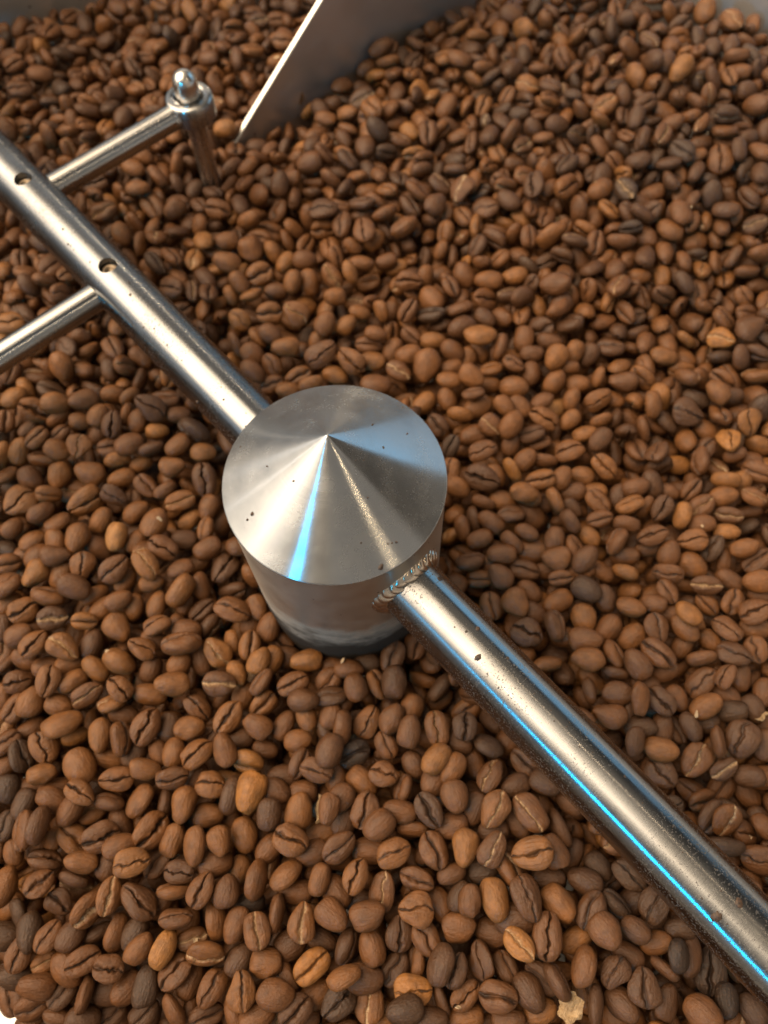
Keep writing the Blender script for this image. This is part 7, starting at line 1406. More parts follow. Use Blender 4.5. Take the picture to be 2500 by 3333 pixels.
334,2114,162,87,-2,100,89,68,46,4,3266,2276,195,68,3,127,106,78,56,4,3032,1458,142,92,12,37,96,72,49,3,2327,181,150,94,-5,71,89,67,46,4,
1802,1693,97,142,5,61,92,64,47,5,449,2696,241,36,-6,87,82,60,37,4,2785,806,101,90,3,12,98,69,49,3,306,1743,141,22,-5,178,90,67,49,3,
443,3657,265,47,20,108,91,66,45,3,3887,2856,209,12,7,145,93,65,47,5,3444,3200,329,114,-16,167,92,75,52,2,3424,3073,299,9,1,16,99,71,47,4,
3167,2395,220,14,21,98,88,68,40,4,272,3538,263,63,5,61,101,69,58,3,3370,2195,160,10,-4,0,86,66,39,13,1432,2583,158,22,-5,6,98,74,53,3,
2427,1485,76,103,-21,29,88,61,41,5,2436,131,109,106,4,15,100,71,50,5,2063,2739,241,142,-10,124,91,62,45,5,1450,4084,260,103,11,161,91,69,45,14,
478,1814,179,78,-8,53,90,66,42,4,2144,4085,266,92,-17,119,96,78,45,5,1768,2261,148,163,-5,81,100,75,51,4,3574,2966,275,43,-20,50,87,63,44,3,
782,1899,70,26,-14,104,91,65,50,5,1098,391,62,90,3,32,96,69,47,5,3286,2712,325,92,-16,73,79,62,37,14,2577,872,89,36,5,27,109,80,55,4,
1180,251,108,164,-5,69,96,73,51,4,3568,3062,314,167,-5,87,99,77,49,2,2407,322,151,157,-8,97,93,69,47,5,1227,2268,154,175,4,151,109,82,53,3,
381,3153,223,56,-1,85,90,69,51,4,1778,4156,233,166,-10,146,89,68,41,6,3399,2663,289,118,-24,53,85,63,49,5,3724,3107,286,106,-7,72,90,63,45,12,
2981,3787,276,150,-17,66,92,70,50,3,263,3291,199,93,9,144,92,66,43,4,1562,2003,164,120,-9,132,100,71,52,5,3088,1673,104,21,6,157,89,60,45,16,
2481,418,92,90,-3,106,83,61,42,14,3143,2222,186,105,21,140,99,75,46,4,2792,3883,236,63,10,144,90,64,56,5,202,2871,206,90,-3,132,99,74,54,5,
481,2414,272,1,5,32,90,65,39,4,3009,1511,107,82,11,126,87,73,43,2,1617,2179,145,122,-26,70,85,67,41,13,485,1199,91,91,2,163,85,66,41,5,
3458,2310,184,26,-8,23,88,59,44,3,3408,2321,199,46,-10,32,86,68,46,4,520,2462,283,72,-2,156,75,55,39,4,994,436,2,159,-7,56,95,72,45,4,
247,2541,201,90,-4,39,99,69,53,4,207,829,98,90,2,152,92,76,44,15,2066,4064,261,15,13,5,99,76,51,3,1827,4060,277,122,-5,50,97,70,55,3,
2882,1552,108,146,-5,171,88,67,45,5,1952,3971,284,102,-5,0,82,68,45,12,2857,1255,152,87,-9,116,91,62,47,15,3289,2382,251,78,17,25,96,66,50,15,
408,2648,261,73,6,132,92,67,40,13,518,1211,131,73,-12,142,91,64,50,4,1900,2366,131,30,-10,11,101,78,50,5,458,2758,289,57,8,179,104,75,50,14,
1245,339,50,178,24,10,86,61,42,5,1153,2252,234,102,-32,178,97,63,47,14,884,758,109,58,13,5,97,69,49,5,1948,990,100,11,19,133,98,72,47,5,
2310,2059,112,111,8,177,89,67,44,3,2651,668,130,168,-9,168,84,64,40,2,2865,835,103,90,5,149,97,76,51,5,1650,3998,233,44,-7,174,105,81,49,4,
479,3036,212,4,16,18,101,76,54,3,1335,2217,110,6,-16,137,91,78,43,5,3528,3186,352,9,-18,0,99,70,46,13,3156,2086,194,10,5,51,112,93,55,14,
2596,563,167,150,20,159,102,80,52,5,492,2299,287,98,25,112,106,79,52,13,1818,1858,127,80,-14,86,94,69,51,4,1523,2108,146,164,7,148,85,71,40,5,
451,1211,133,103,-3,122,90,66,46,5,438,885,108,161,5,49,99,78,49,4,1644,2113,103,21,-3,161,94,69,44,14,516,1406,100,90,4,131,88,70,47,3,
1120,472,87,55,-9,41,88,63,43,3,338,1647,120,92,-1,164,106,81,50,5,1286,1829,183,94,15,179,91,72,50,4,263,2866,208,79,-13,115,78,59,35,2,
932,2716,262,158,-6,21,100,69,54,4,2737,548,100,90,1,168,93,73,47,2,369,3521,257,13,5,70,96,63,49,3,500,809,95,90,-2,58,82,61,43,5,
535,1927,200,4,-31,114,101,71,55,2,376,2297,184,91,-6,38,90,69,48,13,298,1820,139,90,-1,136,84,66,45,5,3389,1995,139,79,6,104,98,79,52,4,
3415,2940,329,175,-6,41,99,73,49,4,3549,3299,309,177,7,133,93,68,49,2,3427,2714,261,96,-14,32,95,72,46,4,2,1959,152,90,4,139,97,64,47,4,
566,1040,146,59,38,115,86,63,42,13,417,3426,252,15,10,19,87,73,43,3,1618,2067,120,47,27,135,89,71,46,4,431,1864,184,77,-9,118,98,71,42,14,
1143,1132,72,15,-13,17,91,68,44,15,1739,3994,253,174,20,106,95,76,50,13,1385,4075,237,147,-32,91,101,69,52,14,3012,1577,92,177,8,126,81,68,42,4,
2179,715,99,11,5,129,99,78,49,5,1968,3264,243,123,3,84,83,56,41,4,3083,3679,294,23,17,30,91,64,45,4,3517,2650,256,62,9,76,96,69,50,12,
2274,38,97,5,4,28,82,63,36,4,2090,129,107,103,13,115,90,68,47,4,1694,1922,159,4,10,105,100,71,54,5,3626,3201,298,171,-9,102,99,75,44,3,
1815,312,55,5,-4,64,92,67,41,4,1226,2235,214,90,-21,42,95,80,46,5,2151,1709,74,97,8,22,92,63,48,4,3376,2726,281,167,-18,26,79,60,41,5,
2765,1106,110,76,-4,146,99,69,48,3,532,1459,141,15,-15,120,94,70,44,3,202,3741,229,69,23,71,95,64,42,3,2932,1086,101,90,2,36,102,81,56,5,
1971,249,159,5,-10,158,97,69,49,14,3452,2866,332,134,-20,149,89,59,40,4,495,3210,260,143,-8,111,82,63,39,3,3575,2722,289,146,-4,177,90,68,49,12,
1736,4108,281,93,7,14,98,72,49,5,2456,428,132,174,-8,175,87,68,43,5,1865,1892,164,7,-4,124,87,60,40,14,613,2239,183,142,-12,86,89,61,46,3,
516,3150,265,9,-13,32,106,89,44,5,478,2958,220,145,6,157,96,76,45,3,629,844,46,7,10,95,88,64,48,5,1176,1274,97,61,-11,104,94,78,51,15,
2709,1068,102,67,16,68,96,72,48,4,305,3304,259,57,0,39,83,73,43,4,1921,1201,126,108,14,85,81,64,40,13,236,3083,197,90,-3,162,84,63,38,5,
3555,2445,206,165,-17,98,77,61,38,15,538,757,121,39,-18,84,90,67,45,4,1282,2299,111,113,-8,56,110,83,51,5,1530,316,138,9,-6,113,105,83,45,3,
2915,1181,94,176,1,2,90,71,40,3,1915,210,145,26,9,147,97,75,44,4,3393,2869,309,5,-29,124,90,73,43,5,3610,2727,237,114,-6,39,84,58,41,3,
2966,1379,96,175,4,13,93,82,43,3,1550,4135,221,45,-13,43,96,64,48,4,382,1996,161,83,5,170,96,71,47,5,3028,1440,101,175,9,21,97,77,42,4,
317,2326,190,7,-2,125,88,71,46,4,474,1608,163,93,-5,2,82,70,43,4,2507,1780,120,103,-18,50,89,65,46,3,186,682,103,91,2,3,101,73,55,5,
197,2350,198,143,3,67,84,61,46,14,3061,3362,311,144,-10,134,93,72,51,4,1368,201,94,90,3,32,95,78,45,4,1435,4017,228,25,-1,147,99,75,53,5,
3614,2912,242,175,-10,83,78,61,37,2,3274,1851,133,109,15,3,97,76,44,6,2773,717,112,5,-12,62,107,78,48,4,1692,257,107,112,4,147,90,61,54,4,
360,3460,248,80,4,3,86,64,43,4,1273,281,121,109,1,137,89,67,47,14,3761,2445,187,13,-4,16,86,61,42,6,2995,977,102,175,4,164,100,79,46,6,
2612,3971,205,49,-7,178,99,73,47,6,763,3010,286,49,-6,63,101,74,51,6,1755,2061,73,124,19,126,86,70,44,4,2613,826,107,24,-5,102,83,62,43,4,
495,3804,282,81,-1,108,87,72,41,4,2329,4066,206,150,-30,116,90,68,49,4,1076,2349,226,84,-2,149,92,68,48,3,222,2663,225,92,-20,15,99,76,51,4,
2521,374,106,164,1,96,101,77,46,5,1527,320,84,82,3,22,93,67,45,4,526,3664,283,159,-4,172,91,68,45,5,3344,2896,311,52,-6,26,98,74,51,3,
2789,3816,256,65,14,82,102,80,55,3,333,3873,237,91,27,48,95,75,51,4,3491,3332,304,142,-29,167,84,57,46,3,477,3744,250,170,4,19,96,73,48,4,
2036,850,98,147,-4,153,91,62,46,3,730,2827,238,21,-6,38,107,67,52,7,3432,2792,329,4,-2,151,111,80,51,2,1294,4130,242,154,-4,135,105,91,56,17,
1596,318,98,125,-17,63,81,53,39,4,2342,242,114,1,5,69,104,82,56,3,1864,223,104,173,-5,55,82,66,43,4,1397,1811,139,156,-32,12,98,70,53,4,
460,3834,251,78,12,158,95,73,45,4,1390,1181,48,76,-23,101,105,80,57,3,2672,712,103,101,-4,164,88,62,46,15,3034,1344,106,5,-13,61,87,71,44,3,
639,3014,275,79,-6,61,91,70,43,14,1881,3926,261,32,-14,31,91,67,47,2,533,2881,246,91,-3,49,84,64,42,13,2860,1318,107,157,-5,162,98,72,51,6,
2948,1562,146,95,9,171,105,82,50,4,1684,157,115,110,-6,0,110,83,57,3,670,914,104,91,-2,129,90,74,42,5,2994,3546,376,132,29,47,97,67,49,14,
1903,3967,326,26,12,84,98,71,53,4,516,1564,145,28,28,98,90,70,47,15,209,896,100,7,-5,83,78,53,42,3,2122,2,101,177,-5,15,88,69,43,14,
2242,4096,221,173,4,59,84,63,40,14,524,671,114,150,-2,176,96,76,53,4,1244,2150,202,16,-8,126,91,59,46,4,333,1102,102,177,5,128,89,66,49,5,
487,2228,209,46,0,168,93,68,41,14,1576,4051,248,3,-10,66,94,74,47,3,3040,1971,140,133,24,79,81,60,39,4,475,1162,170,161,8,105,100,82,54,3,
430,3195,242,100,-3,154,92,67,46,5,1320,1883,159,127,0,81,90,72,50,14,2927,1772,130,78,34,159,99,77,49,6,1669,4154,264,177,1,132,86,66,39,13,
516,2817,270,92,5,101,97,70,48,3,3679,3159,259,159,-32,120,89,63,45,2,381,1737,152,74,-24,142,85,64,42,6,1344,1065,67,172,18,79,86,65,45,3,
1197,2177,232,20,3,11,98,70,46,5,565,2209,226,136,6,59,92,66,50,4,1837,284,96,167,-17,91,94,72,44,4,1604,4114,252,4,-10,142,82,56,39,4,
2714,763,95,90,0,141,93,71,47,7,2963,1616,114,153,18,123,94,74,45,4,2801,3694,289,27,-12,94,97,76,51,2,3154,1880,171,107,12,128,92,73,43,4,
553,2389,284,119,-11,145,95,66,47,14,541,1277,107,13,4,78,92,71,47,4,3245,2505,264,167,10,83,89,63,45,3,1328,1980,206,52,2,58,86,60,45,3,
1143,2372,208,61,0,20,86,64,42,14,1475,1941,197,101,-21,53,103,75,48,3,3800,2813,215,173,2,163,87,71,45,4,1168,428,66,105,-5,139,102,86,53,5,
3296,2363,195,88,-14,11,75,56,36,4,2048,3999,245,29,-30,159,90,74,42,4,196,3197,206,174,-5,95,87,74,49,3,1609,4020,286,8,1,110,96,66,50,3,
307,3111,256,99,-11,110,91,67,50,4,1806,1861,193,109,21,28,89,66,42,15,3295,2193,180,66,9,160,92,69,46,4,380,3290,301,98,6,22,107,77,55,6,
3383,2901,366,16,-3,45,83,62,40,4,2864,1248,95,170,5,163,96,79,51,15,3384,2483,268,12,-5,28,89,65,44,4,414,2336,236,99,-21,175,83,66,44,4,
3085,1600,111,19,-8,22,97,74,49,6,3197,2266,233,24,-12,13,92,76,47,4,1275,1690,104,39,-4,146,78,53,43,3,3358,2821,307,75,13,7,96,74,46,3,
3455,2672,300,31,34,149,98,72,54,5,2014,1034,109,36,6,14,92,76,46,7,2129,3560,228,161,-1,153,88,62,45,5,1099,2514,220,119,1,122,97,68,45,13,
1383,3179,179,144,6,137,93,72,46,4,521,1772,143,113,7,143,89,76,41,2,406,1171,94,91,3,157,96,78,49,3,2674,3930,232,3,-19,85,93,72,50,2,
188,1679,133,176,-2,63,86,68,43,5,190,2971,223,138,-17,166,95,67,51,2,526,3005,252,41,-23,75,97,80,46,3,217,3022,215,15,5,64,87,68,47,13,
3346,2638,334,70,-4,167,91,70,47,4,2018,144,92,174,-4,66,94,67,42,5,2021,4126,280,126,-23,145,93,65,49,4,3183,1930,140,134,6,50,90,70,45,4,
1782,1810,155,130,21,138,90,63,45,4,3457,2774,278,55,-11,62,81,60,40,4,1039,4121,200,18,8,10,86,72,46,5,3115,2017,200,108,-11,75,105,81,54,5,
1473,2418,97,68,7,161,95,66,46,5,2742,1268,78,86,9,169,100,86,45,5,848,1260,76,118,6,139,94,74,52,3,443,796,105,81,7,50,86,57,45,13,
1022,948,83,160,5,83,91,75,44,3,487,3555,290,101,6,132,89,69,39,4,3030,1143,101,2,5,86,90,75,44,14,2829,252,99,90,-3,95,95,68,46,5,
3051,2029,181,165,5,138,97,72,50,3,1865,105,105,174,-3,44,95,71,49,3,676,545,31,172,-14,61,106,81,58,3,1752,4176,286,141,-4,175,103,78,47,3,
746,728,77,6,4,131,100,79,56,4,3086,3598,303,8,-8,164,106,86,52,3,3589,2251,165,94,-5,21,88,77,45,14,2587,435,101,5,4,21,95,74,43,5,
3117,1474,103,5,5,161,87,63,46,6,2471,291,135,77,-1,130,89,65,44,4,2108,3973,253,95,11,142,91,67,45,5,2491,487,116,119,17,121,90,64,45,2,
463,2108,172,88,24,117,90,65,48,5,485,838,151,113,2,145,100,71,47,3,2904,634,101,0,5,36,91,70,42,5,364,3080,247,16,16,94,102,75,47,5,
1525,184,98,4,-2,22,86,61,38,3,3483,2390,214,78,19,145,108,84,53,3,2632,360,99,90,-3,93,90,63,47,5,469,2749,222,80,-25,135,96,71,45,13,
3084,2086,224,144,21,34,100,82,44,4,3359,2374,185,84,6,112,90,72,39,13,1544,786,123,135,5,86,101,74,46,4,2851,3746,255,78,27,78,94,70,47,3,
438,3907,261,84,20,148,87,67,46,15,2915,728,101,6,-5,74,90,66,44,4,1738,906,101,87,-26,55,88,66,44,5,3018,1898,185,115,2,32,89,64,46,6,
155,3544,214,6,4,53,102,72,52,5,562,1187,65,6,-4,174,101,89,50,3,2053,1867,109,47,-16,118,89,70,44,4,1287,212,95,90,-3,164,89,68,45,4,
492,2014,148,177,-6,15,86,62,38,3,2000,4134,222,172,8,1,94,73,46,15,1061,255,99,94,5,143,93,74,47,3,1228,462,96,1,4,46,90,73,48,12,
3149,3657,310,167,-19,169,98,78,46,3,3496,3124,330,29,42,23,93,71,47,3,2807,973,108,19,6,75,90,74,50,5,292,2013,158,92,5,160,97,66,48,5,
448,1941,150,176,-7,25,106,82,52,3,865,2776,311,62,23,101,96,73,48,5,2603,753,100,81,4,138,94,71,49,5,3159,2271,169,94,8,154,93,67,47,6,
385,2063,154,88,-1,74,79,62,42,13,368,2703,266,15,-13,31,102,75,55,3,2287,1286,68,96,4,45,95,72,52,3,306,2540,220,43,5,25,88,72,44,3,
2172,3985,292,99,-16,0,89,67,47,4,402,2737,212,174,11,172,103,79,52,15,3442,3010,314,25,19,84,95,74,45,4,3523,3001,322,66,5,147,101,74,48,3,
3423,2479,218,14,9,172,89,71,42,6,888,2574,228,102,12,149,101,68,51,4,491,1020,149,106,-10,77,93,69,48,5,1652,2050,165,67,11,144,93,68,52,14,
3342,2718,325,118,10,33,95,71,42,2,3082,1903,155,87,7,135,94,76,45,5,3103,2154,199,29,3,178,82,63,39,4,3049,1778,128,92,-28,63,87,66,47,4,
1803,1729,154,84,21,67,92,73,43,3,549,1582,88,68,-18,54,96,75,52,3,3679,2383,184,96,4,172,90,74,48,4,354,2622,283,7,-3,139,86,64,44,5,
1416,1074,102,176,6,127,103,84,49,5,1642,466,110,79,4,151,92,68,51,4,264,3143,218,19,8,40,108,76,50,5,533,2078,157,92,5,154,97,72,45,4,
2860,3477,304,3,-1,121,102,69,50,13,2062,992,116,82,20,85,90,77,47,7,529,891,140,98,7,100,87,70,45,13,484,1857,132,4,4,74,90,63,46,3,
2608,203,103,174,-4,55,90,73,47,5,225,2907,247,80,3,4,94,73,48,4,2560,654,145,91,-2,3,89,67,48,4,1948,4114,268,3,8,148,97,66,57,4,
2875,1124,118,130,16,98,94,69,46,5,1765,254,119,20,14,64,110,83,57,14,1755,1945,205,174,2,50,97,77,48,3,522,3089,281,21,23,90,80,55,40,13,
328,2408,199,172,3,160,106,78,52,6,331,2486,196,1,-3,163,79,61,38,5,1281,356,107,37,-5,53,80,61,38,5,99,2527,202,89,2,58,92,66,42,14,
245,2206,177,177,-6,46,84,61,40,8,3737,2666,213,86,1,103,92,75,49,4,355,1391,115,92,6,5,94,74,46,3,1516,4015,253,4,-5,159,92,73,45,13,
2250,3986,211,23,-17,92,105,74,50,3,933,1786,99,80,-13,148,84,65,38,13,495,2635,256,167,-1,141,101,76,53,13,3188,2528,291,20,-10,20,92,67,50,2,
3098,1831,116,142,8,126,92,68,47,6,3234,2408,201,96,1,167,97,73,49,5,489,1619,124,178,5,94,83,65,44,8,1221,3860,245,90,4,66,97,69,47,14,
368,2570,227,137,-35,42,90,65,46,4,1480,2016,189,86,8,166,92,74,49,4,403,2230,186,76,4,26,97,71,43,15,2878,3827,229,42,-32,117,86,63,41,5,
610,3076,315,168,-17,108,107,75,53,15,3427,1656,106,176,5,163,97,73,48,3,1455,292,165,60,-37,165,95,72,52,4,1498,4179,257,112,24,67,98,75,50,4,
441,2986,266,79,-12,15,97,74,48,14,1503,4125,232,124,19,40,95,70,42,3,1093,315,89,90,-3,61,86,59,39,5,391,2104,200,127,15,173,98,65,52,3,
2151,72,112,104,-13,27,85,61,45,4,401,2941,297,101,11,120,101,82,55,4,1735,1883,236,91,13,119,93,65,49,4,1488,574,73,110,-15,54,97,74,50,15,
1985,3973,243,14,3,170,90,66,43,14,3811,2934,222,91,-16,82,91,72,46,4,520,2155,217,41,13,89,101,77,51,12,3286,2552,319,83,-20,25,98,76,44,5,
1061,2488,255,84,20,78,100,82,49,4,3249,2034,144,93,-10,117,95,71,48,4,2133,4054,216,72,-11,30,91,65,45,5,1692,4040,278,115,1,13,91,73,45,4,
1841,3481,188,135,6,103,84,60,45,3,428,1042,116,66,7,39,101,76,53,4,3105,1737,97,92,3,3,91,73,48,14,3265,3570,280,12,-18,99,91,69,46,2,
1883,1827,128,172,-21,31,86,68,42,15,158,3274,219,5,-12,15,96,73,46,3,1406,281,97,174,-4,118,86,67,45,4,1405,3068,211,82,-12,70,94,71,44,4,
3213,3619,343,12,-19,112,93,77,50,3,452,1440,122,172,7,89,99,76,48,14,2979,3714,291,134,-2,30,101,80,50,3,422,1938,195,177,2,111,81,60,45,2,
2588,589,106,93,10,155,101,78,55,4,3523,2707,250,146,14,176,93,65,45,3,3210,3618,277,6,-25,112,99,84,45,7,2121,190,146,73,0,19,85,63,39,5,
1846,1783,147,92,13,176,88,65,45,2,523,2268,244,164,-8,11,89,68,44,4,711,777,21,159,-13,154,100,79,45,8,287,3413,251,20,-4,100,103,76,51,3,
1633,1994,190,167,1,78,96,72,46,3,3348,2954,350,0,-4,15,82,62,43,13,1319,4046,258,77,-11,127,93,69,50,4,2298,3990,244,15,-3,74,99,81,48,4,
3656,2636,219,6,-9,63,91,65,41,3,339,2950,259,22,-13,150,77,55,42,14,3254,1747,107,89,-1,124,95,76,51,6,1938,4041,260,75,15,82,91,69,46,3,
2850,3874,216,39,30,70,85,63,44,5,3201,2459,236,178,-9,155,99,82,48,4,1631,263,126,111,17,30,80,65,42,2,2269,3925,216,99,37,45,107,79,52,3,
2539,477,95,173,-5,21,87,65,48,6,357,3246,255,162,9,155,91,79,50,4,2722,3792,284,116,19,99,93,71,49,3,1443,159,107,71,4,100,89,67,42,3,
1301,1473,29,124,-1,50,88,62,41,3,1894,1084,125,36,-27,13,94,69,40,4,3411,2418,213,103,9,162,89,64,48,5,536,2450,238,88,-2,76,98,76,41,3,
2154,613,70,111,-5,69,102,78,51,4,3257,2792,306,130,3,92,99,69,52,2,2198,26,101,97,-5,46,87,68,42,14,419,2578,238,75,-9,126,76,59,43,4,
451,1901,221,87,-6,90,76,65,39,3,3507,2281,179,167,8,114,94,70,47,6,1417,4171,260,26,26,52,95,72,49,3,3219,2598,301,167,-3,70,90,72,40,4,
225,3304,248,114,13,149,87,67,43,4,226,1558,126,3,5,141,97,72,45,5,3301,2101,147,4,0,56,91,62,43,14,557,2712,269,82,25,42,95,71,48,4,
526,1745,199,14,-8,65,89,67,44,2,440,2172,192,97,28,122,88,71,45,5,2956,1224,108,15,-12,89,93,71,40,5,3625,2977,255,11,8,133,77,62,40,3,
248,2589,246,6,4,86,87,70,43,3,445,2422,209,92,23,65,102,77,54,5,2106,954,81,146,5,104,91,70,45,4,3399,2567,282,95,-5,45,88,65,42,3,
1338,1774,174,21,2,90,104,82,51,4,2224,100,119,74,-14,66,107,81,53,5,1073,1965,85,56,-10,118,89,70,44,4,884,2749,252,153,-21,16,95,74,47,5,
479,1731,163,76,-2,58,93,78,50,3,371,1940,148,162,-12,153,84,60,43,4,2761,1160,141,99,-13,118,94,64,48,5,1733,1861,183,179,2,42,95,75,49,5,
332,2866,215,154,-8,7,78,61,42,4,2824,907,101,90,3,1,94,68,52,3,1582,2122,143,57,-14,124,101,76,49,5,1883,1255,130,169,-14,39,90,76,44,3,
2677,1535,75,7,-19,145,80,61,40,4,539,2334,249,59,11,18,94,72,51,4,2889,1194,143,162,2,129,93,69,53,12,319,2723,220,34,5,167,103,72,52,4,
221,3237,250,176,-9,78,91,70,50,4,1887,4031,302,24,-16,88,95,80,47,4,2998,3619,348,91,-6,29,88,68,46,5,1740,2093,154,169,-6,33,97,76,53,6,
309,2990,224,97,25,145,87,60,44,6,3495,2857,316,21,16,130,87,67,44,3,1741,1746,158,156,11,144,87,68,44,14,3695,2968,240,22,10,9,86,66,46,7,
3714,3094,241,164,10,166,106,88,53,4,3279,2638,314,79,-13,116,94,70,44,2,3641,2468,195,87,2,130,89,74,42,4,1373,4149,226,166,-13,131,97,75,54,3,
556,1884,116,90,5,141,94,75,47,4,1490,257,110,67,-1,164,96,72,46,4,3661,3037,237,96,3,48,103,75,54,14,3340,2316,193,154,5,97,88,63,43,14,
502,3879,285,99,-9,30,88,64,45,3,439,3125,269,51,-34,9,93,72,51,13,3290,3549,320,86,-11,93,83,65,38,4,264,1923,154,174,7,127,97,71,51,4,
1286,2199,160,56,20,152,100,75,51,4,2798,1286,153,84,3,35,92,70,45,3,3338,2835,363,163,-7,10,99,76,52,2,2753,445,103,0,3,145,97,76,46,5,
2705,3697,318,173,11,58,85,64,41,3,556,2512,289,102,26,177,94,77,50,5,1015,382,66,90,-3,16,80,62,36,3,1839,1732,117,26,-24,132,90,62,41,16,
1359,1647,102,70,-3,114,90,66,43,3,1950,210,96,108,-5,144,97,69,47,3,2643,891,71,162,-5,42,86,68,41,5,560,1523,119,119,-17,176,108,82,56,3,
2736,648,97,90,-3,161,84,57,41,4,3184,1390,105,177,-4,153,92,63,51,5,1866,1687,82,8,-5,23,89,65,44,12,2077,4124,243,21,-26,26,106,83,54,15,
977,324,94,90,-3,168,84,59,47,16,147,1193,104,3,6,162,96,79,46,5,32,2152,176,1,4,154,101,75,49,4,3210,2469,292,78,3,95,94,70,44,2,
1743,3934,268,83,-12,11,94,60,50,5,3080,1534,117,155,-15,101,95,71,47,4,547,3447,247,30,14,75,95,73,50,13,3270,3476,337,11,-17,122,95,76,51,13,
1386,1905,156,33,28,164,93,73,47,4,459,2871,271,99,3,176,106,83,52,3,329,2619,231,166,15,138,92,76,43,3,313,2812,224,37,-5,163,97,74,50,5,
1487,376,52,90,4,102,107,86,64,5,413,3782,264,113,5,87,97,72,50,14,2082,213,104,27,-5,46,92,73,45,5,2988,1722,106,32,-5,93,89,66,45,14,
3728,2926,241,62,-8,103,91,67,50,3,890,2638,272,98,-12,130,91,66,54,4,812,2720,305,4,-6,134,93,69,47,15,430,3071,228,53,-27,119,88,65,44,8,
1694,3971,292,123,-6,40,97,71,49,15,2323,1673,97,143,-6,78,94,79,49,5,68,3451,209,90,3,71,100,66,47,5,1407,2032,170,86,1,119,86,73,46,5,
914,298,95,174,1,46,89,64,42,4,420,1685,130,173,-4,105,98,73,51,5,369,2860,259,93,-12,68,89,66,46,3,3150,2190,235,30,2,156,101,85,50,13,
1934,2168,139,144,-44,1,82,64,43,15,3266,2427,278,35,-15,95,98,66,46,3,3246,2081,183,45,4,80,90,73,46,7,2269,350,40,15,-9,146,98,74,53,5,
1923,1834,97,31,-7,142,101,72,52,4,844,2840,322,62,-14,149,85,65,45,4,515,2785,312,19,3,158,91,63,42,3,496,3233,305,85,-9,164,86,71,41,15,
3059,1842,169,39,-13,60,80,59,44,3,515,3484,296,72,5,132,78,50,38,5,2920,3677,330,172,-5,29,97,63,47,2,3176,2012,144,77,-10,152,98,74,50,15,
1300,1774,100,1,-5,105,96,76,45,4,1761,4060,244,179,10,95,98,76,43,5,2845,3660,325,95,5,15,88,70,46,3,412,1322,121,91,13,55,98,69,52,5,
3148,1810,144,138,-4,103,99,66,52,5,444,3606,282,88,18,105,85,63,40,6,449,1555,121,173,7,123,83,63,44,3,462,3144,208,38,4,166,78,55,42,4,
1747,1683,107,31,-1,135,97,69,51,4,416,1258,98,5,4,100,92,64,46,14,775,2813,277,73,39,54,94,67,44,4,354,1687,165,109,19,72,87,64,43,6,
1252,2137,145,68,3,38,93,76,43,5,2017,43,105,178,-7,53,98,63,47,5,1003,2623,249,91,-5,1,99,76,48,3,1715,1996,173,179,-16,82,89,67,45,14,
2208,4099,261,125,5,61,90,63,45,3,3255,2130,191,68,-3,80,95,64,48,4,3366,2061,149,76,-2,107,103,71,53,4,263,3358,228,36,-30,168,91,64,45,13,
253,2710,201,90,-3,149,88,64,42,5,2858,3592,330,24,14,80,101,69,53,15,512,2054,204,156,-4,65,103,76,51,3,304,2900,237,36,-15,110,98,72,50,15,
2657,438,99,89,-4,118,82,60,42,2,576,621,67,90,4,130,98,71,44,3,315,3251,216,79,-10,84,91,68,47,13,262,2375,189,176,6,140,84,71,38,4,
943,419,20,6,4,133,85,64,42,14,847,341,98,179,-4,8,102,82,48,3,1879,4152,266,90,-5,116,89,73,50,15,553,823,132,95,22,149,100,74,49,5,
694,2938,322,78,-9,63,88,72,39,17,1046,437,50,68,-16,46,95,71,51,4,3584,2784,289,160,3,107,92,79,46,4,536,2527,238,11,10,177,96,81,41,4,
1567,2053,104,151,-24,53,90,68,47,3,269,1692,138,173,12,81,86,64,40,6,2171,157,145,101,-18,132,92,73,45,5,2155,1119,48,94,0,41,103,70,54,6,
2973,1677,135,137,-11,96,82,66,40,4,1300,124,97,90,0,54,93,72,42,14,448,2034,170,145,2,28,92,63,47,6,2388,237,158,76,-2,138,94,73,47,3,
1412,233,141,7,6,143,104,83,53,4,460,2567,274,13,16,170,102,70,54,15,3475,3211,287,125,9,153,92,67,48,5,363,3011,265,88,-5,161,93,71,46,3,
2703,3883,243,68,-26,97,80,60,40,13,1338,1722,138,168,-1,34,99,77,51,7,3315,3532,354,100,-8,63,95,67,51,3,2635,642,92,90,3,87,98,70,44,4,
1222,889,77,173,22,110,93,78,44,4,1312,2120,173,150,26,47,105,77,55,4,3336,2599,302,68,1,5,92,71,47,14,1150,359,112,115,2,114,102,71,51,5,
1440,345,136,147,9,106,92,68,50,2,3201,2576,342,61,15,94,84,62,48,3,283,1319,114,171,-2,107,98,72,52,4,2647,3810,199,146,-4,94,88,67,45,5,
349,1561,130,101,3,73,91,66,49,4,1426,2442,154,127,-17,168,82,61,37,14,2940,1434,116,163,-16,167,103,83,52,2,3435,2239,189,145,9,116,95,81,44,13,
3564,3236,333,3,-5,14,92,75,47,3,431,2790,249,149,-11,88,82,57,38,4,3618,2868,260,101,20,154,91,68,45,3,827,2683,261,119,-6,14,87,62,42,6,
1826,3944,293,13,-1,18,90,68,48,3,2007,499,66,9,-5,151,98,70,46,4,410,2512,257,111,-9,99,87,65,46,6,2918,560,107,164,-5,112,98,72,52,3,
2354,34,99,90,3,153,96,63,47,4,551,2099,251,175,-14,53,92,77,50,3,302,3588,229,49,6,83,98,78,49,5,2583,708,156,134,-19,86,102,77,51,3,
1524,2034,138,120,-16,44,84,67,42,15,2007,1122,109,70,-16,162,95,76,48,14,429,1775,197,71,-4,33,93,70,51,5,2135,4125,288,167,24,19,80,60,33,4,
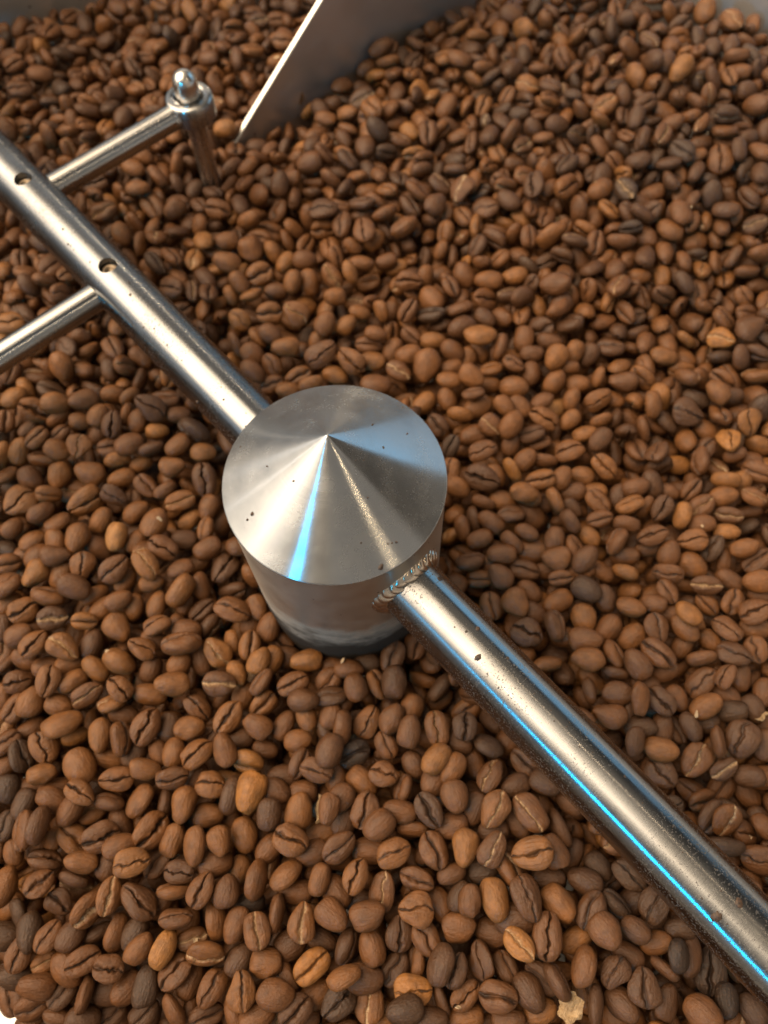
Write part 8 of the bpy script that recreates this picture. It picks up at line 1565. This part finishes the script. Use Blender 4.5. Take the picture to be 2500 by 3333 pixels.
3184,2327,222,53,-28,42,98,75,53,4,1323,1697,85,90,3,142,95,68,47,4,2928,1672,94,91,2,29,86,66,41,3,486,609,94,90,-1,120,95,71,47,2,
1696,859,145,90,-3,30,99,85,50,3,3442,3145,288,175,11,2,96,74,54,5,3275,1662,103,91,4,163,96,72,48,4,301,3039,199,90,-3,96,91,71,46,14,
1839,171,116,90,-27,6,81,61,45,4,3176,1769,116,160,8,26,95,62,50,6,3335,2447,228,1,14,152,94,77,48,5,1273,4102,182,89,11,142,100,75,51,4,
503,1898,168,175,22,16,88,71,46,5,534,2757,234,153,30,129,98,76,46,5,2657,271,104,177,-5,134,102,79,50,3,3335,2544,282,93,-12,132,95,69,50,5,
3530,2865,277,98,-20,32,95,73,47,13,2794,1228,118,176,11,86,94,74,45,15,3272,2464,217,3,-11,61,83,63,40,5,2826,1176,92,90,-3,10,95,70,48,4,
349,1880,166,126,20,97,90,73,47,4,1571,257,109,175,3,58,96,80,50,17,3575,2644,223,95,-3,20,87,69,43,16,406,1611,140,168,17,140,96,72,48,3,
2138,193,101,90,-3,36,87,64,43,3,479,2201,171,153,-4,166,90,65,43,3,2948,1533,95,5,4,38,88,63,41,15,2271,2700,201,67,14,167,81,57,39,7,
1444,217,89,6,-4,38,86,66,41,15,1488,2693,166,90,-3,169,106,80,53,4,437,1784,130,92,2,10,100,70,47,4,1694,2104,73,12,0,148,93,65,46,5,
2407,3928,190,8,6,65,105,69,60,3,376,2424,225,115,13,52,95,75,50,5,2056,154,139,16,9,125,82,58,46,5,2305,181,101,4,-9,166,85,68,39,7,
3018,1628,150,14,5,135,95,65,50,4,1719,302,71,28,-5,10,91,67,45,4,724,884,75,153,17,95,92,70,47,4,2745,1104,53,176,0,71,110,88,58,5,
1622,320,52,16,5,155,88,64,44,4,3242,1966,132,94,-3,104,91,65,52,14,570,1686,144,29,-9,76,100,79,50,13,2170,3489,222,87,-2,81,95,72,49,5,
229,3424,203,90,3,74,94,71,46,3,1231,600,90,7,-5,31,87,75,47,4,1930,489,32,102,0,57,92,75,43,2,2506,547,178,122,-4,40,101,73,50,5,
470,2490,262,32,24,8,90,65,47,16,262,2775,214,90,-12,7,83,56,45,3,516,942,170,30,-32,142,101,70,46,3,3364,1815,117,172,5,106,98,70,50,5,
2931,1295,99,5,4,128,92,71,43,14,3422,2532,232,40,10,175,80,60,39,4,2879,1383,106,80,-4,166,97,79,49,5,1213,4149,176,91,-2,16,100,70,49,4,
375,2819,193,90,-1,139,98,74,51,4,2913,3191,307,7,0,80,81,60,38,6,368,2169,172,99,-5,85,85,59,45,18,3323,2511,234,47,8,177,104,68,51,4,
3343,2782,273,95,5,11,96,76,46,4,1910,155,91,90,-2,155,90,68,41,13,2278,4039,194,117,-17,87,90,68,43,4,3100,2062,139,179,-2,166,95,78,44,4,
2163,123,87,175,-5,54,82,63,40,5,3526,3106,264,93,3,18,89,67,42,13,1358,1868,106,29,-5,98,91,61,44,3,3565,3135,308,95,5,163,101,80,50,3,
488,731,93,90,0,170,90,68,44,4,3207,2210,186,36,-4,127,99,72,50,5,934,720,92,57,10,36,88,62,46,4,1256,1454,66,90,3,70,92,69,46,6,
562,1628,145,124,4,165,90,66,49,3,1863,1124,142,63,-19,79,84,61,40,4,595,2087,114,88,4,117,96,73,48,14,2237,166,111,20,5,157,103,77,54,4,
2886,1492,91,175,-5,47,84,62,39,4,1690,2596,174,12,-16,157,99,77,45,3,204,3681,208,90,-1,80,95,68,49,2,1378,1951,119,177,14,159,91,68,44,4,
988,519,16,90,-3,26,88,76,46,5,454,977,100,15,5,112,99,74,52,3,2660,794,102,20,-5,128,78,59,40,15,519,1114,66,168,-14,10,98,78,54,4,
1771,181,99,174,5,108,93,69,49,5,2563,533,139,131,-4,58,100,71,51,3,309,3485,214,106,-5,29,101,78,54,5,2725,1193,100,129,2,7,89,70,40,5,
404,3872,217,177,9,30,97,71,51,7,355,1039,118,143,-5,20,105,78,55,3,1775,1280,96,76,4,60,86,69,41,14,709,1224,54,10,4,14,87,68,44,5,
1838,1617,78,88,22,140,94,67,47,4,1993,4030,221,4,-8,36,92,68,46,3,446,2289,206,62,32,87,88,68,46,7,2983,1785,129,38,-2,58,101,78,54,14,
2305,111,97,90,3,23,88,64,45,4,1781,1914,159,99,-12,17,91,70,48,5,2524,283,99,90,-3,25,103,75,52,3,1810,1082,38,5,-3,151,104,90,55,3,
3514,2782,257,94,9,149,112,80,48,4,486,916,99,36,5,133,85,62,39,4,3108,1985,147,96,-20,123,95,76,52,5,3495,2563,233,85,6,120,101,67,57,12,
263,2950,208,6,5,157,85,67,46,16,3166,2153,163,43,-4,171,88,65,45,13,2388,177,90,90,-2,3,101,73,50,4,3248,2170,152,85,-2,99,91,74,48,3,
659,1598,91,37,3,132,88,60,43,15,1749,1809,111,162,-12,125,92,72,48,4,976,1462,49,3,4,107,105,82,51,4,283,2632,200,90,4,118,100,77,55,4,
2666,960,112,19,-15,11,90,69,45,3,336,1480,130,110,3,47,101,70,57,5,2722,2635,260,120,25,40,94,68,56,5,1741,828,37,22,5,144,105,71,51,4,
1211,322,110,176,-4,146,96,81,43,16,3121,1933,116,177,-7,24,90,72,45,3,1321,1934,121,33,8,140,83,63,43,6,1226,404,51,173,-5,31,97,63,50,4,
3236,1890,114,88,3,121,101,78,46,4,2421,262,100,175,-4,61,98,83,51,6,881,833,40,71,-5,67,96,69,45,4,1960,1214,61,174,-6,173,89,71,42,4,
1092,2431,210,66,12,40,96,67,43,5,2967,1916,110,93,3,164,96,73,46,4,528,1321,61,88,2,76,88,72,42,5,2703,909,101,6,-5,23,86,63,42,4,
2254,712,107,174,5,20,94,71,48,6,398,1848,141,169,-2,112,109,78,55,14,546,859,85,90,-3,171,97,72,46,3,1633,214,87,90,-1,159,88,61,40,3,
3575,2816,244,85,6,134,91,66,44,3,3446,2616,245,84,-12,98,102,72,49,5,2630,520,104,171,3,109,100,68,50,6,517,1075,123,60,-3,91,101,81,53,4,
3240,2342,213,146,24,118,89,73,49,4,504,1692,117,163,-6,37,92,64,44,4,1343,298,95,90,-3,116,87,63,40,3,1872,491,80,162,5,170,98,76,50,14,
2707,1183,46,90,-3,178,77,63,36,13,954,2646,272,113,-10,129,101,75,46,3,2916,3729,278,143,-11,145,92,69,50,3,2782,3755,273,59,12,173,94,69,48,3,
282,1421,111,89,2,115,93,77,43,5,821,830,53,18,-16,150,87,66,44,4,473,1125,105,101,-4,23,99,78,48,5,2025,1185,76,63,0,141,85,70,41,4,)
raw = np.array(DATA, dtype=float).reshape(-1, 10)
BP = LO + raw[:, 0:3] / 100.0 / (R * 100)
ea, eb, ec = np.radians(raw[:, 3:6] * 2.0).T
BD = raw[:, 6:9] * 0.935e-4                            # metres
ca, sa, cb, sb, cc_, sc_ = np.cos(ea / 2), np.sin(ea / 2), np.cos(eb / 2), np.sin(eb / 2), np.cos(ec / 2), np.sin(ec / 2)
BQ = np.stack([ca * cb * cc_ + sa * sb * sc_, sa * cb * cc_ - ca * sb * sc_, ca * sb * cc_ + sa * cb * sc_, ca * cb * sc_ - sa * sb * cc_], 1)
TONE = raw[:, 9] % 10; CHF = np.floor(raw[:, 9] / 10)
tr_ = np.random.default_rng(3)
TONEJ = np.where(TONE < 9, np.clip(TONE + tr_.normal(0, 0.28, len(TONE)), 0.3, 8.3), 9)

# chaff flakes: crumpled ragged scraps of silverskin
def flake_mesh(seed):
    r_ = random.Random(seed); bm = bmesh.new(); n, m = 13, 9; top = []; bot = []
    out = [1.0 + 0.10 * math.sin(i * 0.95 + seed) + r_.uniform(-0.05, 0.05) for i in range(40)]
    for i in range(n):
        for j in range(m):
            u, v = i / (n - 1) * 2 - 1, j / (m - 1) * 2 - 1
            f = out[int((math.atan2(v, u) / 6.2832 + 0.5) * 39)]
            e = max(abs(u), abs(v)); rr = math.hypot(u, v) or 1
            k = (e / rr) * f if e > 0.7 else e / rr
            x, y = u * k * 0.5, v * k * 0.5
            z = 0.30 * (0.5 - abs(y)) + 0.06 * math.sin(9 * x + seed) + 0.08 * math.sin(13 * y + x * 6) + r_.uniform(-0.03, 0.03)
            top.append(bm.verts.new((x, y, z))); bot.append(bm.verts.new((x * 0.97, y * 0.97, z - 0.07)))
    I = lambda i, j: i * m + j
    for i in range(n - 1):
        for j in range(m - 1):
            a, b, c, d = I(i, j), I(i + 1, j), I(i + 1, j + 1), I(i, j + 1)
            bm.faces.new([top[k] for k in (a, b, c, d)]); bm.faces.new([bot[k] for k in (d, c, b, a)])
    bd = [I(i, 0) for i in range(n)] + [I(n - 1, j) for j in range(1, m)] + [I(i, m - 1) for i in range(n - 2, -1, -1)] + [I(0, j) for j in range(m - 2, 0, -1)]
    for a, b in zip(bd, bd[1:] + bd[:1]): bm.faces.new((top[b], top[a], bot[a], bot[b]))
    me = done(bm, 'chaff_flake'); V = np.array([v.co[:] for v in me.vertices])
    fattr(me, 'lc', V, 'FLOAT_VECTOR'); fattr(me, 'cr', np.zeros(len(V))); me.materials.append(M_BEAN)
    return me
FLAKE = ['pale cream lump of flaky chaff at the bottom edge', 'narrow golden chaff sliver standing among beans below the hub', 'small pale chaff scrap lying at the right edge above the arm', 'pale chaff scrap among the beans']
GROUP = 'roasted coffee beans in the cooling tray'
nf = 0; stuff = []
for i in range(len(raw)):
    if math.hypot(BP[i, 0] - TX, BP[i, 1] - TY) > TR - 0.16: continue
    fl_ = TONE[i] == 9
    if i < NI or fl_:
        if fl_:
            # order by place: bottom edge, below hub, right edge
            k = 0 if BP[i, 1] < -3 else (2 if BP[i, 0] > 1.5 else 1)
            o = bpy.data.objects.new('chaff_flake', flake_mesh(50 + nf)); nf += 1
            tag(o, FLAKE[k], 'chaff', 'scraps of chaff on the beans')
            s = (BD[i, 0], max(BD[i, 1] * 0.9, BD[i, 0] * 0.35) if k != 1 else BD[i, 0] * 0.30, BD[i, 2])
        else:
            o = bpy.data.objects.new('coffee_bean', HI[(i * 7) % len(HI)])
            tag(o, LABELS[i], 'bean', GROUP); s = BD[i]
        C.objects.link(o)
        o.rotation_mode = 'QUATERNION'; o.rotation_quaternion = Quaternion(BQ[i]); o.location = W(*BP[i]); o.scale = s
        o['tone'] = float(TONEJ[i]); o['chaff'] = float(CHF[i]); o['seed'] = (i * 0.6180339) % 1.0
    else: stuff.append(i)
# the rest of the heap in one mesh
VV, QQ, TT, CC, LL, T1, H1 = [], [], [], [], [], [], []; off = 0
def surface(x, y):
    sm = lambda a, b, v: (lambda q: q * q * (3 - 2 * q))(min(1, max(0, (v - a) / (b - a))))
    s = -2.14 + .32 * sm(.3, 5, y) + .12 * sm(-1, -3, x) * sm(-1.5, 1, y) + .62 * math.exp(-(((x - 6.2) / 2.4) ** 2 + ((y - 6.4) / 2.5) ** 2))
    return s - .40 * sm(-3.3, -4.3, y) * sm(-1.6, -2.6, x)
# the lower layer of the heap, glimpsed through the gaps
lr = random.Random(21); XP, XQ, XD, XT = [], [], [], []
yy = -8.2
while yy < 11:
    xx = -8.4 + lr.uniform(0, .24)
    while xx < 10:
        x, y = xx + lr.uniform(-.08, .08), yy + lr.uniform(-.08, .08); xx += .235
        if math.hypot(x, y) < 1.15 or math.hypot(x - TX, y - TY) > 10.75 or (-5 < x < -3.75 and y < -3.45) or False: continue
        q = Quaternion((lr.gauss(0, 1), lr.gauss(0, .5), lr.gauss(0, .5), lr.gauss(0, 1))).normalized()
        XP.append((x, y, max(surface(x, y) - .80 + lr.uniform(-.05, .05), -2.97))); XQ.append(q[:]); XD.append((.0092, .0071, .0046)); XT.append(lr.choice((3., 4., 4.5)))
    yy += .18
n0 = len(BP)
# the heap beyond the part laid out bean by bean, out to the tray wall
occ_ = set()
for x, y in zip(BP[:, 0], BP[:, 1]):
    for a in range(-1, 2):
        for b in range(-1, 2): occ_.add((int(math.floor(x / .2)) + a, int(math.floor(y / .2)) + b))
OUT = []
for lay, dz in ((0, -.40), (1, -.24), (2, -.09)):
    yy = -8.2
    while yy < 11:
        xx = -8.2 + lr.uniform(0, .3)
        while xx < 10.6:
            x, y = xx + lr.uniform(-.09, .09), yy + lr.uniform(-.09, .09); xx += .36
            if math.hypot(x, y) < 1.15 or math.hypot(x - TX, y - TY) > 10.78 or (int(math.floor(x / .2)), int(math.floor(y / .2))) in occ_ or (-5 < x < -3.25 and y < -3.35): continue
            q = Quaternion((lr.gauss(0, 1), lr.gauss(0, .6), lr.gauss(0, .6), lr.gauss(0, 1))).normalized()
            if lr.random() < .5: q = q @ Quaternion((1, 0, 0), math.pi)
            L = lr.uniform(.0080, .0098); OUT.append(len(XP))
            XP.append((x, y, surface(x, y) + dz + lr.uniform(-.07, .07))); XQ.append(q[:]); XD.append((L, L * .75, L * .5)); XT.append(lr.choice((2., 3., 3.5, 4., 4., 4.5, 5.)))
        yy += .29
stuff += list(range(n0, n0 + len(XP))); OUT = set(n0 + k for k in OUT)
BP = np.concatenate([BP, XP]); BQ = np.concatenate([BQ, XQ]); BD = np.concatenate([BD, XD]); TONEJ = np.concatenate([TONEJ, XT]); CHF = np.concatenate([CHF, np.zeros(len(XP))])
w_, x_, y_, z_ = BQ.T
RM = np.stack([np.stack([1 - 2 * (y_ * y_ + z_ * z_), 2 * (x_ * y_ - w_ * z_), 2 * (x_ * z_ + w_ * y_)], -1),
               np.stack([2 * (x_ * y_ + w_ * z_), 1 - 2 * (x_ * x_ + z_ * z_), 2 * (y_ * z_ - w_ * x_)], -1),
               np.stack([2 * (x_ * z_ - w_ * y_), 2 * (y_ * z_ + w_ * x_), 1 - 2 * (x_ * x_ + y_ * y_)], -1)], 1)
for i in stuff:
    V, Q, T, CR = LO_G[(i * 5) % len(LO_G)] if i < n0 or i in OUT else LOW_G[i % 4]
    VV.append((V * BD[i]) @ RM[i].T + np.array(W(*BP[i]))); QQ.append(Q[:, ::-1] + off); TT.append(T[:, ::-1] + off); CC.append(CR)
    LL.append(V * np.array([1.0, 0.75, 0.5]) + np.array([(i * 0.618) % 1 * 37, (i * 0.618) % 1 * 91, 0]))
    T1.append(np.full(len(V), TONEJ[i])); H1.append(np.full(len(V), CHF[i])); off += len(V)
VV = np.concatenate(VV); QQ = np.concatenate(QQ); TT = np.concatenate(TT)
me = bpy.data.meshes.new('coffee_beans')
me.vertices.add(len(VV)); me.vertices.foreach_set('co', VV.astype(np.float32).ravel())
nl = QQ.size + TT.size; me.loops.add(nl); me.loops.foreach_set('vertex_index', np.concatenate([QQ.ravel(), TT.ravel()]).astype(np.int32))
me.polygons.add(len(QQ) + len(TT))
ls = np.concatenate([np.arange(len(QQ)) * 4, QQ.size + np.arange(len(TT)) * 3]).astype(np.int32)
me.polygons.foreach_set('loop_start', ls)
me.polygons.foreach_set('use_smooth', np.ones(len(ls), dtype=bool))
me.update(calc_edges=True)
fattr(me, 'lc', np.concatenate(LL), 'FLOAT_VECTOR'); fattr(me, 'cr', np.concatenate(CC)); fattr(me, 'tone', np.concatenate(T1)); fattr(me, 'chaff', np.concatenate(H1))
me.materials.append(M_BEANS)
hp = bpy.data.objects.new('coffee_beans', me); C.objects.link(hp); hp['kind'] = 'stuff'
tag(hp, 'heap of brown roasted coffee beans filling the cooling tray', 'beans')

# crumbs of chaff scattered on the beans
cr_ = random.Random(77); bm = bmesh.new()
for i in range(26):
    j = cr_.randrange(0, min(n0, 1500)); P = W(*BP[j]) + Vector((cr_.uniform(-.0025, .0025), cr_.uniform(-.0025, .0025), BD[j][2] * cr_.uniform(.42, .5)))
    s = cr_.uniform(.0004, .0011); q = Quaternion((cr_.gauss(0, 1), cr_.gauss(0, .5), cr_.gauss(0, .5), cr_.gauss(0, 1))).normalized()
    k = cr_.randint(5, 7); a = [bm.verts.new(P + q @ Vector((math.cos(6.283 * m / k) * s * cr_.uniform(.5, 1.5), math.sin(6.283 * m / k) * s * cr_.uniform(.4, 1), cr_.uniform(-.2, .2) * s))) for m in range(k)]
    b = [bm.verts.new(v.co - q @ Vector((0, 0, .00018))) for v in a]
    bm.faces.new(a); bm.faces.new(b[::-1])
    for m in range(k): bm.faces.new((a[m], b[m], b[(m + 1) % k], a[(m + 1) % k]))
bmesh.ops.recalc_face_normals(bm, faces=bm.faces)
m_, nt_, b_ = newmat('chaff'); b_.inputs['Base Color'].default_value = (0.46, 0.34, 0.21, 1); b_.inputs['Roughness'].default_value = 0.7
cb = link('chaff_crumbs', done(bm, 'chaff_crumbs'), m_, smooth=False); cb['kind'] = 'stuff'
tag(cb, 'tiny pale crumbs of chaff scattered over the beans', 'chaff')
